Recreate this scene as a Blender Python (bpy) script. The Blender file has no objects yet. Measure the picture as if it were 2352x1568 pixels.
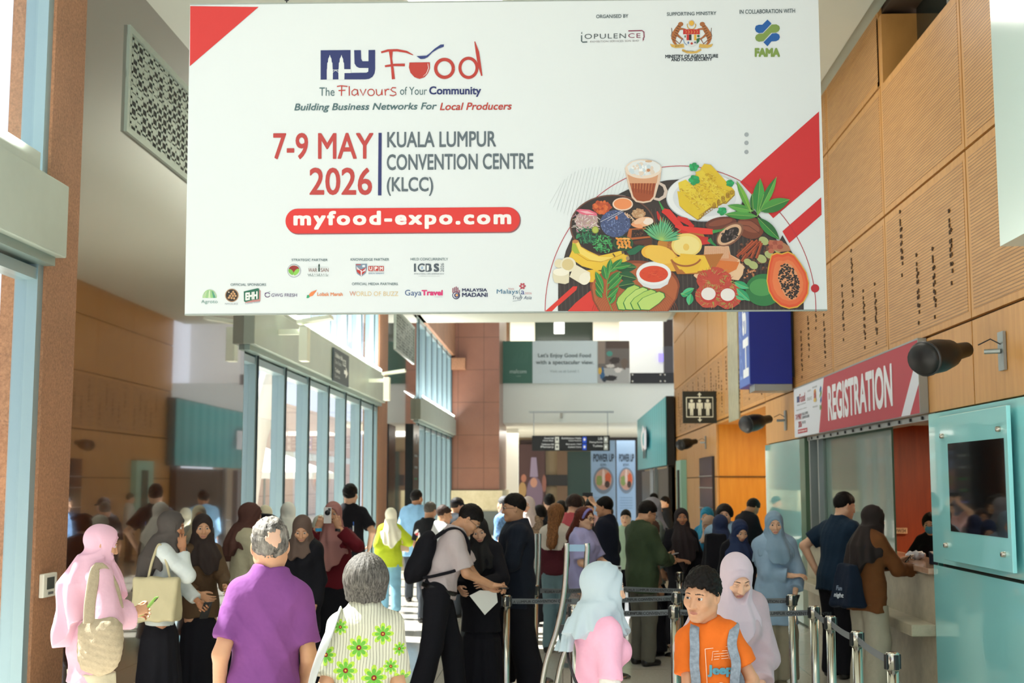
import bpy, bmesh, math, random
import numpy as np
from mathutils import Vector, Matrix
from mathutils.geometry import tessellate_polygon
from mathutils.bvhtree import BVHTree
S = bpy.context.scene
PI = math.pi
random.seed(5)
# ---------------------------------------------------------------- camera
F_PX = 2950.0; CAM_H = 1.85; VPX, VPY = 1290.0, 1110.0
PITCH = math.atan((VPY - 784) / F_PX)
YAW = math.atan((VPX - 1176) / F_PX * math.cos(PITCH))
cam_d = bpy.data.cameras.new('camera'); cam = bpy.data.objects.new('camera', cam_d)
S.collection.objects.link(cam); S.camera = cam
cam.location = (0, 0, CAM_H); cam.rotation_euler = (PI / 2 + PITCH, 0, YAW)
cam_d.sensor_width = 36; cam_d.lens = 36 * F_PX / 2352
cam_d.clip_start = .1; cam_d.clip_end = 400
cam_d.dof.use_dof = True; cam_d.dof.focus_distance = 6.6; cam_d.dof.aperture_fstop = 4.0
# ---------------------------------------------------------------- world, sun, exposure
W = bpy.data.worlds.new('world'); S.world = W; W.use_nodes = True
bg = W.node_tree.nodes['Background']; bg.inputs[0].default_value = (.86, .915, 1.0, 1); bg.inputs[1].default_value = 1.75
sun_d = bpy.data.lights.new('sun', 'SUN'); sun = bpy.data.objects.new('sun', sun_d); S.collection.objects.link(sun)
sun_d.energy = 30.0; sun_d.angle = .01; sun_d.color = (1, .95, .86)
sun.rotation_euler = Vector((.62, -.22, -.80)).to_track_quat('-Z', 'Y').to_euler()
S.view_settings.view_transform = 'Standard'; S.view_settings.look = 'None'
S.view_settings.exposure = -.08; S.view_settings.gamma = 1
FILL_PANELS = [(-1.0, 2.0), (1.6, 2.0), (-1.0, 12), (1.6, 12)]  # unseen fill lights added under the ceiling to brighten the hall
def area(name, loc, size, e, rot=(0, 0, 0), col=(1, .95, .88), sy=None):
    d = bpy.data.lights.new(name, 'AREA'); d.energy = e; d.size = size; d.color = col
    if sy: d.shape = 'RECTANGLE'; d.size_y = sy
    o = bpy.data.objects.new(name, d); S.collection.objects.link(o); o.location = loc; o.rotation_euler = rot
    return o
for i, (lx, ly) in enumerate(FILL_PANELS):
    area('ceiling_fill_light', (lx, ly, 6.42), .9, 28, sy=.9)
area('recess_light', (4.3, 23.4, 2.98), 1.6, 105, col=(1, .8, .5), sy=4.5)
area('office_light', (5.0, 14.3, 2.55), 1.0, 90, col=(1, .75, .5), sy=1)
for ly, sy_, e_ in ((0.9, 16, 240), (22, 11, 800), (41, 11, 280)):   # fill strips added above the header beams to brighten the ceiling
    area('beam_fill_light', (-3.72, ly, 4.34), .25, e_, rot=(PI, math.radians(-38), 0), col=(1, .98, .93), sy=sy_)
for lx in (-1, 3, 7): area('far_hall_light', (lx, 56, 4.0), 3, 190, col=(1, .95, .88), sy=6)
area('upper_hall_light', (1, 57, 9.4), 8, 420, sy=5)
# ---------------------------------------------------------------- pixel helpers (2352 x 1568)
_cf = Vector((-math.sin(YAW) * math.cos(PITCH), math.cos(YAW) * math.cos(PITCH), math.sin(PITCH)))
_cr = Vector((math.cos(YAW), math.sin(YAW), 0)); _cu = _cr.cross(_cf)
def ray(px, py): return _cf + _cr * ((px - 1176) / F_PX) - _cu * ((py - 784) / F_PX)
def at(px, py, X=None, Y=None, Z=None):
    d = ray(px, py)
    if Y is not None: t = Y / d.y
    elif X is not None: t = X / d.x
    else: t = (Z - CAM_H) / d.z
    return Vector((d.x * t, d.y * t, CAM_H + d.z * t))
# ---------------------------------------------------------------- materials
def srgb(h):
    if isinstance(h, str):
        h = h.lstrip('#'); h = ''.join(a * 2 for a in h) if len(h) == 3 else h; c = [int(h[i:i + 2], 16) / 255 for i in (0, 2, 4)]
    else: c = h
    return tuple(((x / 12.92) if x <= .04045 else ((x + .055) / 1.055) ** 2.4) for x in c) + (1,)
MC = {}
class NT:
    def __init__(s, name):
        s.m = bpy.data.materials.new(name); s.m.use_nodes = True; s.t = s.m.node_tree; s.b = s.t.nodes['Principled BSDF']
    def n(s, typ, **kw):
        k = s.t.nodes.new(typ)
        for a, v in kw.items():
            if a.startswith('i_'):
                key = a[2:]; key = int(key) if key.isdigit() else key.replace('_', ' ')
                s.inp(k, key, v)
            else: setattr(k, a, v)
        return k
    def inp(s, k, key, v):
        if isinstance(v, bpy.types.NodeSocket): s.t.links.new(v, k.inputs[key])
        else: k.inputs[key].default_value = v
    def math(s, op, a, b=None, c=None, clamp=False):
        k = s.t.nodes.new('ShaderNodeMath'); k.operation = op; k.use_clamp = clamp
        for i, v in enumerate((a, b, c)):
            if v is not None: s.inp(k, i, v)
        return k.outputs[0]
    def mix(s, f, a, b):
        k = s.t.nodes.new('ShaderNodeMix'); k.data_type = 'RGBA'
        s.inp(k, 0, f); s.inp(k, 6, a); s.inp(k, 7, b); return k.outputs[2]
    def coord(s, w='Object'): return s.n('ShaderNodeTexCoord').outputs[w]
    def noise(s, scale, vec=None, detail=4, rough=.6, out=0):
        k = s.n('ShaderNodeTexNoise'); k.inputs['Scale'].default_value = scale; k.inputs['Detail'].default_value = detail
        k.inputs['Roughness'].default_value = rough; s.t.links.new(vec or s.coord(), k.inputs['Vector']); return k.outputs[out]
    def ramp(s, f, stops):
        k = s.n('ShaderNodeValToRGB'); s.t.links.new(f, k.inputs[0]); e = k.color_ramp.elements
        while len(e) < len(stops): e.new(.5)
        for q, (p, c) in zip(e, stops): q.position = p; q.color = c
        return k.outputs[0]
    def bump(s, h, strength=.3, dist=.01):
        k = s.n('ShaderNodeBump'); s.t.links.new(h, k.inputs['Height']); k.inputs['Strength'].default_value = strength
        k.inputs['Distance'].default_value = dist; s.t.links.new(k.outputs[0], s.b.inputs['Normal'])
    def set(s, **kw):
        for a, v in kw.items(): s.inp(s.b, a.replace('_', ' '), v)
        return s
def mat(name, c, rough=.55, metal=0, ns=0, na=.15, bs=0, bst=.2, bd=.01, coat=0, spec=.5, sheen=0, emit=0):
    key = (name, str(c), rough, metal, ns, bs)
    if key in MC: return MC[key]
    q = NT(name); col = srgb(c)
    q.set(Roughness=rough, Metallic=metal, Specular_IOR_Level=spec)
    if coat: q.set(Coat_Weight=coat, Coat_Roughness=.03)
    if sheen: q.set(Sheen_Weight=sheen)
    if emit: q.set(Emission_Color=col, Emission_Strength=emit)
    if ns:
        f = q.noise(ns); lo = tuple(x * (1 - na) for x in col[:3]) + (1,); hi = tuple(min(1, x * (1 + na)) for x in col[:3]) + (1,)
        q.set(Base_Color=q.ramp(f, [(.3, lo), (.7, hi)]))
    else: q.set(Base_Color=col)
    if bs: q.bump(q.noise(bs, detail=3), bst, bd)
    MC[key] = q.m; return q.m
def fabric(name, c, fold=9, st=.5, d=.02, rough=.85): return mat(name, c, rough, ns=5, na=.08, bs=fold, bst=st, bd=d, spec=.25)
# ---------------------------------------------------------------- mesh helpers
def link(o, parent=None):
    S.collection.objects.link(o)
    if parent is not None: o.parent = parent
    return o
def tag(o, label=None, cat=None, group=None, kind=None):
    if label: o['label'] = label
    if cat: o['category'] = cat
    if group: o['group'] = group
    if kind: o['kind'] = kind
    return o
def thing(name, loc, label, cat, rz=0, group=None):
    o = bpy.data.objects.new(name, None); o.empty_display_size = .1; link(o); o.location = loc; o.rotation_euler = (0, 0, rz)
    return tag(o, label, cat, group)
class MB:
    def __init__(s): s.v = []; s.f = []; s.m = []; s.sm = []
    def add(s, v, f, mi=0, smooth=False):
        b = len(s.v); s.v += [tuple(x) for x in v]
        for q in f: s.f.append([b + i for i in q]); s.m.append(mi); s.sm.append(smooth)
        return s
    def box(s, x0, x1, y0, y1, z0, z1, mi=0, M=None):
        v = [Vector((x, y, z)) for z in (z0, z1) for y in (y0, y1) for x in (x0, x1)]
        if M is not None: v = [M @ q for q in v]
        return s.add(v, [(0, 2, 3, 1), (4, 5, 7, 6), (0, 1, 5, 4), (1, 3, 7, 5), (3, 2, 6, 7), (2, 0, 4, 6)], mi)
    def tube(s, pts, r, n=12, mi=0, cap=True, smooth=True, flat=None):
        pts = [Vector(p) for p in pts]; rs = r if isinstance(r, (list, tuple)) else [r] * len(pts)
        ring = []; up = None
        for i, p in enumerate(pts):
            d = (pts[min(i + 1, len(pts) - 1)] - pts[max(i - 1, 0)]).normalized()
            if up is None: up = d.orthogonal().normalized()
            if flat: up = Vector((p.x - flat[0], p.y - flat[1], .02))
            up = (up - d * up.dot(d)).normalized(); w = d.cross(up)
            ring.append([p + (up * math.cos(a) * (.22 if flat else 1) + w * math.sin(a)) * rs[i] for a in [2 * PI * k / n for k in range(n)]])
        v = [q for r_ in ring for q in r_]; f = []
        for i in range(len(pts) - 1):
            for k in range(n):
                f.append((i * n + k, i * n + (k + 1) % n, (i + 1) * n + (k + 1) % n, (i + 1) * n + k))
        s.add(v, f, mi, smooth)
        if cap:
            s.add(ring[0], [tuple(range(n))[::-1]], mi); s.add(ring[-1], [tuple(range(n))], mi)
        return s
    def lathe(s, prof, n=24, c=(0, 0, 0), mi=0, M=None):
        v = []; f = []
        for r, z in prof:
            for k in range(n):
                q = Vector((c[0] + r * math.cos(2 * PI * k / n), c[1] + r * math.sin(2 * PI * k / n), c[2] + z))
                v.append(M @ q if M is not None else q)
        for i in range(len(prof) - 1):
            for k in range(n): f.append((i * n + k, i * n + (k + 1) % n, (i + 1) * n + (k + 1) % n, (i + 1) * n + k))
        return s.add(v, f, mi, True)
    def poly(s, pts, mi=0):
        pts = [Vector(p) for p in pts]; t = tessellate_polygon([pts]); return s.add(pts, t, mi)
    def build(s, name, mats, parent=None, bevel=0, loc=None):
        me = bpy.data.meshes.new(name); me.from_pydata(s.v, [], s.f); 
        for m in (mats if isinstance(mats, (list, tuple)) else [mats]): me.materials.append(m)
        me.polygons.foreach_set('material_index', s.m); me.polygons.foreach_set('use_smooth', s.sm); me.update()
        o = bpy.data.objects.new(name, me); link(o, parent)
        if loc: o.location = loc
        if bevel:
            b = o.modifiers.new('bevel', 'BEVEL'); b.width = bevel; b.segments = 2; b.limit_method = 'ANGLE'
        return o
def struct(o): o['kind'] = 'structure'; return o
TXC = {}
def text_geo(body, bold=0, shear=0, space=1):
    k = (body, bold, shear, space)
    if k in TXC: return TXC[k]
    c = bpy.data.curves.new('t', 'FONT'); c.body = body; c.shear = shear; c.space_character = space; c.resolution_u = 4
    o = bpy.data.objects.new('t', c); S.collection.objects.link(o)
    me = bpy.data.meshes.new_from_object(o.evaluated_get(bpy.context.evaluated_depsgraph_get()))
    v = [Vector(x.co) for x in me.vertices]; f = [tuple(p.vertices) for p in me.polygons]
    bpy.data.objects.remove(o); bpy.data.curves.remove(c); bpy.data.meshes.remove(me)
    if bold and v:
        n0 = len(v); v0, f0 = v, f; v = []; f = []
        for k, (dx, dy) in enumerate(((-1, -1), (1, -1), (1, 1), (-1, 1), (0, 1.2), (0, -1.2), (1.2, 0), (-1.2, 0))):
            v += [Vector((a.x + dx * bold * .8, a.y + dy * bold * .8, k)) for a in v0]; f += [tuple(i + n0 * k for i in q_) for q_ in f0]
    if v:
        x0 = min(a.x for a in v); x1 = max(a.x for a in v); y0 = min(a.y for a in v); y1 = max(a.y for a in v)
        v = [((a.x - x0) / (x1 - x0), (a.y - y0) / max(1e-6, y1 - y0), a.z) for a in v]
    TXC[k] = (v, f); return v, f
class Print:
    """flat printing on a plane; o, u, v: origin and in-plane axes (metres), n: outward normal"""
    def __init__(s, o, u, v, n, px=None):
        s.o = Vector(o); s.u = Vector(u); s.v = Vector(v); s.n = Vector(n); s.px = px; s.mb = MB(); s.mats = []; s.L = .0005; s.dim = 1; s.c = 0
    def P(s, p, layer):
        if s.px: a, b = s.px(*p)
        else: a, b = p
        return s.o + s.u * a + s.v * b + s.n * (s.L * layer)
    def mi(s, c, rough=.6):
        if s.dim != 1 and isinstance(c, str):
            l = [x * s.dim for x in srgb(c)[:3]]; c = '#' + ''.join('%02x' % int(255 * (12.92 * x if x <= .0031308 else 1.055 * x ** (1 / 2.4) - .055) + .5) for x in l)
        m = c if isinstance(c, bpy.types.Material) else mat('print_' + (c if isinstance(c, str) else 'ink').lstrip('#'), c, rough)
        if m not in s.mats: s.mats.append(m)
        return s.mats.index(m)
    def nxt(s, L): s.c = (s.c + 1) % 200; return L + s.c * .004
    def poly(s, pts, c, L=1):
        L = s.nxt(L)
        P = [s.P(p, L) for p in pts]
        q = [Vector((p[0], p[1], 0)) for p in pts]
        s.mb.add(P, tessellate_polygon([q]), s.mi(c)); return s
    def rect(s, x0, y0, x1, y1, c, L=1): return s.poly([(x0, y0), (x1, y0), (x1, y1), (x0, y1)], c, L)
    def ell(s, cx, cy, rx, ry, c, L=1, rot=0, n=28, wob=0, a0=0, a1=360, seed=0):
        r = random.Random(seed + int(cx * 7 + cy)); ca, sa = math.cos(math.radians(rot)), math.sin(math.radians(rot)); pts = []
        for k in range(n):
            t = math.radians(a0 + (a1 - a0) * k / (n if a1 - a0 == 360 else n - 1)); w = 1 + wob * (r.random() - .5)
            x, y = rx * w * math.cos(t), ry * w * math.sin(t); pts.append((cx + x * ca - y * sa, cy + x * sa + y * ca))
        return s.poly(pts, c, L)
    def line(s, pts, w, c, L=1):
        """w: width or per-point widths"""
        L = s.nxt(L)
        ws = w if isinstance(w, (list, tuple)) else [w] * len(pts); a = []; b = []
        for i, p in enumerate(pts):
            q0 = pts[max(0, i - 1)]; q1 = pts[min(len(pts) - 1, i + 1)]; dx, dy = q1[0] - q0[0], q1[1] - q0[1]; l = math.hypot(dx, dy) or 1
            nx, ny = -dy / l * ws[i] / 2, dx / l * ws[i] / 2; a.append(s.P((p[0] + nx, p[1] + ny), L)); b.append(s.P((p[0] - nx, p[1] - ny), L))
        n = len(pts); s.mb.add(a + b, [(i, i + 1, n + i + 1, n + i) for i in range(n - 1)], s.mi(c)); return s
    def arc(s, cx, cy, rx, ry, a0, a1, w, c, L=1, n=40):
        return s.line([(cx + rx * math.cos(math.radians(a0 + (a1 - a0) * k / n)), cy + ry * math.sin(math.radians(a0 + (a1 - a0) * k / n))) for k in range(n + 1)], w, c, L)
    def text(s, body, x0, y0, x1, y1, c, L=1, bold=0, shear=0, space=1, slope=0):
        """fills the box; y0 is the TOP edge value and y1 the BOTTOM edge value, in this plane's own coordinates"""
        v, f = text_geo(body, bold, shear, space)
        s.mb.add([s.P((x0 + (x1 - x0) * a, y1 + (y0 - y1) * b + slope * (x1 - x0) * a), L + z * .1) for a, b, z in v], f, s.mi(c)); return s
    def build(s, name, parent=None): return s.mb.build(name, s.mats, parent)
# ================================================================ room materials
def m_stone(name, c1, c2, rough, scale=60, joint=None, coat=0, ior=1.5, wave=0):
    q = NT(name); co = q.coord(); f = q.noise(scale, co, 5, .75); g = q.noise(1.2, co, 3)
    f = q.math('ADD', q.math('MULTIPLY', f, .75), q.math('MULTIPLY', g, .25))
    col = q.ramp(f, [(.36, srgb(c1)), (.62, srgb(c2))])
    if joint:
        sp = q.n('ShaderNodeSeparateXYZ'); q.t.links.new(co, sp.inputs[0]); fac = None
        for ax, pitch, w in joint:
            a = q.math('FRACT', q.math('DIVIDE', sp.outputs[ax], pitch)); b = q.math('LESS_THAN', a, w / pitch)
            fac = b if fac is None else q.math('MAXIMUM', fac, b)
        col = q.mix(q.math('MULTIPLY', fac, .6), col, srgb('#3a2a20'))
    q.set(Base_Color=col, Roughness=rough, IOR=ior)
    if coat: q.set(Coat_Weight=coat, Coat_Roughness=.02, Coat_IOR=1.6)
    if wave: q.bump(q.noise(.55, co, 1), wave, .08)
    return q.m
M_POL = m_stone('polished_granite', '#33180c', '#56301d', .07, 90, coat=1, ior=1.7, wave=.035, joint=[(2, 1.6, .006), (1, 1.35, .006)])
M_FLAMED = m_stone('flamed_granite', '#7f5a40', '#b2805e', .6, 45)
M_BROWN = m_stone('brown_granite', '#7a5040', '#946650', .28, 50, joint=[(2, 1.2, .02), (0, .95, .02)])
M_OUT = m_stone('pink_cladding', '#c6a897', '#dec5b6', .8, 10, joint=[(2, 1.2, .03), (1, 2.4, .03)])
q = NT('terrazzo_floor'); co = q.coord(); f = q.noise(35, co, 5, .7)
col = q.ramp(f, [(.3, srgb('#cdc7b9')), (.7, srgb('#e4dfd4'))])
sp = q.n('ShaderNodeSeparateXYZ'); q.t.links.new(co, sp.inputs[0])
j = q.math('MAXIMUM', q.math('LESS_THAN', q.math('FRACT', q.math('DIVIDE', sp.outputs[0], 1.2)), .006), q.math('LESS_THAN', q.math('FRACT', q.math('DIVIDE', sp.outputs[1], 1.2)), .006))
q.set(Base_Color=q.mix(j, col, srgb('#8d8474')), Roughness=.13, Coat_Weight=.5, Coat_Roughness=.06); M_FLOOR = q.m
M_WHITE = mat('white_plaster', '#dcdfd6', .7); M_CEIL = mat('ceiling_white', '#d7dcd0', .75)
M_GREY = mat('pale_green_grey_metal', '#a9b5aa', .35, ns=2, na=.05)
M_MULL = mat('silver_blue_aluminium', '#8aa2a8', .3, .35); M_DARKFR = mat('dark_gasket', '#23343a', .5)
M_DARK = mat('dark_void', '#241d18', .8); M_BLACK = mat('black_plastic', '#101113', .4)
M_CHROME = mat('brushed_steel', '#b9b6ac', .18, 1); M_STEEL = mat('galvanised_steel', '#9fa5a4', .4, .8)
def glass(name, c, alpha_mix=.85, rough=0.0):
    q = NT(name); t = q.t; tr = t.nodes.new('ShaderNodeBsdfTransparent'); tr.inputs[0].default_value = srgb(c)
    gl = t.nodes.new('ShaderNodeBsdfGlossy'); gl.inputs['Roughness'].default_value = rough
    lw = t.nodes.new('ShaderNodeFresnel'); lw.inputs[0].default_value = 1.5; mx = t.nodes.new('ShaderNodeMixShader')
    ge = t.nodes.new('ShaderNodeNewGeometry'); ff = q.math('MULTIPLY', q.math('MINIMUM', lw.outputs[0], .35), q.math('SUBTRACT', 1, ge.outputs['Backfacing'])); t.links.new(ff, mx.inputs[0]); t.links.new(tr.outputs[0], mx.inputs[1]); t.links.new(gl.outputs[0], mx.inputs[2])
    t.links.new(mx.outputs[0], t.nodes['Material Output'].inputs[0]); return q.m
M_GLASS = glass('clear_glass', '#f2f5f8')
q = NT('perforated_wood'); co = q.coord(); sp = q.n('ShaderNodeSeparateXYZ'); q.t.links.new(co, sp.inputs[0])
fy = q.math('ABSOLUTE', q.math('SUBTRACT', q.math('FRACT', q.math('MULTIPLY', sp.outputs[1], 38)), .5))
fz = q.math('ABSOLUTE', q.math('SUBTRACT', q.math('FRACT', q.math('MULTIPLY', sp.outputs[2], 38)), .5))
hole = q.math('MULTIPLY', q.math('LESS_THAN', fz, .17), q.math('LESS_THAN', fy, .33))
mpn = q.n('ShaderNodeMapping'); q.t.links.new(co, mpn.inputs[0]); mpn.inputs['Scale'].default_value = (1, 1, 12)
wood = q.ramp(q.noise(2.2, mpn.outputs[0], 5), [(.3, srgb('#bb864a')), (.7, srgb('#d5a060'))])
q.set(Base_Color=q.mix(hole, wood, srgb('#6b4a22')), Roughness=.45); M_PERF = q.m
def m_wood(name, a, b, rough=.42, ax=(1, 1, 10)):
    q = NT(name); mp = q.n('ShaderNodeMapping'); q.t.links.new(q.coord(), mp.inputs[0]); mp.inputs['Scale'].default_value = ax
    q.set(Base_Color=q.ramp(q.noise(2.5, mp.outputs[0], 6), [(.25, srgb(a)), (.75, srgb(b))]), Roughness=rough); return q.m
M_WOOD = m_wood('honey_wood', '#bd8745', '#d49d58', ax=(1, 6, .6)); M_ORANGE = m_wood('orange_wood', '#cf8420', '#e09a34', ax=(5, 1, .5))
M_REDWOOD = m_wood('cherry_wood', '#7c2c0c', '#a04418', ax=(6, 6, .5))
q = NT('turquoise_glass'); q.set(Base_Color=srgb('#a2eef2'), Roughness=.06, Coat_Weight=1, Coat_Roughness=.02); M_TURQ = q.m
q = NT('frosted_green_glass'); q.set(Base_Color=srgb('#4f705e'), Roughness=.25, Coat_Weight=.4); M_FROST = q.m
M_MARBLE = m_stone('cream_marble', '#a39a83', '#beb49c', .3, 7)
XL, XR, ZC = -4.0, 3.2, 6.5
# ---------------------------------------------------------------- floor and ceiling
struct(MB().box(-4.3, 9, -9, 75, -.12, 0).build('floor', M_FLOOR))
struct(MB().box(-60, -4.3, -12, 90, -.2, -.02).build('trim_1', mat('outdoor_paving', '#cfc6b8', .8, ns=3)))
c = MB().box(-4.05, 3.04, -9, 37, ZC, ZC + .25); ceil = struct(c.build('ceiling', M_CEIL))
MB().box(3.04, 3.2, -9, 37, ZC + .06, ZC + .25).build('edge_trim', M_GREY, ceil)
MB().box(-4.16, -4.05, -9, 37, ZC - .1, ZC + .25).build('edge_trim', mat('brown_edge', '#8a7058', .6), ceil)
for lx, ly in FILL_PANELS:  # made-up fittings around the added fill lights
    t = thing('added_ceiling_light', (lx, ly, ZC - .04), 'flush square fill light added to the hall ceiling', 'light', group='added fill lights on the hall ceiling')
    MB().box(-.5, .5, -.5, .5, 0, .04).build('frame', M_WHITE, t)
    MB().box(-.45, .45, -.45, .45, -.012, 0).build('diffuser', mat('diffuser', '#fffaf0', .4, emit=3), t)
# upper void behind the ceiling edge
struct(MB().box(-9, 9, 37, 75, 10.0, 10.2).build('ceiling', M_CEIL))
# ---------------------------------------------------------------- left wall: polished piers, glazing bays, header beams
wl = struct(MB().box(-4.35, XL, 10.35, 16.0, 0, ZC + .2).build('wall_left', M_POL))
MB().box(-4.35, XL, 29.4, 35.2, 0, ZC + .2).build('polished_pier', M_POL, wl)
MB().box(-4.35, XL + .004, 9.72, 10.35, 0, ZC + .2).build('flamed_pier', M_FLAMED, wl)
MB().box(-4.35, XL + .004, 28.0, 29.4, 0, ZC + .2).build('flamed_pier', M_FLAMED, wl)
MB().box(-4.35, XL, 47, 52, 0, 10).build('far_pier', M_BROWN, wl)
def bay(y0, y1, idx, step=1.75, off=.8):
    # header beam
    b = MB().box(-4.3, -3.86, y0 - .05, y1 + .05, 3.6, 4.17); bm = struct(b.build('trim_%d' % (idx + 1), M_GREY, bevel=.01))
    MB().box(-3.9, -3.87, max(y0, -7) + .5, y1 - .5, 4.17, 4.3).build('fill_light_shield', M_GREY, bm)  # invented shield for the fill strip added above this beam
    MB().box(-4.25, -3.93, y0, y1, 3.53, 3.6).build('track', mat('track_alu', '#8fa39d', .4, .5), bm)
    for nm, z0, z1, kn in (('door_%d' % idx, .0, 3.53, 1), ('window_%d' % idx, 4.17, 6.5, 0)):
        g = struct(MB().box(-4.12, -4.105, y0, y1, z0, z1).build(nm, M_GLASS))
        ys = []; y = y0 + off
        while y < y1 - .2: ys.append(y); y += step
        for y in ys:
            w = .085 if kn else .06
            MB().box(-4.2, -4.02, y - w, y + w, z0, z1).build('mullion', M_MULL, g)
            MB().box(-4.19, -4.0, y - .012, y + .012, z0, z1).build('gasket', M_DARKFR, g)
        MB().box(-4.2, -4.02, y0, y0 + .1, z0, z1).build('mullion', M_MULL, g)
        MB().box(-4.2, -4.02, y1 - .1, y1, z0, z1).build('mullion', M_MULL, g)
        MB().box(-4.19, -4.03, y0, y1, z1 - .12, z1 - .03).build('transom', M_MULL, g)
        if kn: MB().box(-4.19, -4.03, y0, y1, .0, .12).build('transom', M_MULL, g)
bay(-8.0, 9.72, 1, 1.9, 1.2); bay(16.0, 28.0, 2); bay(35.2, 47, 3)
struct(MB().box(-4.35, -3.9, 35.2, 47, 6.5, 10).build('wall_left_upper', M_FLAMED))
MB().box(-4.35, XL, 16, 28, ZC, ZC + .2).box(-4.35, XL, -8, 9.72, ZC, ZC + .2).box(-4.35, XL, 35.2, 47, ZC - .02, ZC + .2).build('window_head', M_GREY, wl)
# ventilation grilles high on the piers
def grille(y0, y1, lab):
    t = thing('ventilation_grille', (XL, y0, 5.06), lab, 'grille')
    z0, z1 = 5.06, 6.07; m = mat('grille_metal', '#a5b3a8', .4, .3); dy = (y1 - y0)
    f = MB().box(0, .03, 0, dy, 0, .06).box(0, .03, 0, dy, z1 - z0 - .06, z1 - z0).box(0, .03, 0, .06, .06, z1 - z0 - .06).box(0, .03, dy - .06, dy, .06, z1 - z0 - .06); f.build('frame', m, t)
    MB().box(.001, .004, .05, dy - .05, .05, .96).build('back_plate', mat('grille_dark', '#1c2220', .7), t)
    g = MB()
    for k in range(1, 12): g.box(.004, .008, .05, dy - .05, .05 + k * .08 - .012, .05 + k * .08 + .012)
    n = int(dy / .155)
    for k in range(1, n): g.box(.004, .008, dy * k / n - .022, dy * k / n + .022, .05, .96)
    for k in range(n):
        for j in range(12):
            if random.random() < .33: g.box(.004, .007, dy * k / n, dy * (k + 1) / n, .03 + j * .08, .1 + j * .08)
    g.build('lattice', m, t)
grille(11.35, 15.4, 'pale metal lattice ventilation grille high on the near polished granite wall')
grille(30.6, 34.6, 'small distant ventilation grille on the second polished granite pier')
# end block of brown granite
b = struct(MB().box(-4.3, -2.27, 47, 53, 1.62, 10).build('wall_end', M_BROWN))
MB().box(-4.3, -2.15, 46.9, 53, .85, 1.6).build('stone_dado', m_stone('sandstone', '#c3b48d', '#d8caa6', .7, 4), b)
MB().box(-4.3, -2.2, 46.85, 53, 0, .85).build('dark_plinth', mat('dark_plinth', '#5c615b', .4), b)
MB().box(-4.35, -3.5, 46.5, 47, 6.0, 6.4).build('cornice', M_FLAMED, b)
# ---------------------------------------------------------------- far hall under the balcony
struct(MB().box(-2.3, 9, 50, 51, 4.19, 5.78).build('wall_bulkhead', M_WHITE))
struct(MB().box(-9, 9, 51, 75, 4.19, 4.3).build('ceiling', M_WHITE))
struct(MB().box(-6, 10, 66, 66.3, 0, 4.2).build('wall_far', mat('far_wall_beige', '#9a8a70', .7)))
struct(MB().box(-9, 10, 63, 63.3, 5.7, 10).build('wall_far_upper', M_WHITE))
def P_y(px0, py0, px1, py1, Y):   # box on a wall facing the camera
    a = at(px0, py1, Y=Y); b_ = at(px1, py0, Y=Y); return a.x, b_.x, a.z, b_.z
for i, (a0, a1, z0_, z1_, hexc) in enumerate([(1228, 1366, 730, 800, '#3c4a44'), (1435, 1462, 730, 800, '#39504a'), (1150, 1170, 730, 800, '#77543c')]):
    x0, x1, z0, z1 = P_y(a0, z0_, a1, z1_, 62.9); MB().box(x0, x1, 62.85, 63, z0, z1).build('glazing_panel', mat('dark_glazing', hexc, .15), bpy.data.objects['wall_far_upper'])
for a0, a1 in ((1172, 1228), (1363, 1392), (1393, 1432)):
    x0, x1, z0, z1 = P_y(a0, 690, a1, 820, 60); struct(MB().box(x0, x1, 60, 60.6, 5.7, 10).build('wall_column', mat('cream_column', '#e4dfd0', .7)))
x0, x1, _, _ = P_y(1525, 700, 1545, 800, 52); struct(MB().box(x0, x1, 52, 52.4, 5.7, 10).build('wall_column', mat('dark_brown_column', '#3c2d28', .5)))
x0, x1, z0, z1 = P_y(1280, 740, 1296, 764, 55)
t = thing('pendant_lamp', (at(1283, 750, Y=55).x, 55, z0), 'white cube pendant lamp in the upper hall', 'lamp'); MB().box(-.2, .25, 0, .4, 0, .45).build('lamp_shade', mat('lamp_white', '#fff', .4, emit=1.5), t); MB().tube([(0, .2, .45), (0, .2, 10 - z0)], .01).build('cord', M_BLACK, t)
# balcony with advertisement hoarding and dark glass balustrade
hb = at(1148, 880, Y=49.9); ht = at(1148, 783, Y=49.9)
def yp(px, py): a = at(px, py, Y=49.8); return (a.x, a.z)
t = thing('advertising_hoarding', (0, 49.9, 0), 'printed hoarding reading Lets Enjoy Good Food on the balcony edge', 'hoarding')
X = lambda p: at(p, 800, Y=49.8).x
MB().box(X(1150), X(1446), -.08, .05, yp(1150, 880)[1], yp(1150, 783)[1]).build('panel', mat('hoarding_pale', '#c3d0d2', .6), t)
p = Print((0, -.09, 0), (1, 0, 0), (0, 0, 1), (0, -1, 0), px=lambda a, b: yp(a, b)); p.L = .004
p.rect(1150, 783, 1223, 880, '#3f6a5b', 1).rect(1373, 783, 1446, 880, '#6a625c', 1)
p.text("Let's Enjoy Good Food", 1236, 811, 1357, 823, '#5d6a6c', 2, .012).text('with a spectacular view.', 1231, 827, 1364, 839, '#5d6a6c', 2, .012)
p.text('Visit us at Level 1', 1263, 849, 1329, 855, '#93a3a5', 2).text('malcom', 1171, 848, 1209, 857, '#b8cbc2', 2).text('CAFE', 1186, 862, 1196, 865, '#8aa99c', 2)
for k in range(9): p.line([(1178 + k * 4, 835), (1180 + k * 4, 822 - (k % 3) * 6)], 1, '#4a7566', 2)
p.rect(1373, 783, 1390, 835, '#8b7c70', 2).rect(1373, 845, 1446, 880, '#a5a49f', 2).rect(1392, 783, 1446, 800, '#54453c', 2).ell(1400, 812, 7, 6, '#4a8f80', 3)
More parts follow.
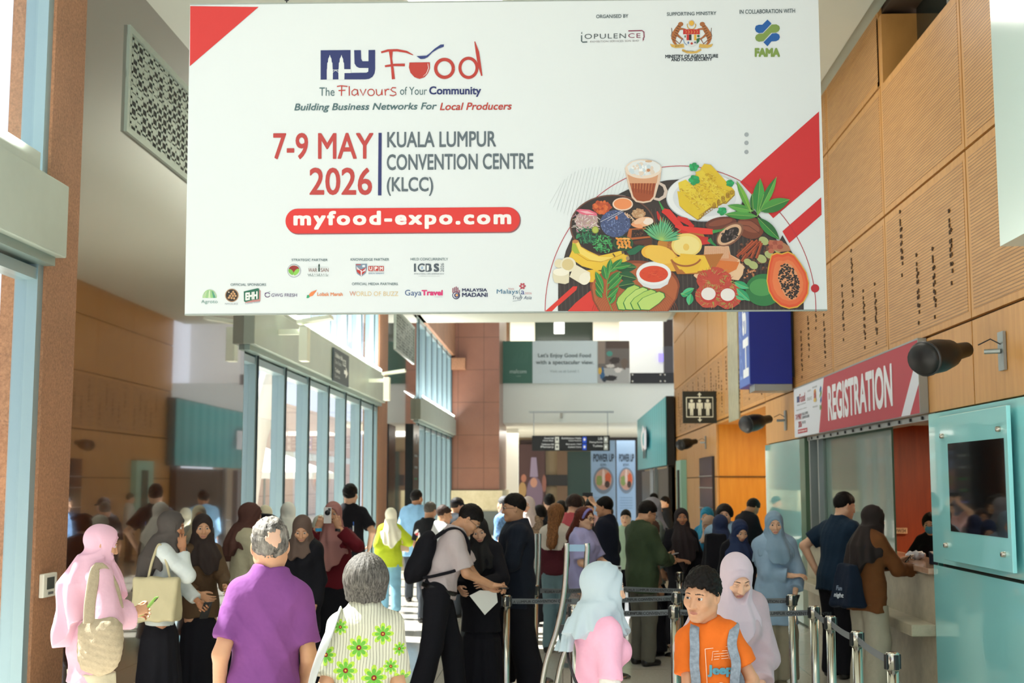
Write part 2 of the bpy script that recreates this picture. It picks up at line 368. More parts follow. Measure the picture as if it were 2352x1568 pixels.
for cx, cy, rx, ry, c in ((1383, 858, 6, 14, '#2f5a80'), (1378, 852, 4, 8, '#c9a13c'), (1402, 840, 10, 4, '#c8c2b8'), (1403, 868, 14, 7, '#2c2a2b'), (1420, 850, 9, 6, '#d6d0c8'), (1388, 872, 5, 6, '#24303c'), (1412, 828, 12, 8, '#3b322e'), (1434, 835, 8, 12, '#6a5a4e')): p.ell(cx, cy, rx, ry, c, 3, wob=.5)
p.build('printed_picture', t)
t = thing('glass_balustrade', (0, 49.9, 0), 'dark footed glass balustrade beside the balcony hoarding', 'balustrade')
MB().box(X(1447), X(1562), -.05, .02, yp(1450, 880)[1], yp(1450, 856)[1]).build('base_channel', M_BLACK, t)
MB().box(X(1447), X(1562), -.03, -.015, yp(1450, 856)[1], yp(1450, 795)[1]).build('glass_pane', M_GLASS, t)
for a in (1452, 1516, 1526):
    for bz in (860, 875): MB().lathe([(0, 0), (.04, 0), (.04, .02), (0, .02)], 10, M=Matrix.Translation((X(a), -.05, yp(a, bz)[1])) @ Matrix.Rotation(PI / 2, 4, 'X')).build('stud', M_CHROME, t)
struct(MB().box(X(1447), 9, 58, 58.2, 5.7, 10).build('wall_cafe', mat('cafe_white', '#e9e7e2', .7)))
MB().box(X(1490) + 1, X(1520) + 1, 57.9, 58, at(1500, 830, Y=58).z, at(1500, 812, Y=58).z).build('purple_light_strip', mat('purple_glow', '#8d7cf0', .5, emit=1.2), bpy.data.objects['wall_cafe'])
struct(MB().box(X(1148), 9, 50.9, 63, 5.6, 5.7).build('floor', M_FLOOR))
# far hall content
def far_rect(nm, px0, py0, px1, py1, Y, m, par, d=.1):
    x0, x1, z0, z1 = P_y(px0, py0, px1, py1, Y); return MB().box(x0, x1, Y, Y + d, max(z0, 0), z1).build(nm, m, par)
wf = bpy.data.objects['wall_far']
far_rect('dark_panel', 1195, 1010, 1253, 1230, 65.8, mat('plum_dark', '#3a2a2c', .6), wf)
far_rect('green_glass_panel', 1302, 1036, 1358, 1230, 65.8, mat('deep_green', '#1f3a33', .3), wf)
far_rect('dark_panel', 1252, 1090, 1303, 1115, 65.7, M_BLACK, wf)
far_rect('brown_panel', 1280, 1036, 1303, 1230, 65.75, mat('brown_panel', '#6e5844', .6), wf)
far_rect('dark_panel', 1400, 990, 1480, 1230, 65.8, mat('plum_dark2', '#2f2b2b', .6), wf)
x0, x1, _, _ = P_y(1160, 1000, 1190, 1100, 55); struct(MB().box(x0, x1, 55, 55.6, 0, 4.2).build('wall_column', mat('white_column', '#e6e8de', .6)))
t = thing('wall_mural', (0, 65.6, 0), 'large dark mural picturing a cook behind the white column', 'mural')
p = Print((0, 0, 0), (1, 0, 0), (0, 0, 1), (0, -1, 0), px=lambda a, b: (lambda q_: (q_.x, q_.z))(at(a, b, Y=65.6))); p.L = .01
p.rect(1148, 1020, 1252, 1180, '#4a3436', 1).ell(1228, 1135, 19, 40, '#77667c', 2).ell(1226, 1108, 8, 11, '#b98a78', 3).poly([(1217, 1095), (1220, 1050), (1232, 1050), (1236, 1095)], '#8f84a0', 4).ell(1200, 1125, 9, 18, '#a88a5c', 3).ell(1203, 1098, 6, 9, '#a8705c', 3).ell(1250, 1110, 5, 20, '#8a5c52', 2)
p.build('printed_picture', t)
MB().box(at(1148, 1020, Y=65.6).x, at(1252, 1020, Y=65.6).x, .01, .1, 0.3, at(1148, 1020, Y=65.6).z).build('panel', M_DARK, t)
# power-up posters
for (x0_, x1_, lab) in ((1357, 1415, 'tall blue poster reading POWER UP, left one with larger bowl'), (1416, 1461, 'tall blue poster reading POWER UP, right narrower one')):
    YP = 53 if x0_ == 1357 else 54; t = thing('poster_stand', (0, YP, 0), lab, 'poster')
    px = lambda a, b: (lambda q_: (q_.x, q_.z))(at(a, b, Y=YP - .06))
    a = px(x0_, 1011); b = px(x1_, 1230); MB().box(a[0], b[0], -.05, .05, 0, a[1]).build('panel', mat('poster_blue', '#9db9d6', .5), t)
    p = Print((0, -.055, 0), (1, 0, 0), (0, 0, 1), (0, -1, 0), px=px); p.L = .006; w = x1_ - x0_; cx = (x0_ + x1_) / 2
    p.text('POWER UP', x0_ + 6, 1042, x1_ - 5, 1060, '#2b3440', 1, .02).text('BOWL', cx - 7, 1064, cx + 7, 1070, '#4a5a6a', 1)
    p.ell(cx, 1103, w * .4, 31 if w > 50 else 30, '#7b8796', 1).ell(cx, 1101, w * .33, 24, '#c79a86', 2).ell(cx - w * .15, 1103, w * .13, 12, '#8a9a58', 3, wob=.4).ell(cx + w * .18, 1098, w * .12, 13, '#d0603c', 3, wob=.4).ell(cx, 1095, w * .06, 18, '#e2c6ba', 4, wob=.3).ell(cx + w * .15, 1112, w * .1, 8, '#4a3a34', 4)
    for k in range(5): p.rect(x0_ + 8, 1142 + k * 6, x1_ - 8, 1143 + k * 6, '#6f8ba8', 1)
    p.build('printed_picture', t)
# hanging direction sign
YS = 46.0; px = lambda a, b: (lambda q_: (q_.x, q_.z))(at(a, b, Y=YS - .05)); t = thing('direction_sign', (0, YS, 0), 'black hanging direction sign with white and blue arrows', 'sign')
a = px(1222, 1000); b = px(1401, 1035); MB().box(a[0], b[0], -.04, .04, b[1], a[1]).build('panel', M_BLACK, t, bevel=.01)
p = Print((0, -.045, 0), (1, 0, 0), (0, 0, 1), (0, -1, 0), px=px); p.L = .004
for x, c in ((1275, '#d8d8cc'), (1338, '#1f55d8'), (1387, '#b8b8b0')): p.rect(x, 1003, x + 9, 1017, c, 1).rect(x, 1019, x + 9, 1033, c, 1).ell(x + 4.5, 1009, 2.4, 3, '#fff' if c != '#d8d8cc' else '#666', 2).ell(x + 4.5, 1026, 2.4, 3, '#fff' if c != '#d8d8cc' else '#666', 2)
for s_, a0, a1, y0, y1 in (('Grand Hall', 1250, 1272, 1004, 1008), ('Dewan Besar', 1247, 1272, 1010, 1013), ('Conference Hall', 1244, 1272, 1018, 1022), ('Plenary', 1242, 1272, 1024, 1029), ('Exhibition Halls', 1290, 1335, 1004, 1008), ('Dewan Pameran', 1306, 1335, 1010, 1013), ('Banquet Hall', 1300, 1335, 1018, 1022), ('Centre Core', 1305, 1335, 1024, 1028), ('Lift', 1374, 1384, 1004, 1010), ('Meeting Rooms', 1354, 1384, 1013, 1018), ('Toilets', 1361, 1384, 1021, 1026)): p.text(s_, a0, y0, a1, y1, '#e8e8e8', 1, .01)
p.build('printed_text', t)
for x in (1226, 1396): MB().tube([(px(x, 1000)[0], 0, px(x, 1000)[1]), (px(x, 1000)[0], 0, 4.4 + .0)], .015).build('rod', M_STEEL, t)
MB().box(px(1215, 970)[0], px(1410, 970)[0], -.1, .1, 4.36, 4.42).build('hanging_rail', M_STEEL, t)
MB().box(-.05, .05, -.05, 4.0, 4.38, 4.42).build('hanging_rail', M_STEEL, t)
# ---------------------------------------------------------------- right wall
wr = struct(MB().box(3.24, 3.6, 17.0, 20.2, 0, ZC + .2).box(3.24, 3.6, 26.75, 36.5, 0, ZC + .2).box(3.24, 3.6, 17, 36.5, 3.1, ZC + .2)
            .box(3.24, 3.6, 5, 17, 2.45, 5.79).box(3.24, 3.6, 12.62, 17, 5.79, ZC + .2).box(3.24, 3.6, 5, 12.62, 6.55, 7).box(3.24, 3.6, 5, 11.15, 0, 2.45)
            .build('wall_right', mat('wall_backing', '#4a3826', .8)))
seams = [4.95, 7.5, 10.05, 12.6, 15.15, 17.7, 20.25, 22.8, 25.35, 27.9, 30.45, 33.0, 36.5]
rows = [(3.12, 4.47), (4.47, 5.79), (5.79, 6.95)]
def slots(mb, yc, zc, r):
    pat = [(0, 1), (0, .86), (0, .8), (-1, .72), (0, .70), (-1, .6), (0, .6), (-1, .5), (0, .48), (0, .4), (-1, .38), (0, .28), (-1, .26), (-1, .18), (0, .02)]
    for k, (dx, t) in enumerate(pat):
        y = yc + dx * .035; z = zc + (t - .5) * .62 + r.uniform(-.012, .012)
        mb.box(3.183, 3.2, y - .012, y + .012, z - .016, z + .016, 1); 
        if k % 3 == 0: mb.box(3.183, 3.2, y - .03, y + .012, z - .006, z + .006, 1)
M_SLOT = mat('slot_brown', '#4b3010', .7); rr = random.Random(3)
for i in range(1, len(seams) - 1):
    y0, y1 = seams[i], seams[i + 1]
    for ri, (z0, z1) in enumerate(rows):
        if ri == 2 and y1 < 12.8: continue
        g = .012; p_ = MB(); far = y0 >= 20
        p_.box(3.195, 3.235, y0 + g, y1 - g, z0 + g, z1 - g, 2)
        m_ = .07; p_.box(3.192, 3.196, y0 + m_, y1 - m_, z0 + m_, z1 - m_, 0 if not (far and ri) else 2)
        if ri == 0:
            if 10 < y0 < 16:
                n = 4
                for k in range(n): slots(p_, y0 + .35 + k * (y1 - y0 - .55) / n + .1, z0 + (.42, .93, .62, .4)[(k + i) % 4] * 1.0 + .03, rr)
            elif y0 > 16:
                for k in range(5): slots(p_, y0 + .3 + k * .45, z0 + (.45, .85, .6)[k % 3], rr)
        p_.build('wood_panel', [M_PERF, M_SLOT, M_WOOD], wr)
# plain wood band above the glass, z 2.45..3.12 ; plain wood lower wall further away
for i in range(0, len(seams) - 1):
    y0, y1 = seams[i], seams[i + 1]
    if y1 <= 20.3:
        if 11.4 < y0 < 16: y0 = max(y0, 17.4)
        MB().box(3.195, 3.235, y0 + .012, y1 - .012, 2.46, 3.108).build('wood_panel', M_WOOD, wr)
for y0, y1 in ((26.7, 27.9), (27.9, 29.6), (29.6, 31.2), (31.2, 33.2), (33.2, 36.5)):
    MB().box(3.195, 3.235, y0 + .01, y1 - .01, 0, 1.98).build('wood_panel', M_WOOD, wr); MB().box(3.195, 3.235, y0 + .01, y1 - .01, 2.0, 3.1).build('wood_panel', M_WOOD, wr)
# upper window in the wood wall
wn = struct(MB().box(3.55, 3.57, 5, 12.5, 5.79, 6.9).build('window_9', mat('dark_window', '#2b3330', .08)))
MB().box(3.2, 3.6, 12.5, 12.62, 5.79, 6.5).build('window_frame', M_WOOD, wn); MB().box(3.2, 3.6, 5, 12.6, 5.72, 5.79).build('window_sill', M_WOOD, wn)
MB().box(3.5, 3.56, 11.3, 11.36, 5.79, 6.9).build('window_frame', M_STEEL, wn)
MB().box(3.195, 3.235, 12.62, 12.7, 5.79, 6.5).build('window_frame', M_WOOD, wn)
# pale glazed strip and near white column
struct(MB().box(3.17, 3.2, 23.1, 24.5, 3.0, 6.5).build('trim_5', mat('pale_etched_glass', '#a8a68c', .3, ns=6, na=.2)))
struct(MB().box(3.02, 3.19, 8.0, 8.83, 3.47, 6.5).build('trim_6', mat('pale_glass_fin', '#c4dcdc', .15)))
# recess with orange wood
rc = struct(MB().box(3.24, 9, 26.7, 27, 0, 3.1).build('wall_recess', M_ORANGE))
MB().box(3.22, 9, 26.66, 26.7, 1.98, 2.0).build('groove', M_SLOT, rc)
MB().box(3.24, 9, 20.0, 20.2, 0, 3.1).build('recess_side', M_ORANGE, rc); MB().box(3.2, 9, 20.2, 26.7, 3.06, 3.1).build('recess_soffit', M_WOOD, rc)
MB().box(8.9, 9, 20.2, 26.7, 0, 3.1).build('recess_back', M_ORANGE, rc)
for y in (21.5, 23.3, 25.2):
    t = thing('downlight', (3.7, y, 3.05), 'small bright square downlight in the orange recess soffit', 'light', group='downlights in the orange recess'); MB().box(-.14, .14, -.14, .14, 0, .012).build('frame', M_WHITE, t); MB().box(-.11, .11, -.11, .11, -.006, 0).build('diffuser', mat('diffuser', '#fffaf0', .4, emit=3), t)
# turquoise glass panels
g = struct(MB().box(3.17, 3.24, 17.3, 20.2, 0.02, 2.44).build('wall_glass_panel', M_TURQ)); MB().box(3.17, 3.3, 16.95, 17.3, .02, 2.44).build('jamb', mat('green_jamb', '#55755f', .3), g)
g = struct(MB().box(3.16, 3.24, 5.0, 11.2, 1.19, 2.44).box(3.16, 3.24, 5.0, 11.2, 0.02, 1.165).build('wall_glass_panel', M_TURQ))
MB().box(3.2, 3.5, 11.19, 11.21, 0, 2.44).build('glass_edge', mat('glass_edge', '#3f7f72', .2), g)
# counter window
ct = struct(MB().box(3.17, 3.5, 11.22, 16.95, 0, 1.08).build('wall_counter', M_MARBLE))
MB().box(3.12, 3.6, 11.22, 16.9, 1.08, 1.13).build('counter_top', m_stone('pink_marble', '#a98670', '#c4a188', .12, 9), ct, bevel=.006)
MB().box(2.96, 3.17, 11.22, 16.95, .56, .66).build('bag_ledge', M_MARBLE, ct, bevel=.008)
struct(MB().box(3.24, 9, 16.95, 17.1, 0, 2.6).build('wall_office', M_REDWOOD)); struct(MB().box(6.6, 6.7, 11.2, 17, 0, 2.9).build('wall_office_back', M_REDWOOD))
struct(MB().box(3.24, 7, 11.1, 11.2, 0, 2.9).build('wall_office_side', M_REDWOOD)); struct(MB().box(3.6, 6.7, 11.1, 17, 2.6, 2.7).build('ceiling', mat('office_ceiling', '#b9b4a4', .8)))
struct(MB().box(3.22, 3.6, 11.2, 17.0, 2.44, 2.5).build('trim_7', mat('header_soffit', '#8f9088', .6)))
w = struct(MB().box(3.32, 3.34, 13.1, 16.75, 1.13, 2.43).build('window_8', M_FROST))
MB().box(3.2, 3.3, 16.75, 16.82, .66, 2.44).build('window_frame', M_STEEL, w); MB().box(3.24, 3.3, 16.4, 16.46, .66, 2.44).build('window_frame', M_STEEL, w)
b_ = MB().box(3.2, 3.24, 11.22, 16.9, 2.40, 2.445)
b_.build('head_track', M_STEEL, w)
for k in range(14): MB().box(3.185, 3.2, 11.5 + k * .39, 11.53 + k * .39, 2.41, 2.44).build('fixing', M_BLACK, w)
# room tag plate inside the office
# LG/WW/34 : projected on the office far wall
YO = 16.9; t = thing('room_tag', (0, YO, 0), 'small cream tag reading G/WW/34 on cherry panel', 'sign'); px = lambda a, b: (lambda q_: (q_.x, q_.z))(at(a, b, Y=YO - .03))
a = px(2040, 1212); b = px(2085, 1225); MB().box(a[0], b[0], -.02, .04, b[1], a[1]).build('plate', mat('tag_cream', '#c9a684', .5), t)
p = Print((0, -.022, 0), (1, 0, 0), (0, 0, 1), (0, -1, 0), px=px); p.text('G/WW/34', 2044, 1214.5, 2081, 1222.5, '#3b1e10', 1, .015); p.build('printed_text', t)
# wall display on stand-off glass plate
t = thing('wall_display', (3.16, 9.7, 1.85), 'dark wall screen on turquoise stand-off glass plate', 'screen')
def yz_at(px_, py_, X=3.1): a_ = at(px_, py_, X=X); return a_.y, a_.z
ya, za = yz_at(2163, 962); yb, zb = yz_at(2333, 1300); zt = 2.39; zb = 1.24
MB().box(-.08, -.05, yb - 9.7, ya - 9.7, zb - 1.85, zt - 1.85).build('glass_plate', M_TURQ, t, bevel=.004)
ys0, zs0 = yz_at(2306, 1010, 3.08); ys1, zs1 = yz_at(2185, 1222, 3.08)
MB().box(-.084, -.08, ys0 - 9.7, ys1 - 9.7, 1.475 - 1.85, 2.165 - 1.85).build('screen', mat('screen_black', '#0c0c0c', .05, coat=1), t)
for y in (yb + .14, ya - .1):
    for z in (zb + .12, zt - .16): MB().lathe([(0, .02), (.018, .02), (.02, 0), (.02, -.06)], 14, M=Matrix.Translation((-.09, y - 9.7, z - 1.85)) @ Matrix.Rotation(-PI / 2, 4, 'Y')).build('standoff_bolt', M_CHROME, t)
# registration sign
t = thing('registration_sign', (3.19, 14.4, 2.77), 'long red and white banner reading REGISTRATION above the counter window', 'sign')
Y0, Y1 = 11.3, 17.35
MB().box(-.07, -.0, Y0 - 14.4, Y1 - 14.4, -.31, .33).build('board', mat('sign_white', '#d5dae6', .6), t)
p = Print((-.071, 0, 0), (0, -1, 0), (0, 0, 1), (-1, 0, 0)); p.L = .001
R = '#b23244'; u0, u1 = -2.95, 3.1
p.poly([(-1.32, -.31), (-.95, .33), (u1, .33), (u1, -.31)], R, 1).poly([(2.48, -.31), (u1, .22), (u1, -.05), (2.78, -.31)], '#d5dae6', 2)
p.text('REGISTRATION', -.75, .215, 2.2, -.2, '#e6e8f0', 3, .035)
p.rect(-2.72, .14, -2.56, .22, '#3a4273', 2).text('Food', -2.53, .24, -2.15, .13, '#b0404a', 2, .01).text('The Flavours of Your Community', -2.72, .115, -2.1, .09, '#555', 2).text('Building Business Networks For Local Producers', -2.78, .05, -2.05, .03, '#666', 2)
p.text('7-9 MAY', -2.85, -.01, -2.42, -.09, '#b0404a', 2, .02).text('2026', -2.66, -.11, -2.42, -.19, '#b0404a', 2, .02).text('KUALA LUMPUR', -2.38, -.01, -1.98, -.045, '#666c78', 2, .015).text('CONVENTION CENTRE', -2.38, -.055, -1.9, -.09, '#666c78', 2, .015).text('(KLCC)', -2.38, -.12, -2.15, -.16, '#666c78', 2, .015)
p.rect(-2.7, -.27, -2.05, -.215, R, 2).text('myfood-expo.com', -2.66, -.228, -2.09, -.258, '#fff', 3, .01)
p.text('ORGANISED BY', -1.97, .25, -1.75, .23, '#555', 2).text('OPULENCE', -2.02, .16, -1.7, .12, '#777', 2).text('SUPPORTING MINISTRY', -1.66, .27, -1.36, .25, '#555', 2).ell(-1.5, .19, .07, .045, '#c98a3c', 2, wob=.3).ell(-1.5, .14, .07, .06, '#a8483c', 3, wob=.3).ell(-1.5, .1, .09, .025, '#d0b060', 4).text('MINISTRY OF AGRICULTURE', -1.65, .03, -1.36, .01, '#444', 2)
p.poly([(-1.22, .2), (-1.14, .25), (-1.1, .22), (-1.18, .16)], '#1660a8', 2).poly([(-1.22, .14), (-1.1, .2), (-1.1, .15), (-1.22, .1)], '#7d9c4c', 2).poly([(-1.2, .08), (-1.1, .13), (-1.12, .06), (-1.18, .04)], '#1660a8', 2).text('FAMA', -1.23, .02, -1.11, -.04, '#7d9c4c', 2, .03)
p.build('printed_picture', t)
MB().box(-.075, 0, Y0 - 14.4, Y1 - 14.4, .33, .345).box(-.075, 0, Y0 - 14.4 - .012, Y0 - 14.4, -.31, .345).build('frame', M_STEEL, t)
# blue projecting box sign
t = thing('blue_box_sign', (2.58, 17.6, 3.2), 'tall blue box sign with white Hall lettering on wood wall', 'sign')
MB().box(0, .57, 0, 1.05, 0, 3.2).build('box', mat('deep_blue', '#0628a0', .45), t, bevel=.005)
MB().box(-.004, -.001, .02, 1.03, .01, 3.19).build('side_panel', mat('mid_blue', '#4a70c8', .4), t)
p = Print((-.005, 0, 0), (0, 0, 1), (0, 1, 0), (-1, 0, 0)); p.L = .001
p.text('Hall 1', .12, .08, 2.0, .62, '#eef2fa', 1, .02); p.text('Dewan 1', .12, .68, 1.75, .95, '#8aa5e0', 1, .0); p.build('printed_text', t)
MB().box(.06, .57, .02, .5, -.09, -.0).build('light_tray', M_STEEL, t); MB().box(.57, .62, .1, .95, .1, 3.1).build('bracket', M_BLACK, t)
# lift sign
t = thing('lift_sign', (2.50, 26.6, 3.08), 'square black lift pictogram sign with three white figures', 'sign')
MB().box(0, .69, -.05, .03, 0, .66).build('panel', mat('sign_charcoal', '#23261f', .5), t)
p = Print((.345, -.052, .33), (1, 0, 0), (0, 0, 1), (0, -1, 0)); p.L = .002; w_ = '#e8ecdc'
p.line([(-.27, .2), (.27, .2), (.27, -.2), (-.27, -.2), (-.27, .2)], .02, w_)
for x in (-.165, 0, .165): p.ell(x, .13, .032, .032, w_).poly([(x - .065, .09), (x + .065, .09), (x + .065, -.03), (x + .042, -.03), (x + .035, .04), (x + .03, -.17), (x + .006, -.17), (x, -.02), (x - .006, -.17), (x - .03, -.17), (x - .035, .04), (x - .042, -.03), (x - .065, -.03)], w_)
for s_ in (1, -1): p.poly([(-.045, s_ * .25), (.045, s_ * .25), (0, s_ * .305)], w_).rect(-.012, s_ * .2, .012, s_ * .26, w_)
p.build('pictogram', t)
# speakers
def speaker(y, z, lab, k=1.0):
    t = thing('wall_speaker', (3.19, y, z), lab, 'speaker')
    MB().box(-.02, 0, -.06, .06, -.14, .14).build('wall_plate', M_STEEL, t); MB().tube([(-.02, 0, 0), (-.12, .05, 0)], .018).build('arm', M_STEEL, t)
    M = Matrix.Translation((-.42, .1, -.02)) @ Matrix.Rotation(math.radians(28), 4, 'Z') @ Matrix.Rotation(math.radians(-12), 4, 'Y')
    prof = [(0, -.2), (.13, -.2), (.15, -.17), (.155, -.02), (.13, .08), (.08, .15), (.07, .26), (.05, .28), (0, .28)]
    MB().lathe(prof, 20, M=M @ Matrix.Rotation(PI / 2, 4, 'Y') @ Matrix.Scale(.8, 4, (1, 0, 0))).build('horn_body', mat('speaker_black', '#121214', .45), t)
    MB().lathe([(.152, -.165), (.162, -.16), (.162, -.15), (.152, -.145)], 20, M=M @ Matrix.Rotation(PI / 2, 4, 'Y') @ Matrix.Scale(.8, 4, (1, 0, 0))).build('rim', mat('speaker_rim', '#2c2f33', .3), t)
    MB().tube([(-.16, .06, .05), (-.08, .03, .09), (-.02, .0, .05)], .005, 6).build('cable', M_BLACK, t)
speaker(9.35, 2.80, 'large black horn speaker on wall bracket near the dark wall screen')
speaker(18.4, 2.74, 'black horn speaker left of the REGISTRATION sign')
speaker(28.6, 2.75, 'small distant black horn speaker under the lift sign')
# elevator grid window and pale slot beyond recess
w = struct(MB().box(3.14, 3.2, 27.1, 29.6, .0, 2.42).build('window_7', mat('lift_glass', '#2c2f35', .1)))
for z in (2.0, 1.75, 1.3, .8): MB().box(3.12, 3.14, 27.1, 29.6, z, z + .02).build('window_frame', M_STEEL, w)
struct(MB().box(3.05, 3.2, 33.2, 34.6, .9, 2.45).build('trim_8', mat('pale_turquoise_box', '#9fd6c8', .3)));  MB().box(3.03, 3.05, 33.6, 34.1, 1.2, 2.2).build('slot', M_DARK, bpy.data.objects['trim_8'])
# teal screen facade of the far shop
XT = 2.93
t = thing('shop_fascia', (XT, 36, 2.36), 'long turquoise shop fascia with a white logo cutout', 'sign')
MB().box(0, .22, 0, 13.6, 0, 1.92).build('box', M_BLACK, t)
q = NT('ribbed_teal'); sp = q.n('ShaderNodeSeparateXYZ'); q.t.links.new(q.coord(), sp.inputs[0]); s_ = q.math('SINE', q.math('MULTIPLY', sp.outputs[1], 7))
q.set(Base_Color=q.ramp(q.math('ADD', q.math('MULTIPLY', s_, .5), .5), [(0, srgb('#3fa5b0')), (1, srgb('#63bcc6'))]), Roughness=.4)
MB().box(-.02, 0, .05, 13.5, .0, 1.9).build('ribbed_panel', q.m, t)
p = Print((-.03, 0, 0), (0, 1, 0), (0, 0, 1), (-1, 0, 0)); p.L = .03
p.ell(8.6, 1.0, 1.6, .42, '#f4f6fa', 2).ell(8.0, 1.0, .9, .24, '#63bcc6', 3).rect(6.4, .62, 7.6, 1.25, '#eef2ff', 4).rect(8.2, .35, 9.0, .7, '#10202a', 2).rect(7.9, 1.25, 8.4, 1.45, '#eef2ff', 4).build('logo', t)
struct(MB().box(3.1, 3.3, 36.5, 42, 0, 2.3).box(3.1, 3.3, 44, 50, 0, 2.3).build('wall_shop', mat('shop_dark', '#2d2f2c', .4)))
struct(MB().box(3.0, 3.3, 36.5, 36.9, 0, 4.3).build('trim_9', M_BLACK))
for y in (41.9, 43.9): struct(MB().box(3.0, 3.1, y, y + .2, 0, 2.35).build('trim_10', M_STEEL))
# sign on left header beam
t = thing('beam_sign', (-3.855, 21.4, 3.6), 'dark grey direction sign with white arrow on the header beam', 'sign')
MB().box(0, .03, 0, 1.55, -.03, .53).build('panel', mat('slate_panel', '#3d4a50', .5), t)
p = Print((.031, 0, 0), (0, 1, 0), (0, 0, 1), (1, 0, 0)); p.L = .002
p.text('Exhibition Halls', .12, .46, .85, .38, '#dfe6e6', 1, .01).text('Dewan Pameran', .12, .34, .75, .27, '#b8c2c4', 1).text('123', .88, .42, 1.2, .3, '#dfe6e6', 1, .02).text('Toilets', .12, .2, .6, .13, '#dfe6e6', 1, .01).text('Surau', .12, .1, .6, .04, '#b8c2c4', 1)
p.poly([(1.02, .17), (1.2, .17), (1.2, .1), (1.42, .2), (1.2, .31), (1.2, .24), (1.02, .24)], '#e8eeee', 1); p.build('printed_text', t)
for (px_, py_, lab) in ((640, 760, 'white spotlight bracket on the header beam, nearer one'), (848, 872, 'white spotlight bracket at the far end of the header beam')):
    a = at(px_, py_, X=-3.86); t = thing('wall_spotlight', a, lab, 'light'); m = mat('spot_white', '#edf2e0', .5)
    MB().box(0, .35, -.05, .05, -.05, .02).build('arm', m, t); MB().box(.3, .42, -.1, .1, -.42, .05).build('lamp_body', m, t, bevel=.01); MB().box(.28, .75, -.12, .12, .05, .1, M=Matrix.Rotation(-.15, 4, 'Y')).build('visor', m, t)
# thermostat box on near pier
a = at(50, 1349, X=-3.99); t = thing('access_panel', (XL + .005, 9.95, 1.07), 'small white access control box on the near granite pier', 'box')
MB().box(0, .04, -.14, .12, -.09, .09).build('case', mat('off_white_plastic', '#d9d6c8', .5), t, bevel=.008); MB().box(.04, .043, -.08, .06, -.03, .06).build('display', mat('lcd_dark', '#39403c', .2), t); MB().box(.04, .045, -.06, .04, -.07, -.05).build('button', M_STEEL, t)
# totem at the second pier
t = thing('information_totem', (-3.7, 31.2, 0), 'tall narrow black information totem against second granite pier', 'totem')
MB().box(-.1, .1, 0, 1.3, 0, 3.3).build('body', mat('totem_dark', '#141b1c', .2), t, bevel=.01)
p = Print((.102, 0, 0), (0, 1, 0), (0, 0, 1), (1, 0, 0)); p.L = .002; p.ell(.7, 2.95, .12, .12, '#cdd6e6', 1)
for k, c in enumerate(('#8a97a0', '#8a97a0', '#2e7a4a', '#2e7a4a', '#4a5ac0', '#4a5ac0', '#8a4a6a')): p.rect(.3, 2.5 - k * .28, .9, 2.55 - k * .28, c, 1)
p.build('printed_text', t)
# ---------------------------------------------------------------- outside
ob = struct(MB().box(-17, -15, -12, 95, 0, 6.2).build('wall_outside', M_OUT)); MB().box(-15.0, -14.96, -12, 95, 3.2, 3.6).build('ledge', M_WHITE, ob)
t = thing('leaning_column', (-8.0, 31.5, 0), 'white leaning canopy column outside the glass doors', 'column'); MB().tube([(0, 0, 0), (.5, -.3, 3), (1.8, -.8, 7)], [.35, .32, .28], 20).build('shaft', M_WHITE, t); MB().lathe([(0, .2), (.5, .2), (.6, 0)], 20).build('base_collar', M_STEEL, t)
for (x, y, lab) in ((-10.5, 33, 'white square market umbrella outside the doors, nearer'), (-9.5, 41, 'white square market umbrella outside the doors, farther')):
    t = thing('market_umbrella', (x, y, 0), lab, 'umbrella'); MB().tube([(0, 0, 0), (0, 0, 2.9)], .04).build('pole', M_STEEL, t)
    MB().add([(-1.9, -1.9, 2.2), (1.9, -1.9, 2.2), (1.9, 1.9, 2.2), (-1.9, 1.9, 2.2), (0, 0, 3.0), (-1.9, -1.9, 2.0), (1.9, -1.9, 2.0), (1.9, 1.9, 2.0), (-1.9, 1.9, 2.0)], [(0, 1, 4), (1, 2, 4), (2, 3, 4), (3, 0, 4), (0, 5, 6, 1), (1, 6, 7, 2), (2, 7, 8, 3), (3, 8, 5, 0)]).build('canopy', mat('canvas_white', '#f4f2ea', .8), t)
    MB().lathe([(0, .1), (.4, .1), (.45, 0)], 16).build('base', M_STEEL, t)
# ================================================================ hanging banner (4.03 x 2.0 m)
_th, _ti = math.radians(1.5), math.radians(-1)
BN = Vector((math.sin(_th) * math.cos(_ti), -math.cos(_th) * math.cos(_ti), math.sin(_ti)))
def on_banner(px, py):
    d = ray(px, py); p0 = Vector((0, 8, .15)); s = BN.dot(p0) / BN.dot(d); return d * s + Vector((0, 0, CAM_H))
BO = on_banner(424, 721); _TL = on_banner(437, 14); _TR = on_banner(1876, 0)
BU = (on_banner(1892, 710) - BO).normalized(); BV = BN.cross(BU).normalized()
def bpx(px, py):
    q = on_banner(px, py) - BO; return q.dot(BU), q.dot(BV)
bt = thing('hanging_banner', BO, 'large white hanging event banner with red corners and a heap of food', 'banner')
Mb = Matrix((BU, -BN, BV)).transposed().to_4x4()
wq, hq = bpx(1892, 710)[0], 2.0
MB().box(0, 4.03, .002, .03, 0, 2.0, M=Mb).build('board', mat('banner_vinyl', '#c7cdcf', .55), bt)
MB().box(0, 4.03, .0, .034, -.008, 0, M=Mb).box(0, 4.03, .0, .034, 2.0, 2.008, M=Mb).build('hem_rail', mat('hem_grey', '#8e9690', .5), bt)
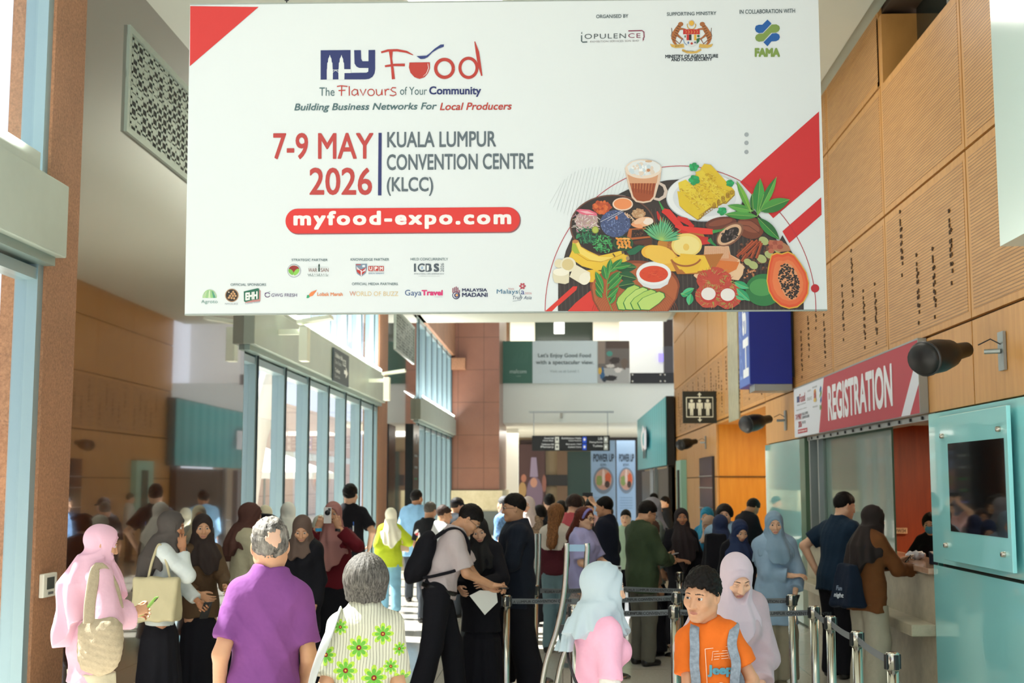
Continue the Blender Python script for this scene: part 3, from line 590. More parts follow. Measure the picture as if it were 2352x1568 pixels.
for a in (.62, 3.4):
    MB().tube([Mb @ Vector((a, .015, 2.0)), Mb @ Vector((a, .015, 2.035))], .004, 8).build('eyelet', M_BLACK, bt)
    r_ = [Mb @ Vector((a + .018 * math.cos(t), .015, 2.045 + .018 * math.sin(t))) for t in [k * PI / 6 for k in range(13)]]
    MB().tube(r_, .004, 8).build('hook', M_BLACK, bt)
    q0 = Mb @ Vector((a, .015, 2.06)); MB().tube([q0, Vector((q0.x, q0.y, ZC - BO.z))], .003, 6).build('suspension_wire', M_STEEL, bt)
def BP():
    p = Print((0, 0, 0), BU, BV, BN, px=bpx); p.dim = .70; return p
A = lambda x, y: (600 + x / 3.2667, 80 + y / 3.2667)
FA = lambda x, y: (1240 + x / 4.126, 340 + y / 4.126)
FB = lambda x, y: (1560 + x / 4.126, 340 + y / 4.126)
# ---- red shapes
p = BP(); RED = '#d8292c'
p.poly([(437, 14), (594, 16), (436, 152)], '#dc3432')
p.poly([(1881, 256), (1884, 408), (1776, 501), (1700, 418), (1750, 372)], RED); p.poly([(1886, 453), (1887, 493), (1813, 558), (1797, 531)], RED)
for y in (309, 328, 349): p.ell(1714.5, y, 5, 5, '#a9b3b8', 1)
p.arc(1563, 714, 311, 333, 180, 360, 1.6, '#c02a3c', 2, 90); p.ell(1872, 662, 9.5, 9.5, '#c4202c', 3)
for k in range(22):
    x = 1275 + k * 8; h = 62 * math.sqrt(max(.02, 1 - ((x - 1360) / 92) ** 2)); p.line([(x - 12, 445 + h * .9), (x + 14, 445 - h)], .9, '#d3dbde', 1)
p.build('stripe_print', bt)
# ---- main logo
p = BP(); NV = '#23306e'; RD = '#c23a30'
p.poly([A(446, 116), A(670, 114), A(670, 258), A(446, 258)], NV).poly([A(446, 258), A(492, 258), A(492, 335), A(446, 336)], NV).poly([A(537, 258), A(580, 258), A(580, 334), A(537, 335)], NV)
p.poly([A(697, 115), A(748, 115), A(750, 180), A(760, 198), A(805, 198), A(805, 114), A(855, 113), A(855, 260), A(850, 290), A(835, 315), A(810, 330), A(780, 334), A(622, 334), A(622, 286), A(790, 284), A(803, 276), A(805, 248), A(735, 248), A(715, 238), A(700, 215)], NV)
bgc = '#e9eff0'
for cx in (515, 602):
    p.poly([A(cx, 150), A(cx + 4, 165), A(cx + 12, 180), A(cx + 14, 205), A(cx + 19, 210), A(cx + 21, 258), A(cx + 23, 262), A(cx + 22, 336), A(cx - 22, 336), A(cx - 23, 262), A(cx - 21, 258), A(cx - 19, 210), A(cx - 14, 205), A(cx - 12, 180), A(cx - 4, 165)], bgc, 2)
p.poly([A(530, 262), A(590, 262), A(590, 266), A(530, 266)], bgc, 2).line([A(537, 282), A(558, 266), A(580, 282)], 1, bgc, 2).poly([A(622, 258), A(672, 258), A(672, 287), A(622, 287)], bgc, 2)
w_ = lambda *a: [x / 3.2667 for x in a]
p.line([A(900, 132), A(950, 118), A(1020, 116), A(1090, 128), A(1140, 152)], w_(14, 17, 18, 16, 5), RD, 3)
p.line([A(972, 120), A(975, 180), A(985, 260), A(992, 333)], w_(30, 16, 20, 24), RD, 3).line([A(928, 236), A(1000, 226), A(1078, 226)], w_(14, 18, 20), RD, 3)
p.poly([A(1112, 208), A(1265, 206), A(1266, 250), A(1250, 290), A(1225, 318), A(1188, 331), A(1150, 318), A(1120, 285), A(1108, 245)], RD, 3).line([A(1250, 215), A(1256, 250), A(1240, 290), A(1215, 312)], w_(3, 5, 4, 2), bgc, 4)
p.arc(*A(1375, 252), 66 / 3.2667, 67 / 3.2667, 0, 360, 25 / 3.2667, RD, 3); p.arc(*A(1555, 248), 64 / 3.2667, 72 / 3.2667, 0, 360, 23 / 3.2667, RD, 3)
p.line([A(1602, 50), A(1622, 130), A(1636, 220), A(1655, 308)], w_(6, 26, 24, 10), RD, 4)
p.poly([A(1165, 160), A(1200, 158), A(1240, 156), A(1262, 140), A(1300, 105), A(1345, 74), A(1371, 72), A(1370, 90), A(1330, 104), A(1285, 132), A(1250, 168), A(1225, 180), A(1195, 182)], '#2b3d80', 4)
TL = '#4d6e74'
p.text('The', *A(436, 395), *A(550, 458), TL, 1, .0)
def strokes(pts, w, c): p.line([A(*q_) for q_ in pts], w / 3.2667, c, 2)
for s_ in ([(568, 388), (600, 382), (648, 388)], [(604, 384), (602, 458)], [(580, 418), (632, 416)], [(660, 385), (661, 456)], [(722, 415), (700, 408), (680, 425), (682, 448), (700, 455), (722, 440), (722, 412), (728, 456)], [(742, 408), (764, 455), (786, 406)], [(862, 408), (866, 445), (880, 456), (900, 446), (906, 408), (908, 452)], [(928, 408), (932, 455)], [(930, 425), (945, 408), (962, 410)], [(1012, 398), (985, 396), (972, 410), (985, 424), (1008, 432), (1012, 448), (990, 457), (964, 452)]): strokes(s_, 8, RD)
p.arc(*A(824, 432), 24 / 3.2667, 24 / 3.2667, 0, 360, 7 / 3.2667, RD, 2)
p.text('of Your', *A(1042, 390), *A(1243, 450), TL, 1, 0).text('Community', *A(1260, 386), *A(1650, 466), NV, 1, .03)
p.text('Building Business Networks For', *A(248, 516), *A(1318, 584), TL, 1, .018, .22, slope=-.008).text('Local Producers', *A(1340, 510), *A(1880, 566), RD, 1, .018, .22, slope=-.008)
p.text('7-9 MAY', *A(90, 736), *A(842, 934), '#c4423e', 1, .016, slope=-.003).text('2026', *A(362, 996), *A(832, 1202), '#c4423e', 1, .016)
p.poly([A(880, 735), A(904, 735), A(902, 1204), A(876, 1204)], '#27316f')
G = '#5f6d76'
p.text('KUALA LUMPUR', *A(945, 728), *A(1762, 846), G, 1, .018, slope=-.008).text('CONVENTION CENTRE', *A(942, 896), *A(2042, 1016), G, 1, .018, slope=-.009).text('(KLCC)', *A(942, 1066), *A(1290, 1208), G, 1, .018)
pill = lambda x0, y0, x1, y1: [A(x1 - 90 + 90 * math.cos(t), (y0 + y1) / 2 + (y1 - y0) / 2 * math.sin(t) - 6) for t in [-PI / 2 + PI * k / 14 for k in range(15)]] + [A(x0 + 90 - 90 * math.cos(t), (y0 + y1) / 2 - (y1 - y0) / 2 * math.sin(t) + 6) for t in [-PI / 2 + PI * k / 14 for k in range(15)]]
p.poly(pill(188, 1304, 1948, 1492), '#8e5a62', 1).poly(pill(182, 1298, 1940, 1484), '#e5342f', 2)
p.text('myfood-expo.com', *A(242, 1322), *A(1876, 1462), '#f8f4f2', 3, .045, 0, 1.25, slope=-.006)
p.build('headline_print', bt)
# ---- small partner logos
p = BP(); C2 = lambda x, y: (440 + x / 5.6, 570 + y / 5.6); C3 = lambda x, y: (800 + x / 5.345, 570 + y / 5.345)
p.text('STRATEGIC PARTNER', *C2(1288, 134), *C2(1750, 166), TL, 1, .005).text('OFFICIAL SPONSORS', *C2(502, 452), *C2(958, 484), TL, 1, .005).text('KNOWLEDGE PARTNER', *C3(28, 122), *C3(502, 154), TL, 1, .005).text('HELD CONCURRENTLY', *C3(764, 118), *C3(1224, 149), TL, 1, .005).text('OFFICIAL MEDIA PARTNERS', *C3(44, 422), *C3(608, 453), TL, 1, .005)
p.arc(*C2(1318, 288), 15, 15, 0, 360, .8, '#8a8fa0', 1).ell(*C2(1318, 284), 12.5, 12.5, '#e9efe6', 2).ell(*C2(1318, 272), 12, 9, '#9b2f2a', 3).ell(*C2(1280, 305), 8, 4.5, '#7ebf4e', 4, 50).ell(*C2(1350, 305), 9, 4.5, '#8fce58', 4, -50)
p.text('WAR', *C2(1500, 256), *C2(1615, 306), '#8a5f55', 1, .0).text('SAN', *C2(1662, 254), *C2(1762, 304), '#8a5f55', 1, .0).poly([C2(1640, 196), C2(1650, 215), C2(1650, 300), C2(1630, 300), C2(1630, 215)], '#24483c', 1)
for k in range(9): p.arc(*C2(1510 + k * 29, 332), 2.2, 2.6 + (k % 3), 10 + 40 * (k % 4), 200, .8, '#4c6a62', 1, 8)
p.line([C2(1500, 358), C2(1762, 358)], .6, '#9bb0b0', 1).line([C2(1500, 243), C2(1762, 243)], .5, '#c9d2d2', 1)
for k, c in enumerate(('#b8dc9c', '#9bd08a', '#cfe8b8', '#9bd08a', '#5aa884')):
    p.poly([C2(148 + k * 32, 638), C2(190 + k * 18, 545), C2(206 + k * 16, 536), C2(176 + k * 34, 638)], c, 1)
p.arc(*C2(232, 638), 15.5, 18, 180, 360, 1.6, '#a8d890', 2).text('Agroto', *C2(124, 664), *C2(335, 720), '#6f9f92', 1)
p.ell(*C2(518, 605), 15.5, 15.3, '#b08a66', 1).ell(*C2(518, 605), 13.5, 13.3, '#2b2521', 2)
for x, y in ((536, 560), (515, 585), (552, 585), (495, 612), (532, 612), (566, 612), (480, 636), (515, 640), (548, 645)): p.ell(*C2(x, y), 2.6, 2.6, '#d0a070', 3, n=10)
p.ell(*C2(480, 565), 1.5, 1.5, '#e8d0b0', 3).text('NYOLIKE', *C2(430, 704), *C2(598, 726), '#a5aeb8', 1)
p.poly([C2(680, 560), C2(850, 520), C2(888, 545), C2(884, 680), C2(700, 702), C2(684, 690)], '#c88a86', 1).poly([C2(672, 556), C2(760, 535), C2(850, 514), C2(870, 520), C2(868, 655), C2(790, 665), C2(690, 692), C2(674, 680)], '#1f6b52', 2)
p.text('EHH', *C2(692, 572), *C2(850, 672), '#f0f4f0', 3, .06, slope=-.13).text('Cocoa Royal', *C2(690, 700), *C2(878, 730), '#9aa4b8', 1, slope=-.15)
p.arc(*C2(976, 600), 5.6, 5, 20, 340, 1.8, '#5c3f6c', 1).arc(*C2(972, 585), 5.5, 2.6, 180, 360, 1, '#7b6c9a', 1).line([C2(990, 562), C2(1012, 556)], 1, '#9bbcae', 1).text('GWG FRESH', *C2(1026, 582), *C2(1356, 624), '#6a5c86', 1, .004)
p.poly([C2(1616, 532), C2(1560, 610), C2(1515, 625), C2(1512, 590), C2(1540, 562)], '#f08a50', 1).poly([C2(1478, 640), C2(1485, 605), C2(1510, 598), C2(1520, 628), C2(1500, 642)], '#3fae7c', 2).text('Lobak Merah', *C2(1616, 568), *C2(1944, 614), '#f09a6c', 1, .03)
p.text('WORLD OF BUZZ', *C3(14, 530), *C3(614, 586), '#ecd09a', 1, .0).text('W', *C3(14, 528), *C3(95, 586), '#e0a090', 2)
p.text('Gaya', *C3(696, 510), *C3(898, 602), '#3a5a92', 1).text('Travel', *C3(900, 512), *C3(1160, 580), '#e0337a', 1, .05).text('magazine', *C3(1060, 590), *C3(1158, 604), '#b8c0cc', 1)
p.text('MALAYSIA', *C3(1396, 492), *C3(1704, 532), '#27305c', 1, .035).text('MADANI', *C3(1396, 546), *C3(1710, 597), '#27305c', 1, .035)
p.ell(*C3(1324, 578), 8.8, 9, '#27305c', 1).ell(*C3(1322, 578), 6.6, 6.6, '#e8e8ee', 2).ell(*C3(1328, 578), 5.4, 5.4, '#3a4478', 3).ell(*C3(1332, 576), 3, 3, '#e8b078', 4)
for k in range(5): p.line([C3(1284 + k * 20, 548), C3(1284 + k * 20, 500 - (12, 22, 30, 18, -12)[k])], 2, '#c05060', 1).line([C3(1288 + k * 20, 548), C3(1288 + k * 20, 500 - (12, 22, 30, 18, -12)[k])], .9, '#27305c', 2)
p.text('Malays', *C3(1822, 504), *C3(2085, 574), '#4a7fa0', 1, .005).text('a', *C3(2120, 520), *C3(2162, 566), '#3f4f9a', 1).text('Visit', *C3(1960, 484), *C3(2034, 508), '#d08a90', 1).text('2026', *C3(2168, 540), *C3(2252, 564), '#e0a0a8', 1).text('Truly Asia', *C3(2018, 584), *C3(2250, 640), '#4f5f7a', 1, 0, .25)
p.line([C3(2138, 490), C3(2108, 500), C3(2096, 530), C3(2112, 575), C3(2130, 600)], 1, '#3f5f70', 1)
for k in range(6): p.ell(*C3(2138 + 26 * math.cos(k * PI / 3), 464 + 26 * math.sin(k * PI / 3)), 3, 2.2, '#c04858', 1, k * 60, n=10)
p.ell(*C3(2138, 464), 2, 2, '#efd9dc', 2).line([C3(2020, 650), C3(2110, 636)], .7, '#4f5f7a', 1)
sh = lambda q_, c, L: p.poly([C3(*a) for a in q_], c, L)
sh([(90, 192), (230, 190), (230, 250), (215, 305), (160, 348), (105, 308), (90, 250)], '#7f95ab', 1); sh([(98, 235), (160, 262), (222, 235), (214, 285), (160, 335), (106, 290)], '#c43a34', 2)
p.line([C3(160, 345), C3(160, 270)], 2.4, '#e8e6ee', 3)
for k in range(3): p.line([C3(160, 285 - k * 5), C3(100, 225 + k * 14)], 1.2, '#e8e6ee', 3).line([C3(160, 300 - k * 5), C3(220, 245 + k * 14)], 1.2, '#e8e6ee', 3)
p.rect(*C3(95, 196), *C3(155, 208), '#c05a60', 3).rect(*C3(172, 206), *C3(206, 232), '#e8ecf2', 3)
for k, s_ in enumerate('UPM'): p.rect(*C3(246 + k * 66, 218), *C3(304 + k * 66, 278), '#c43a34', 1).text(s_, *C3(256 + k * 66, 226), *C3(294 + k * 66, 270), '#f4ecec', 2, .05)
p.text('UNIVERSITI PUTRA MALAYSIA', *C3(248, 286), *C3(438, 294), '#8a6a80', 1).text('BERILMU BERBAKTI', *C3(248, 302), *C3(438, 316), '#7f9fc0', 1, .01)
p.text('I', *C3(806, 188), *C3(830, 288), '#4f5a66', 1, .02).arc(*C3(905, 238), 8.2, 8, 45, 315, 3.6, '#4f5a66', 1).ell(*C3(905, 240), 2, 3, '#9ab8d8', 2).text('B', *C3(948, 188), *C3(1026, 288), '#4f5a66', 1, .06).text('S', *C3(1048, 186), *C3(1116, 290), '#4f5a66', 1, .05)
p.poly([C3(962, 206), C3(990, 212), C3(986, 270), C3(962, 280)], '#e9eff0', 2)
v_, f_ = text_geo('2026', .0); a_ = C3(1132, 290); b_ = C3(1174, 184)
p.mb.add([p.P((a_[0] + (b_[0] - a_[0]) * (1 - q_[1]), a_[1] + (b_[1] - a_[1]) * q_[0]), 1 + q_[2] * .1) for q_ in v_], f_, p.mi('#66707a'))
p.text('INTERNATIONAL CAFE & BEVERAGE SHOW', *C3(808, 306), *C3(1176, 322), '#7a8894', 1).text('A COMPREHENSIVE CAFE PROVISION EVENT', *C3(860, 338), *C3(1122, 346), '#aab4ba', 1)
# top right
C6 = lambda x, y: (1310 + x / 4.3556, 10 + y / 4.3556)
p.text('ORGANISED BY', *C6(258, 104), *C6(580, 140), '#455a60', 1, .012, slope=-.02).text('SUPPORTING MINISTRY', *C6(966, 80), *C6(1460, 116), '#455a60', 1, .012, slope=-.02).text('IN COLLABORATION WITH', *C6(1692, 54), *C6(2248, 96), '#455a60', 1, .012, slope=-.02)
p.text('OPULEN', *C6(142, 296), *C6(556, 345), '#4f5a5e', 1, 0, 0, 1.15, slope=-.015).text('CE', *C6(580, 290), *C6(702, 336), '#8f3a58', 1, 0, 0, 1.15).text('EXHIBITION SERVICES SDN BHD', *C6(200, 364), *C6(686, 382), '#8a8488', 1, 0, 0, 1.1, slope=-.02)
p.line([C6(580, 266), C6(715, 262), C6(735, 275), C6(738, 330), C6(728, 338)], 2.6, '#8f3150', 1).poly([C6(724, 340), C6(740, 345), C6(724, 372)], '#8f3150', 1).line([C6(112, 310), C6(112, 368), C6(122, 378), C6(170, 376)], 2.8, '#4f6266', 1).poly([C6(118, 270), C6(118, 298), C6(106, 290)], '#4f6266', 1)
# crest
p.arc(*C6(1212, 208), 9.6, 9.6, -20, 200, 2.4, '#d8b060', 1).ell(*C6(1212, 188), 5.6, 5.6, '#e8b43c', 2)
for k in range(14): t = k * 2 * PI / 14; p.line([C6(1212 + 24 * math.cos(t), 188 + 24 * math.sin(t)), C6(1212 + 34 * math.cos(t), 188 + 34 * math.sin(t))], .8, '#d8a040', 2)
sh = lambda q_, c, L: p.poly([C6(*a) for a in q_], c, L)
sh([(1128, 250), (1294, 250), (1294, 350), (1268, 400), (1212, 428), (1155, 400), (1128, 350)], '#e4e6e4', 2); sh([(1128, 250), (1294, 250), (1294, 300), (1128, 300)], '#c92a24', 3)
for k in range(5): p.line([C6(1150 + k * 28, 262), C6(1162 + k * 28, 275), C6(1152 + k * 28, 292)], .8, '#e8c060', 4)
for k, c in enumerate(('#c92a24', '#22201e', '#e8e8e4', '#e8b43c')): p.rect(*C6(1162 + k * 25, 302), *C6(1187 + k * 25, 360), c, 3)
sh([(1262, 345), (1294, 335), (1290, 372), (1262, 400)], '#2c6a44', 4); p.ell(*C6(1280, 318), 3, 3, '#2c6a44', 4).ell(*C6(1148, 322), 1.5, 3, '#3a6a5a', 4).ell(*C6(1180, 385), 2, 3, '#5a7ab0', 4).ell(*C6(1214, 392), 3, 2.6, '#c03a34', 4).ell(*C6(1248, 382), 2.4, 2.4, '#6a7488', 4)
p.line([C6(1128, 345), C6(1140, 385), C6(1165, 408)], 1.5, '#6a94c8', 4)
for s_ in (-1, 1):
    T = lambda x, y: C6(1212 + s_ * x, y)
    p.line([T(98, 195), T(120, 215), T(140, 250), T(165, 290), T(180, 340), T(172, 380), T(150, 408)], [5, 9, 12, 13, 11, 6, 4], '#b06a34', 1)
    p.ell(*T(108, 198), 6, 5, '#b06a34', 2).line([T(135, 250), T(95, 245), T(60, 250)], [5, 4, 3], '#b06a34', 2).line([T(150, 300), T(115, 330), T(85, 350)], [6, 4, 3], '#a8602c', 2).line([T(160, 360), T(120, 395), T(95, 350)], 2, '#8a4c28', 2)
    p.line([T(178, 330), T(205, 318), T(195, 280), T(200, 235)], 1.4, '#6c4a3c', 1)
    for k in range(7): p.line([T(112 + k * 9, 225 + k * 24), T(142 + k * 8, 215 + k * 22)], 1, '#3a2418', 3)
    p.poly([T(215, 395), T(170, 405), T(80, 395), T(72, 432), T(160, 438), T(200, 425)], '#dcb458', 4)
p.line([C6(1118, 455), C6(1165, 478), C6(1212, 482), C6(1262, 478), C6(1308, 450)], 5, '#dcb458', 4).text('BERSEKUTU', *C6(1048, 412), *C6(1118, 428), '#5a4010', 5, slope=-.1).text('BERTAMBAH MUTU', *C6(1124, 462), *C6(1230, 474), '#5a4010', 5)
p.text('MINISTRY OF AGRICULTURE', *C6(950, 504), *C6(1478, 540), '#22303a', 1, .035, slope=-.012).text('AND FOOD SECURITY', *C6(1008, 538), *C6(1418, 570), '#22303a', 1, .035, slope=-.012)
BL_, GR_ = '#0a5fae', '#83a04c'
def rb(q_, c):
    p.poly([C6(*a) for a in q_], c, 1)
rb([(1972, 152), (2012, 192), (1925, 284), (1885, 288), (1858, 274), (1846, 245), (1856, 215), (1885, 204), (1920, 204)], BL_)
rb([(2015, 202), (2060, 200), (2088, 215), (2096, 240), (2085, 268), (2058, 282), (2010, 284), (1932, 368), (1885, 374), (1858, 360), (1848, 335), (1858, 308), (1885, 294), (1928, 292)], GR_)
rb([(2018, 292), (2060, 288), (2088, 302), (2096, 328), (2085, 355), (2058, 368), (2012, 370), (1972, 420), (1932, 380)], BL_)
p.text('FAMA', *C6(1844, 436), *C6(2098, 526), GR_, 1, .07)
p.build('partner_logos', bt)
# ---- food heap
p = BP(); rnd = random.Random(9)
def blob(F, pts, c, L): p.poly([F(*a) for a in pts], c, L)
def sc(F, cx, cy, rx, ry, n, cols, r0, r1, L, asp=1): # scattered small pieces
    for k in range(n):
        t = rnd.random() * 2 * PI; r = math.sqrt(rnd.random()); x, y = F(cx + rx * r * math.cos(t), cy + ry * r * math.sin(t))
        q_ = rnd.uniform(r0, r1) / 4.126; p.ell(x, y, q_, q_ * asp, rnd.choice(cols), L, rnd.random() * 180, n=7, wob=.3, seed=k)
# table top arc in dark wood
tb = [(1282, 714), (1282, 645), (1300, 575), (1325, 520)] + [(1563 + 262 * math.cos(math.radians(a)), 712 + 300 * math.sin(math.radians(a))) for a in range(215, 330, 6)] + [(1797, 540), (1825, 590), (1845, 640), (1846, 711)]
p.poly(tb, '#3a302c', 3)
for k in range(110):
    x = 1290 + k * 5; y0 = 714 - 250 * math.sqrt(max(0, 1 - ((x - 1563) / 285) ** 2)); p.line([(x, 712), (x - 6 + rnd.random() * 3, y0 + 10)], .9, ('#5c504a', '#2a2220')[k % 2], 4)
blob(FA, [(262, 1546), (340, 1465), (480, 1350), (600, 1546)], '#e0382c', 5); blob(FA, [(50, 1546), (115, 1546), (345, 1345), (355, 1310), (315, 1310)], '#e0382c', 5); blob(FA, [(115, 1546), (170, 1546), (170, 1490)], '#e9eff0', 5)
# nasi bowl
p.ell(*FA(690, 740), 407 / 4.126, 298 / 4.126, '#6e4638', 5, n=48).ell(*FA(690, 738), 392 / 4.126, 284 / 4.126, '#30241f', 6, n=48)
p.ell(*FA(590, 560), 22, 15, '#c2542a', 7, wob=.35); sc(FA, 590, 560, 80, 60, 30, ['#e07038', '#b04420', '#d8622c'], 10, 22, 8)
p.ell(*FA(785, 532), 23.5, 15, '#f2d4be', 7).ell(*FA(785, 530), 20.5, 12.4, '#f0935a', 8)
p.ell(*FA(715, 715), 35, 31, '#4a5882', 7, wob=.06, n=40); sc(FA, 715, 715, 140, 122, 200, ['#3b4870', '#6a7cab', '#54659a', '#7d8db8', '#2f3a5c'], 5, 11, 8, .45)
p.line([FA(574, 700), FA(795, 586)], .8, '#e8e6ea', 9).line([FA(640, 690), FA(790, 602)], .8, '#e8e6ea', 9).ell(*FA(727, 662), 3, 4.5, '#d86a3c', 9)
p.ell(*FA(440, 690), 26, 22, '#b89a98', 7, wob=.2)
for k in range(70):
    x, y = 330 + rnd.random() * 215, 620 + rnd.random() * 150; a = rnd.random() * PI; p.line([FA(x, y), FA(x + 45 * math.cos(a), y + 32 * math.sin(a))], 1.2, rnd.choice(['#e8dcda', '#d8b4be', '#f2eae6', '#c9889c', '#c8b89a']), 8)
blob(FA, [(340, 592), (380, 578), (470, 585), (535, 615), (545, 640), (480, 640), (400, 630)], '#e46a84', 8); blob(FA, [(370, 596), (450, 598), (520, 625), (440, 622)], '#f0b8c0', 9)
p.ell(*FA(525, 775), 8, 8.5, '#9aa63a', 9).ell(*FA(525, 775), 6, 6.5, '#bcc65c', 10)
sc(FA, 450, 830, 105, 75, 90, ['#1f5c40', '#2f7a52', '#174834', '#3a8a5c'], 12, 26, 8, .35); sc(FA, 600, 915, 90, 85, 110, ['#3f9a56', '#2c7a44', '#55b068', '#1f5c38'], 10, 20, 9, .4)
p.ell(*FA(935, 620), 16, 11, '#c0926a', 7, wob=.3); sc(FA, 935, 620, 60, 42, 60, ['#d8b088', '#b08458', '#e0c09a'], 5, 9, 8, .5)
for k in range(8): p.arc(*FA(820 + k * 12, 620 + k * 14), 3.4, 3, 20 + k * 50, 220 + k * 50, 2.2, ('#ecc8a8', '#e0b088')[k % 2], 9, 8)
p.ell(*FA(980, 700), 23, 11, '#f0b890', 8, -10).ell(*FA(1025, 695), 12, 8, '#f6e4d8', 9).ell(*FA(920, 735), 14, 5, '#f0a474', 9, 15).ell(*FA(945, 690), 14, 6, '#f4c4a0', 9, -25)
blob(FA, [(845, 765), (1000, 755), (1050, 850), (870, 870), (825, 840)], '#b8622c', 8); blob(FA, [(872, 775), (1030, 765), (1035, 835), (865, 850)], '#3a2218', 9); blob(FA, [(880, 885), (1060, 855), (1060, 920), (900, 915)], '#5a2e1c', 8)
sc(FA, 950, 805, 75, 32, 40, ['#6a4028', '#241610'], 4, 8, 10)
p.ell(*FA(790, 905), 23, 17, '#2c5a34', 8).ell(*FA(785, 900), 20, 15, '#1c4026', 9)
for k in range(16): p.ell(*FA(735 + (k % 4) * 34 + (k // 4) * 5, 860 + (k // 4) * 26), 5.5, 2.8, rnd.choice(['#f0a040', '#f4b45c', '#e88c34']), 10, rnd.random() * 120, n=6, wob=.3)
blob(FA, [(820, 980), (940, 920), (1000, 930), (900, 1010), (850, 1015)], '#1f6a48', 9)
# bananas
blob(FA, [(310, 880), (362, 875), (390, 935), (460, 975), (560, 1022), (660, 1000), (760, 975), (798, 985), (800, 1010), (840, 1022), (850, 1055), (790, 1085), (740, 1110), (640, 1150), (540, 1160), (400, 1120), (275, 1035), (300, 980)], '#f0c63c', 10)
blob(FA, [(345, 900), (362, 885), (385, 935), (450, 985), (560, 1030), (700, 1035), (600, 1080), (480, 1060), (380, 1000)], '#f8da6c', 11); blob(FA, [(308, 905), (335, 905), (380, 1000), (330, 1000), (300, 960)], '#a8bc3c', 12); p.ell(*FA(336, 886), 7, 4, '#c8864a', 12)
p.line([FA(350, 1000), FA(450, 1065), FA(580, 1080), FA(700, 1040), FA(790, 1000)], 1.2, '#c89428', 12).line([FA(690, 1000), FA(712, 1030)], 3, '#7a5c30', 12).ell(*FA(786, 990), 3, 3.6, '#6a5840', 12).ell(*FA(832, 1045), 4, 5, '#a8906c', 12)
blob(FA, [(440, 1160), (520, 1150), (590, 1175), (520, 1270), (440, 1272), (475, 1220)], '#f0c02c', 9)
p.ell(*FA(180, 1095), 10, 10, '#ece0bc', 12).ell(*FA(268, 1105), 18, 17, '#f0e8cc', 14).ell(*FA(265, 1105), 13.5, 13, '#e0cb94', 15)
blob(FA, [(330, 1100), (475, 1180), (475, 1230), (400, 1292), (280, 1220)], '#efe6cc', 13); p.ell(*FA(425, 1238), 12.5, 14.5, '#f7f0dc', 14, 25); blob(FA, [(125, 1160), (280, 1165), (275, 1275), (240, 1290), (140, 1275), (120, 1220)], '#e8dfc2', 13); p.ell(*FA(200, 1175), 18, 9, '#f8f2e0', 14)
# drink
blob(FA, [(740, 440), (840, 390), (870, 460)], '#2a2422', 6)
blob(FA, [(803, 190), (1155, 180), (1140, 300), (1090, 470), (1050, 510), (980, 524), (910, 512), (870, 470), (830, 330)], '#e8cbb4', 10); blob(FA, [(850, 330), (1100, 330), (1075, 460), (1040, 498), (980, 508), (920, 498), (885, 460)], '#a64e26', 11); blob(FA, [(830, 255), (1120, 255), (1105, 335), (850, 335)], '#dca47c', 12)
for k in range(16): p.line([FA(868 + k * 14, 335), FA(870 + k * 13, 380 + (k * 37) % 70)], 1.6, ('#c87a4a', '#8c3c1c')[k % 2], 12)
p.ell(*FA(980, 200), 42, 22, '#f0ddcc', 13, n=40).ell(*FA(985, 190), 38, 17, '#e9edee', 14, wob=.1, n=36); sc(FA, 970, 210, 110, 55, 60, ['#f8fafa', '#dfe6ea', '#e9d8c8', '#cfdde6'], 10, 26, 15)
p.ell(*FA(1028, 212), 4, 3.6, '#c88a60', 16).ell(*FA(1030, 128), 8, 2.6, '#dcb898', 16); p.line([FA(1125, 330), FA(1175, 360), FA(1195, 410), (FA(1180, 460)), FA(1130, 490), FA(1080, 480)], [5, 7, 8, 8, 7, 5], '#d8c4b8', 12)
# roti plate
p.ell(*FA(1560, 470), 364 / 4.126, 228 / 4.126, '#b4bcc4', 7, n=60).ell(*FA(1560, 466), 356 / 4.126, 222 / 4.126, '#eef0f2', 8, n=60).ell(*FA(1560, 470), 300 / 4.126, 180 / 4.126, '#dde1e6', 9, n=60)
rolls = [[(235, 150), (300, 160), (520, 400), (520, 440), (440, 520), (380, 520), (200, 200)], [(150, 230), (215, 205), (400, 420), (440, 500), (370, 540), (300, 500)], [(90, 300), (160, 250), (370, 480), (360, 560), (290, 560)], [(-10, 330), (60, 300), (130, 360), (300, 560), (240, 600), (180, 560), (0, 400)], [(-20, 410), (60, 420), (250, 590), (200, 660), (170, 676), (60, 600), (0, 545)]]
for k, r_ in enumerate(rolls):
    cx = sum(a for a, b in r_) / len(r_); cy = sum(b for a, b in r_) / len(r_)
    blob(FB, [(a + 6, b + 10) for a, b in r_], '#a8862c', 10 + k); blob(FB, r_, ('#e6c42c', '#ecd03c')[k % 2], 11 + k)
for k in range(260):
    t = rnd.random(); s_ = rnd.random(); x = -10 + t * 300 + s_ * 230; y = 420 - t * 180 + s_ * 230 - 20; a = rnd.random() * PI
    p.line([FB(x, y), FB(x + 22 * math.cos(a), y + 16 * math.sin(a))], .8, rnd.choice(['#c49a22', '#b88a20', '#f4e26c', '#d8a82a']), 17)
for k in range(14): p.arc(*FB(330 + k * 14 - (k % 3) * 14, 560 - k * 11), 3.4, 3.4, 0, 360, 1.1, '#a87a28', 18, 10)
for k in range(6): p.arc(*FB(200 + k * 20, 650 - k * 14), 3.4, 3.4, 0, 360, 1.1, '#a87a28', 18, 10)
for cx, cy, s_ in ((138, 182, 46), (140, 305, 52), (405, 600, 44), (480, 335, 38)):
    for k in range(5): t = k * 1.25 + cx; p.ell(*FB(cx + s_ * .55 * math.cos(t), cy + s_ * .5 * math.sin(t)), s_ / 8, s_ / 9, ('#1e9a58', '#27ae66')[k % 2], 19, n=9, wob=.4)
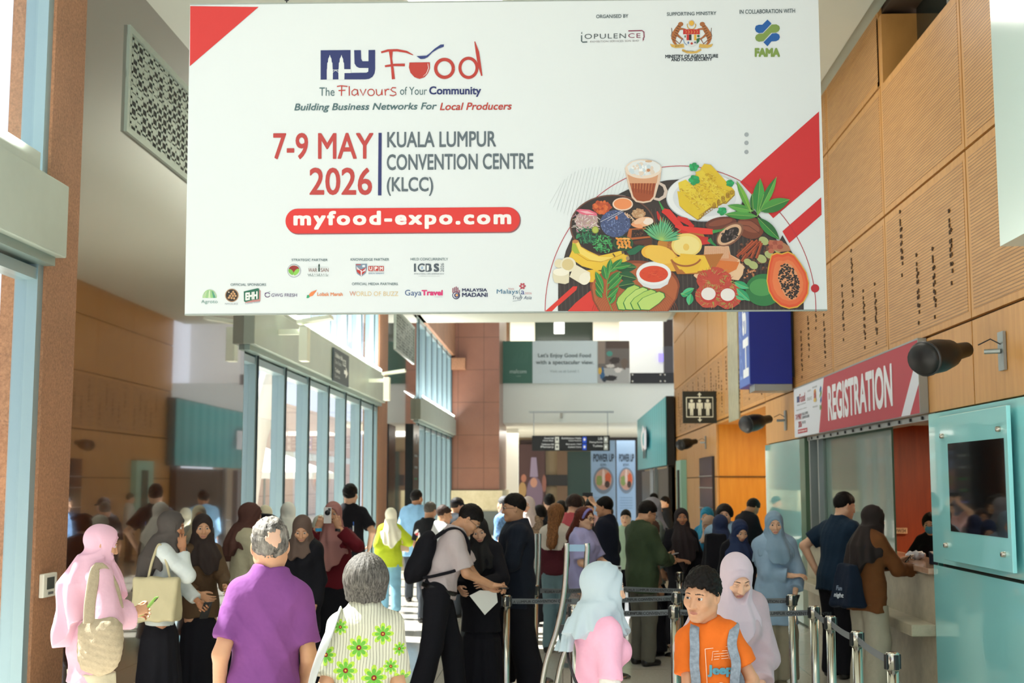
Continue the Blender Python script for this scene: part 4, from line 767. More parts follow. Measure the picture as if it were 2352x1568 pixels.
# chillies
p.line([FA(1110, 600), FA(1130, 660), FA(1190, 740), FA(1260, 790)], [3, 9, 9, 3], '#c42820', 10)
p.line([FA(1160, 590), FA(1210, 610), FA(1290, 700), FA(1360, 780), FA(1410, 810)], [10, 16, 15, 13, 8], '#e03428', 12).line([FA(1128, 505), FA(1150, 550), FA(1168, 585)], [2, 4, 6], '#3f9a4c', 13)
p.line([FB(-20, 660), (FB(60, 690)), FB(120, 740), FB(60, 790), FB(-20, 790)], [8, 14, 12, 10, 6], '#d42a22', 12).line([FB(-40, 740), FB(100, 775), FB(250, 790), FB(318, 795)], [6, 13, 14, 12], '#e83a2e', 13).line([FB(315, 795), FB(400, 780), FB(480, 745)], [8, 4, 2], '#3f9a4c', 14)
p.line([FB(100, 815), FB(220, 860), FB(270, 870)], [4, 10, 12], '#c82a22', 11).line([FB(150, 905), FB(210, 900), FB(290, 885)], [3, 9, 11], '#d43028', 11).line([FB(280, 865), FB(310, 900), FB(350, 930)], [11, 6, 2], '#2c8a48', 12)
# cacao + leaves
p.ell(*FB(395, 715), 36, 15, '#6e3626', 11, -8).ell(*FB(390, 705), 28, 7, '#8c4a34', 12, -12).ell(*FB(670, 755), 32, 25, '#7a3c24', 11, 20).ell(*FB(660, 740), 26, 12, '#96523a', 12, 25).line([FB(560, 690), FB(680, 690), FB(780, 760)], 1, '#4a1e12', 13).line([FB(560, 730), FB(660, 740), FB(760, 810)], 1, '#4a1e12', 13)
p.ell(*FB(480, 820), 36, 21, '#8a5a44', 13, -38).ell(*FB(475, 822), 32, 17.5, '#e0b490', 14, -38).ell(*FB(478, 825), 25, 12.5, '#241814', 15, -38); sc(FB, 478, 825, 75, 55, 26, ['#4a3a36', '#120c0a', '#6c5c58'], 9, 16, 16, .6)
def leaf(F, x0, y0, x1, y1, w, c, c2, L):
    dx, dy = x1 - x0, y1 - y0; l = math.hypot(dx, dy); nx, ny = -dy / l, dx / l; a = []; b = []
    for k in range(9):
        t = k / 8; ww = w * math.sin(PI * min(1, t * 1.02)) ** .8 * (1 if t < .5 else 1); a.append((x0 + dx * t + nx * ww, y0 + dy * t + ny * ww)); b.append((x0 + dx * t - nx * ww, y0 + dy * t - ny * ww))
    blob(F, a + b[::-1][1:-1], c, L); blob(F, [(x0, y0)] + b[1:-1] + [(x1, y1)], c2, L + 1); p.line([F(x0, y0), F(x1, y1)], .7, '#a8cc6c', L + 2)
for a_ in ((740, 650, 425, 630, 38, '#4fa044', '#3c8c3a'), (700, 600, 455, 545, 36, '#4c9a40', '#63b04c'), (680, 620, 540, 310, 30, '#7ab83c', '#5fa43a'), (700, 600, 690, 430, 26, '#3d8438', '#2c7030'), (735, 620, 765, 290, 55, '#4aa648', '#2f8a3c'), (760, 600, 920, 275, 38, '#5cb048', '#2f8038'), (760, 600, 1045, 490, 62, '#2f7c36', '#4f9c44'), (740, 660, 950, 870, 48, '#2f8a3c', '#1f6a30'), (735, 650, 800, 440, 24, '#7abc4c', '#4c9a40')): leaf(FB, *a_, 19)
# spices
sc(FB, 720, 1020, 170, 160, 130, ['#4a2c20', '#6a3c2a', '#2c1c16', '#7a4a34'], 8, 16, 8); sc(FB, 620, 1150, 110, 90, 90, ['#c07a4c', '#5a3020', '#3a2018', '#d09468'], 5, 11, 9)
for x, y, r_ in ((800, 880, 50), (850, 1010, 45), (780, 1050, 50), (700, 1110, 48), (650, 1080, 40), (930, 960, 40)): p.ell(*FB(x, y), r_ / 4.1, r_ / 5.5, '#b4bc7c', 10, 30, n=14)
blob(FB, [(850, 870), (960, 880), (1040, 930), (1055, 975), (950, 985), (870, 960)], '#b87c58', 10)
for k in range(7): p.ell(*FB(870 + (k % 3) * 42, 900 + (k // 3) * 38), 7, 5.5, ('#c06a50', '#a85440')[k % 2], 12)
for x0, y0, x1, y1 in ((545, 1030, 700, 880), (590, 1010, 740, 875), (620, 1040, 770, 885), (680, 1045, 745, 900), (730, 1045, 780, 900), (590, 1075, 640, 1000)): p.line([FB(x0, y0), FB(x1, y1)], 6, '#b8542c', 13).line([FB(x0 + 6, y0), FB(x1 + 6, y1)], 1.4, '#7a3018', 14)
# pineapple
p.ell(*FA(1385, 900), 45, 24, '#b8762c', 11, -20).ell(*FB(-20, 910), 45, 24, '#c88430', 11); p.ell(*FA(1320, 915), 29, 24, '#c47a34', 12)
for k in range(40): t = rnd.random() * 2 * PI; r_ = rnd.uniform(.5, 1); p.arc(*FA(1300 + 100 * r_ * math.cos(t), 915 + 95 * r_ * math.sin(t)), 2, 2, 0, 300, 1, '#8a4a20', 13, 7)
p.ell(*FA(1390, 920), 35, 27, '#f2d478', 14, n=40).ell(*FA(1390, 925), 30, 22, '#f6e292', 15).ell(*FA(1385, 940), 7, 8, '#f0c860', 16)
p.ell(*FA(1060, 985), 24, 16, '#f2b840', 13).ell(*FA(1140, 1010), 36, 20, '#f4c450', 14, 15).ell(*FA(1240, 1080), 26, 20, '#eeb43c', 13, 30)
blob(FA, [(1235, 1060), (1330, 1020), (1560, 1010), (1740, 1000), (1640, 1170), (1480, 1195), (1300, 1195)], '#b8702c', 15); blob(FA, [(1250, 1050), (1400, 1010), (1560, 1020), (1620, 1150), (1480, 1170), (1320, 1150)], '#f4c83c', 16); blob(FB, [(10, 1000), (130, 1010), (220, 1060), (170, 1180), (60, 1190), (0, 1130)], '#f0c038', 16); p.arc(*FB(60, 1020), 36, 24, 20, 150, 4, '#a8602c', 17)
for k in range(22): a = math.radians(200 + k * 7.5); l = 130 + (k * 53) % 60; leaf(FA, 1150, 880, 1150 + l * math.cos(a) * 1.1, 870 + l * math.sin(a) * 1.2, 13, ('#3fae84', '#2c8f6c', '#6cc8a0')[k % 3], ('#2c8f6c', '#55b890')[k % 2], 17)
# honeycomb
blob(FB, [(150, 1050), (230, 1030), (240, 930), (470, 930), (485, 1010), (575, 1060), (575, 1090), (615, 1120), (600, 1200), (560, 1255), (400, 1230), (180, 1250), (135, 1210), (170, 1150)], '#f0c8a0', 12); blob(FB, [(240, 940), (465, 940), (480, 1010), (560, 1060), (470, 1180), (400, 1170), (230, 1080)], '#e0986c', 13); blob(FB, [(330, 1060), (570, 1080), (540, 1150), (460, 1190), (350, 1140)], '#e07a34', 14)
for k in range(90): p.arc(*FB(250 + (k % 12) * 19, 950 + (k // 12) * 15), 1.8, 1.6, 0, 360, .7, '#f4d4b4', 15, 6)
# rambutans
p.ell(*FB(330, 1260), 40, 31, '#c84a38', 16, wob=.1).ell(*FB(280, 1400), 32, 28, '#c8503c', 16, wob=.1).ell(*FB(460, 1400), 32, 30, '#c4483a', 16, wob=.1)
for k in range(330):
    cx, cy, rx, ry = ((330, 1240, 130, 110), (275, 1400, 110, 105), (465, 1420, 95, 95), (460, 1290, 70, 60))[k % 4]; t = rnd.random() * 2 * PI; r_ = rnd.uniform(.4, 1); x, y = cx + rx * r_ * math.cos(t), cy + ry * r_ * math.sin(t)
    p.line([FB(x, y), FB(x + 34 * math.cos(t + .5), y + 30 * math.sin(t + .5))], [1.3, .5], rnd.choice(['#d83c34', '#e8644c', '#c8a864', '#a8b858', '#b83028', '#8aa848']), 17)
for x in (275, 458): p.ell(*FB(x, 1395), 19, 18, '#c83a30', 18).ell(*FB(x, 1382 if x < 300 else 1390), 16.5, 14.5, '#f2ece8', 19)
for a_ in ((80, 1400, 10, 1380, 24), (140, 1330, 20, 1390, 30), (110, 1380, 90, 1490, 34), (520, 1270, 660, 1330, 34), (540, 1330, 668, 1450, 36), (530, 1400, 620, 1440, 20)): leaf(FB, *a_, '#4fc08a', '#2ca46c', 18)
# papaya
p.ell(*FB(800, 1345), 42, 37, '#2c7c42', 12, n=40).ell(*FB(780, 1320), 28, 20, '#4f9c54', 13)
pap = [(870, 1010), (920, 990), (970, 1000), (1030, 980), (1090, 1010), (1150, 1090), (1205, 1180), (1230, 1280), (1222, 1380), (1180, 1460), (1120, 1510), (1040, 1525), (960, 1500), (890, 1440), (845, 1360), (825, 1260), (835, 1160), (850, 1080)]
cxp, cyp = 1025, 1260; blob(FB, pap, '#e8b43c', 14)
for s_, c, L in ((.955, '#e8582c', 15), (.86, '#ec6c3c', 16), (.72, '#f0824c', 17)): blob(FB, [(cxp + (a - cxp) * s_, cyp + (b - cyp) * s_) for a, b in pap], c, L)
seed = [(1010, 1085), (1060, 1110), (1110, 1180), (1140, 1280), (1135, 1370), (1100, 1430), (1050, 1440), (1000, 1400), (960, 1320), (930, 1230), (945, 1150), (975, 1110)]
blob(FB, seed, '#e8a070', 18)
for k in range(230):
    t = rnd.random() * 2 * PI; r_ = math.sqrt(rnd.random()); x = 1038 + 92 * r_ * math.cos(t) ; y = 1265 + 165 * r_ * math.sin(t); x += (y - 1265) * .22; p.ell(*FB(x, y), 2.4, 2, rnd.choice(['#1c1614', '#2c2422', '#14100e', '#3a302c']), 19, n=7, wob=.3, seed=k)
# lower plate with sauce, cucumber, herbs
pl = [FA(900 + 425 * math.cos(math.radians(a)), 1310 + 245 * math.sin(math.radians(a))) for a in range(180, 361, 6)] + [FA(1300, 1420), FA(1220, 1546), FA(560, 1546), FA(500, 1440)]
p.poly(pl, '#8c4426', 9); p.poly([((x - 1458) * .955 + 1458, min(714.3, (y - 660) * .94 + 663)) for x, y in pl], '#b86238', 10)
for k in range(14): p.arc(*FA(900, 1560), (120 + k * 22) / 4.126, (60 + k * 15) / 4.126, 185, 355, .8, '#a05030', 11, 24)
p.ell(*FA(1078, 1195), 40, 29, '#cdd0d2', 13).ell(*FA(1078, 1190), 40, 26, '#f0f2f4', 14); p.poly([FA(915, 1195), FA(1242, 1195), FA(1210, 1290), FA(1140, 1330), FA(1060, 1335), FA(980, 1310), FA(930, 1260)], '#e4e6ea', 13)
p.ell(*FA(1078, 1195), 33, 19, '#e04824', 15, n=36)
for k in range(30): t = rnd.random() * 2 * PI; r_ = rnd.random(); p.arc(*FA(1078 + 110 * r_ * math.cos(t), 1195 + 60 * r_ * math.sin(t)), 3, 1.5, 0, 200, .8, rnd.choice(['#f0683c', '#c8381c']), 16, 6)
for k in range(4):
    o_ = k * 78; q_ = [(720 + o_ * .85, 1470), (735 + o_, 1420), (830 + o_, 1320 + k * 20), (900 + o_, 1292 + k * 22), (945 + o_, 1310 + k * 22), (955 + o_, 1370 + k * 14), (900 + o_, 1440 + k * 10), (800 + o_, 1540), (740 + o_ * .9, 1535)]
    q_ = [(min(a, 1195), min(b, 1540)) for a, b in q_]; blob(FA, q_, '#2c7c3c', 16 + k); cx = sum(a for a, b in q_) / 9; cy = sum(b for a, b in q_) / 9; blob(FA, [(cx + (a - cx) * .93, cy + (b - cy) * .93) for a, b in q_], ('#b4d468', '#c0dc78')[k % 2], 16.5 + k)
leaf(FA, 700, 1130, 920, 1130, 50, '#1c5230', '#28683a', 13); leaf(FA, 740, 1200, 920, 1240, 50, '#1a4a2c', '#225c34', 13); leaf(FA, 740, 1310, 900, 1280, 45, '#1a4a2c', '#225c34', 13)
for a_ in ((600, 1340, 525, 1170, 32), (630, 1250, 600, 1110, 34), (650, 1200, 670, 1050, 28), (660, 1180, 780, 1050, 34), (640, 1290, 760, 1170, 34), (640, 1350, 780, 1210, 30), (600, 1380, 525, 1270, 28), (640, 1420, 745, 1320, 30), (590, 1420, 525, 1340, 26), (660, 1480, 720, 1390, 22), (700, 1140, 860, 1110, 24)): leaf(FA, *a_, '#3c9a48', '#2a7c3a', 20)
p.line([FA(685, 1542), FA(630, 1400), FA(640, 1250), FA(680, 1120)], 1.6, '#6ab054', 23)
food = p.build('food_print', bt)
# ================================================================ people: signed-distance bodies meshed with surface nets
def smin(a, b, k):
    if k <= 0: return np.minimum(a, b)
    h = np.maximum(k - np.abs(a - b), 0) / k; return np.minimum(a, b) - h * h * k * .25
def smax(a, b, k): return -smin(-a, -b, k)
def V(*a): return np.array(a, float)
def cone(p, a, b, r1, r2, fl=None):
    """round cone a->b; fl=(axis, factor): squash along a direction"""
    a = np.asarray(a, float); b = np.asarray(b, float)
    if fl is not None:
        ax, f = fl; ax = np.asarray(ax, float); ax = ax / np.linalg.norm(ax); p = p + (p - a) @ ax[:, None] * ax * (1 / f - 1); b = b + ((b - a) @ ax) * ax * (1 / f - 1)
    ba = b - a; l2 = ba @ ba + 1e-9; pa = p - a; h = np.clip(pa @ ba / l2, 0, 1); d = np.linalg.norm(pa - h[..., None] * ba, axis=-1) - (r1 + (r2 - r1) * h)
    return d * (fl[1] if fl is not None and fl[1] < 1 else 1)
def ell(p, c, r, R=None):
    q = p - np.asarray(c, float)
    if R is not None: q = q @ R
    r = np.asarray(r, float); k0 = np.linalg.norm(q / r, axis=-1); k1 = np.linalg.norm(q / (r * r), axis=-1); return k0 * (k0 - 1) / np.maximum(k1, 1e-6)
def rotm(ax, deg):
    return np.array(Matrix.Rotation(math.radians(deg), 3, ax))
def mesh_sdf(f, lo, hi, h):
    lo = np.asarray(lo, float); n = np.maximum(np.ceil((np.asarray(hi) - lo) / h).astype(int) + 1, 3)
    K = 5; nc = (n + K - 2) // K + 1; H = h * K      # coarse pass, then only the cells near the surface
    gc = np.stack(np.meshgrid(*[lo[i] + H * np.arange(nc[i]) for i in range(3)], indexing='ij'), -1); dc = f(gc.reshape(-1, 3)).reshape(nc)
    c = nc - 1; near = np.zeros(c, bool); full = np.empty(c * K + 1)
    mn = None; am = None
    for i in (0, 1):
        for j in (0, 1):
            for k in (0, 1):
                q_ = dc[i:i + c[0], j:j + c[1], k:k + c[2]]; am = np.abs(q_) if am is None else np.minimum(am, np.abs(q_)); mn = q_ if mn is None else np.minimum(mn, q_)
    near = am < H * 1.5; cells = np.stack(np.nonzero(near), -1)
    full = np.repeat(np.repeat(np.repeat(mn, K, 0), K, 1), K, 2); full = np.pad(full, ((0, 1),) * 3, mode='edge')
    msk = np.repeat(np.repeat(np.repeat(near, K, 0), K, 1), K, 2); msk = np.pad(msk, ((0, 1),) * 3); m2 = msk.copy()
    m2[1:] |= msk[:-1]; m3 = m2.copy(); m3[:, 1:] |= m2[:, :-1]; m2 = m3.copy(); m2[:, :, 1:] |= m3[:, :, :-1]
    pts = np.stack(np.nonzero(m2), -1); full[m2] = f(lo + h * pts) if len(pts) else 0
    n = np.array(full.shape); d = full; s = d < 0
    N = n - 1; cnt = np.zeros(N); acc = np.zeros(tuple(N) + (3,))
    C = [(i, j, k) for i in (0, 1) for j in (0, 1) for k in (0, 1)]
    sl = lambda o: tuple(slice(o[i], o[i] + N[i]) for i in range(3))
    for a in C:
        for ax in range(3):
            if a[ax]: continue
            b = list(a); b[ax] = 1; da, db = d[sl(a)], d[sl(b)]; m = (da < 0) != (db < 0)
            t = np.where(m, da / np.where(m, da - db, 1), 0); cnt += m
            for c in range(3): acc[..., c] += np.where(m, a[c] + (t if c == ax else 0), 0)
    act = cnt > 0; idx = -np.ones(N, int); idx[act] = np.arange(act.sum())
    base = np.stack(np.nonzero(act), -1); v = lo + h * (base + acc[act] / cnt[act][:, None]); F = []
    for ax in range(3):
        o1, o2 = [(1, 2), (2, 0), (0, 1)][ax]; r = [slice(0, n[i] - 1) if i == ax else slice(1, n[i] - 1) for i in range(3)]; e = list(r); e[ax] = slice(1, n[ax])
        s0 = s[tuple(r)]; s1 = s[tuple(e)]; ch = s0 != s1; pos = np.stack(np.nonzero(ch), -1)
        if not len(pos): continue
        c = pos.copy(); c[:, o1] += 1; c[:, o2] += 1
        u1 = np.zeros(3, int); u1[o1] = 1; u2 = np.zeros(3, int); u2[o2] = 1
        q = np.stack([idx[tuple((c - u1 - u2).T)], idx[tuple((c - u2).T)], idx[tuple(c.T)], idx[tuple((c - u1).T)]], -1)
        fl = ~s0[ch]; q[fl] = q[fl][:, ::-1]; F.append(q)
    F = np.concatenate(F) if F else np.zeros((0, 4), int); F = F[(F >= 0).all(1)]
    return v, F
def np_obj(name, v, F, mats, parent, mi=None):
    me = bpy.data.meshes.new(name); me.vertices.add(len(v)); me.vertices.foreach_set('co', np.asarray(v, np.float32).ravel())
    me.loops.add(len(F) * 4); me.loops.foreach_set('vertex_index', np.asarray(F, np.int32).ravel()); me.polygons.add(len(F))
    me.polygons.foreach_set('loop_start', np.arange(0, len(F) * 4, 4, dtype=np.int32)); me.polygons.foreach_set('loop_total', np.full(len(F), 4, np.int32))
    for m in (mats if isinstance(mats, (list, tuple)) else [mats]): me.materials.append(m)
    if mi is not None: me.polygons.foreach_set('material_index', np.asarray(mi, np.int32))
    me.polygons.foreach_set('use_smooth', np.ones(len(F), bool)); me.update(calc_edges=True); me.validate()
    o = bpy.data.objects.new(name, me); return link(o, parent)
def sph(c, r, n=10):
    v = []; F = []
    for i in range(n + 1):
        for j in range(2 * n):
            t, q = PI * i / n, PI * j / n; v.append((c[0] + r * math.sin(t) * math.cos(q), c[1] + r * math.cos(t), c[2] + r * math.sin(t) * math.sin(q)))
    for i in range(n):
        for j in range(2 * n): F.append((i * 2 * n + j, i * 2 * n + (j + 1) % (2 * n), (i + 1) * 2 * n + (j + 1) % (2 * n), (i + 1) * 2 * n + j))
    mi = [2 if i < 1 else (3 if i < max(2, n * .2) else 1) for i in range(n) for j in range(2 * n)]
    return np.array(v), np.array(F), mi
# head frame: origin at ear level, x right, y forward, z up (adult metres)
def head_sdf(p, male=True, closed=False, mouth=0):
    q = p.copy(); q[:, 0] = np.abs(q[:, 0])
    d = ell(p, (0, -.015, .028), (.0745, .094, .088)); d = smin(d, ell(p, (0, .022, -.03), (.060, .063, .078)), .05)
    d = smin(d, cone(q, (.045, .0, -.05), (.016, .062, -.092), .028, .020), .03); d = smin(d, ell(p, (0, .066, -.098), (.022, .018, .016)), .02)
    d = smin(d, ell(q, (.036, .062, -.022), (.026, .024, .022)), .03)
    d = smax(d, -ell(q, (.031, .101, .006), (.021, .018, .0135)), .018)
    d = smin(d, cone(q, (.012, .083, .026), (.046, .066, .026), .010, .008), .014)
    d = smin(d, cone(p, (0, .086, .010), (0, .103, -.032), .0075, .0115, ), .013); d = smin(d, ell(q, (.012, .093, -.036), (.008, .010, .007)), .008)
    d = smin(d, ell(p, (0, .080, -.064), (.026, .012, .012)), .014); d = smin(d, ell(p, (0, .0895, -.0595), (.021, .0055, .0042)), .006); d = smin(d, ell(p, (0, .0885, -.0685 - mouth), (.0175, .0060, .0050)), .006)
    d = smax(d, -ell(p, (0, .0955, -.064), (.021, .006, .0012)), .003)
    lid = np.abs(np.linalg.norm(q - V(.031, .0785, .006), axis=-1) - .0135) - .0013; gap = .0 if closed else .0034
    lid = np.maximum(lid, -(q[:, 1] - .079)); 
    if gap: lid = np.maximum(lid, gap - np.abs(q[:, 2] - .006) + np.abs(q[:, 0] - .031) * .18)
    d = smin(d, lid, .003)
    R = rotm('Z', 22); e = ell(q, (.077, -.006, -.002), (.010, .019, .031), R); e = smax(e, -ell(q, (.086, .0, .001), (.007, .011, .018), R), .006); d = smin(d, e, .008)
    r = .056 if male else .047
    d = smin(d, cone(p, (0, -.022, -.07), (0, -.04, -.17), r, r + .006), .035); return d
HT = {}
def head_mesh(res, male, closed):
    k = (res, male, closed)
    if k not in HT:
        v, F = mesh_sdf(lambda p: head_sdf(p, male, closed), (-.1, -.125, -.165), (.1, .125, .13), res)
        c = v[F].mean(1); x = np.abs(c[:, 0]); mi = np.zeros(len(F), int)
        mi[(c[:, 1] > .079) & (x < .0205) & (np.abs(c[:, 2] + .064) < .0088 - x * .22)] = 4
        br = (c[:, 1] > .05) & (x > .013) & (x < .05) & (np.abs(c[:, 2] - (.0275 + np.where(x < .036, (x - .013) * .04, (.036 - x) * .25))) < .0027 - np.maximum(0, x - .034) * .08); mi[br] = 5
        n0 = len(v)
        for s_ in (-1, 1):
            a, b, m = sph((s_ * .031, .0785, .006), .0128, 20 if res < .005 else 10); F = np.concatenate([F, b + len(v)]); v = np.concatenate([v, a]); mi = np.concatenate([mi, m])
        HT[k] = (v, F, mi)
    return HT[k]
# hand frame: wrist at origin, fingers along +y, palm facing -z, thumb towards +x (right hand seen from the back is -x..); mirrored when needed
def hand_sdf(p, curl, thumb):
    d = ell(p, (0, .045, 0), (.040, .052, .016)); d = smin(d, cone(p, (0, -.03, 0), (0, .01, 0), .027, .027, ((0, 0, 1), .72)), .02)
    L = [(.030, .042, .026, .020), (.010, .046, .029, .021), (-.010, .043, .027, .020), (-.029, .034, .021, .017)]
    for i, (x, a, b, c) in enumerate(L):
        cu = curl[i] if isinstance(curl, (list, tuple)) else curl; t = 0; q = V(x, .086 - abs(x - .005) * .25, 0); sp = x * 1.6
        for j, l in enumerate((a, b, c)):
            t += math.radians(cu * (.8, 1, .7)[j]); n = q + V(sp * .25 * l / .04 * .4, l * math.cos(t), -l * math.sin(t)); r = (.0092, .0084, .0076, .0066)
            d = smin(d, cone(p, q, n, r[j] if i < 3 else r[j] * .88, r[j + 1] if i < 3 else r[j + 1] * .88), .006 if j else .010); q = n
    q0 = V(.026, .018, -.004); t = math.radians(thumb); q1 = q0 + V(.030 * math.cos(t) * .9, .032, -.020 * math.sin(t) - .006); q2 = q1 + V(.012 * math.cos(t), .032, -.02 * math.sin(t)); q3 = q2 + V(.0, .024, -.012 * math.sin(t))
    d = smin(d, cone(p, q0, q1, .014, .0115), .014); d = smin(d, cone(p, q1, q2, .0112, .0098), .006); return smin(d, cone(p, q2, q3, .0096, .0078), .005)
HD = {}
def hand_mesh(kind, res):
    if (kind, res) not in HD:
        cu, th = {'relaxed': ([22, 27, 30, 34], 40), 'grip': ([52, 56, 58, 62], 75), 'open': ([8, 8, 9, 12], 20), 'point': ([16, 40, 55, 60], 60), 'hold': ([38, 40, 42, 44], 65)}[kind]
        HD[(kind, res)] = mesh_sdf(lambda p: hand_sdf(p, cu, th), (-.06, -.045, -.11), (.08, .21, .035), res)
    return HD[(kind, res)]
SKIN = {'tan': '#c2916f', 'light': '#d9ab8c', 'brown': '#a87452', 'deep': '#8a5a40', 'fair': '#e0b79b'}
def skin_mats(tone):
    c = SKIN[tone]; m = mat('skin_' + tone, c, .5, ns=14, na=.06, bs=60, bst=.08, bd=.002)
    if 'Subsurface Weight' in m.node_tree.nodes['Principled BSDF'].inputs: m.node_tree.nodes['Principled BSDF'].inputs['Subsurface Weight'].default_value = .0
    lips = {'tan': '#a86c5a', 'light': '#bc756a', 'brown': '#8e4c40', 'deep': '#70402f', 'fair': '#c26a62'}[tone]
    return [m, mat('eye_white', '#c4bdb6', .3), mat('pupil', '#0c0806', .1), mat('iris_brown', '#2c1810', .15), mat('lips_' + tone, lips, .45), mat('eyebrow', '#4a382e', .9)]
def npm(M): return np.array(M)
def xf(v, M): M = npm(M); return v @ M[:3, :3].T + M[:3, 3]
def ixf(p, M): M = npm(M.inverted()); return p @ M[:3, :3].T + M[:3, 3]
def wav(p, seed, f=(12, 12, 4)):
    r = np.random.RandomState(seed); s = 0
    for k in range(4):
        a = r.normal(size=3) * np.array(f) * (1 + .5 * k); b = r.rand() * 6; w = np.sin(p @ (r.normal(size=3) * 4) + r.rand() * 6); s = s + (2 * np.abs(np.sin(p @ a * .6 + b + 1.6 * w)) ** .8 - 1.2) / (1 + .35 * k)
    return s / 2.0
def ik(sh, wr, l1, l2, pole):
    sh, wr, pole = Vector(sh), Vector(wr), Vector(pole); d = wr - sh; L = min(d.length, (l1 + l2) * .995); u = d.normalized(); wr = sh + u * L
    x = (l1 * l1 - l2 * l2 + L * L) / (2 * L); h = math.sqrt(max(0, l1 * l1 - x * x)); pl = (pole - u * pole.dot(u)).normalized(); return sh + u * x + pl * h, wr
PEOPLE = []
class Person:
    """local frame: y forward, x to the person's right ... built standing at the origin, then turned by `face` about z"""
    def __init__(s, px, Y, face, label, h=None, top=None, male=True, skin='tan', lean=0, tilt=0, twist=0, hy=0, hp=0, hr=0, res=.012, build=1.0, arms=None, legs=0.0, hair=None, near=False, seat=False, z0=0, stance=.10, X=None, eyes='open', hands=('relaxed', 'relaxed'), belly=0, knee=0):
        s.res = res; s.near = near; s.male = male; s.skin = skin
        x = at(px, VPY, Y=Y).x if X is None else X
        if h is None: h = CAM_H - (top - VPY) * Y / F_PX - z0
        s.h = h; k = s.k = h / 1.70; s.b = build * (1.0 if male else .9)
        s.root = thing('person', (x, Y, z0), label, 'person', rz=math.radians(face)); s.seed = int(px * 3 + Y * 10); s.label = label
        s.T = Matrix.Translation((0, 0, .90 * k)) @ Matrix.Rotation(math.radians(-lean), 4, 'X') @ Matrix.Rotation(math.radians(tilt), 4, 'Y') @ Matrix.Rotation(math.radians(twist), 4, 'Z') @ Matrix.Scale(k, 4)
        s.neck = s.T @ Vector((0, -.01, .55))
        Rh = Matrix.Rotation(math.radians(-lean + 0), 4, 'X') @ Matrix.Rotation(math.radians(twist + hy), 4, 'Z') @ Matrix.Rotation(math.radians(-hp + lean * .6), 4, 'X') @ Matrix.Rotation(math.radians(hr), 4, 'Y')
        ks = max(k, .96) if h < 1.46 and near else (max(k, .9) if h < 1.5 else k)
        s.H = Matrix.Translation(s.neck) @ Rh @ Matrix.Scale(ks, 4) @ Matrix.Translation((0, .028, .125)); s.ks = ks
        sx = (.152 if male else .130) * (1 + (build - 1) * 1.0); s.sx = sx; s.A = []
        for i, sg in enumerate((-1, 1)):   # i=0 left (x<0), 1 right (x>0)
            sh = s.T @ Vector((sg * sx, 0, .465)); a = (arms or {}).get('LR'[i])
            if a is None: wr = sh + Vector((sg * .03 * k, .05 * k, -.51 * k)); pole = Vector((sg * .2, -1, 0)); hand = (wr - sh, Vector((sg * -1, 0, 0)))
            else:
                wr = s.T @ Vector(a[0]); pole = Vector(a[1]) if len(a) > 1 and a[1] else Vector((sg * .3, -.6, -1)); 
            el, wr = ik(sh, wr, .285 * k, .25 * k, pole); hd = (Vector(a[2]) if a and len(a) > 2 and a[2] else (wr - el)).normalized(); pn = Vector(a[3]) if a and len(a) > 3 and a[3] else Vector((-sg, .2, -.2))
            s.A.append((sh, el, wr, hd, pn, hands[i]))
        s.L = []; st = stance * k
        for i, sg in enumerate((-1, 1)):
            hip = s.T @ Vector((sg * .082, 0, 0)); f = legs * (1 if i else -1) * k
            an = Vector((sg * st, f, .085 * k)); kn = (hip + an) / 2 + Vector((0, .03 * k + knee, 0)); s.L.append((hip, kn, an))
        s.belly = belly
        PEOPLE.append(s)
    # --- base primitives with an inflation e
    def torso(s, p, e=0):
        q = ixf(p, s.T) ; b = s.b; k = s.k; m = s.male
        d = ell(q, (0, -.005, .02), ((.150 if m else .158) * b, (.112 if m else .115) * b, .13)); d = smin(d, cone(q, (0, 0, .08), (0, 0, .22), .108 * b, .104 * b, ((0, 1, 0), .82)), .08)
        d = smin(d, ell(q, (0, .0, .36), ((.150 if m else .132) * b, (.112 if m else .102) * b, .18)), .08); sx = s.sx - .03
        d = smin(d, cone(q, (-sx, -.005, .45), (sx, -.005, .45), .058, .058), .07); qa = q.copy(); qa[:, 0] = np.abs(qa[:, 0]); d = smin(d, cone(qa, (.02, -.02, .51), (sx + .01, -.01, .455), .052, .045), .03); d = smin(d, cone(q, (0, -.01, .50), (0, -.012, .58), .058 if m else .048, .054 if m else .044), .05)
        if not m: d = smin(d, smin(ell(q, (-.062, .08, .36), (.055, .052, .06)), ell(q, (.062, .08, .36), (.06, .055, .06)), .02), .04)
        if s.belly: d = smin(d, ell(q, (0, .05, .14), (.15 * b, .06 + s.belly, .14)), .08)
        return d * k - e
    def arm(s, p, i, e=0, t0=0, t1=2, fl=0):
        sh, el, wr, *_ = s.A[i]; k = s.k * (.94 if not s.male else 1) * (s.b ** .5); d = None
        a = el if t1 >= 1 else sh + (el - sh) * t1; r1 = .052 * k; r2 = (.040 + (.012 * (1 - t1) if t1 < 1 else 0)) * k
        d = cone(p, sh, a, r1 + e, r2 + e + fl)
        if t1 < 1: n = npm((a - sh).normalized()); d = np.maximum(d, (p - npm(a)) @ n)
        if t1 > 1:
            c = el + (wr - el) * (t1 - 1); dd = cone(p, el, c, .040 * k + e, (.028 + .012 * (2 - t1)) * k + e + fl); n = npm((c - el).normalized()); dd = np.maximum(dd, (p - npm(c)) @ n) if e else dd; d = smin(d, dd, .02)
        return d
    def leg(s, p, i, e=0, flare=0, cut=None):
        hip, kn, an = s.L[i]; k = s.k * s.b ** .5; d = cone(p, hip, kn, (.088 + .004) * k + e, (.056) * k + e + flare * .5); d = smin(d, cone(p, kn, an, .054 * k + e + flare * .5, .038 * k + e + flare), .03); return d
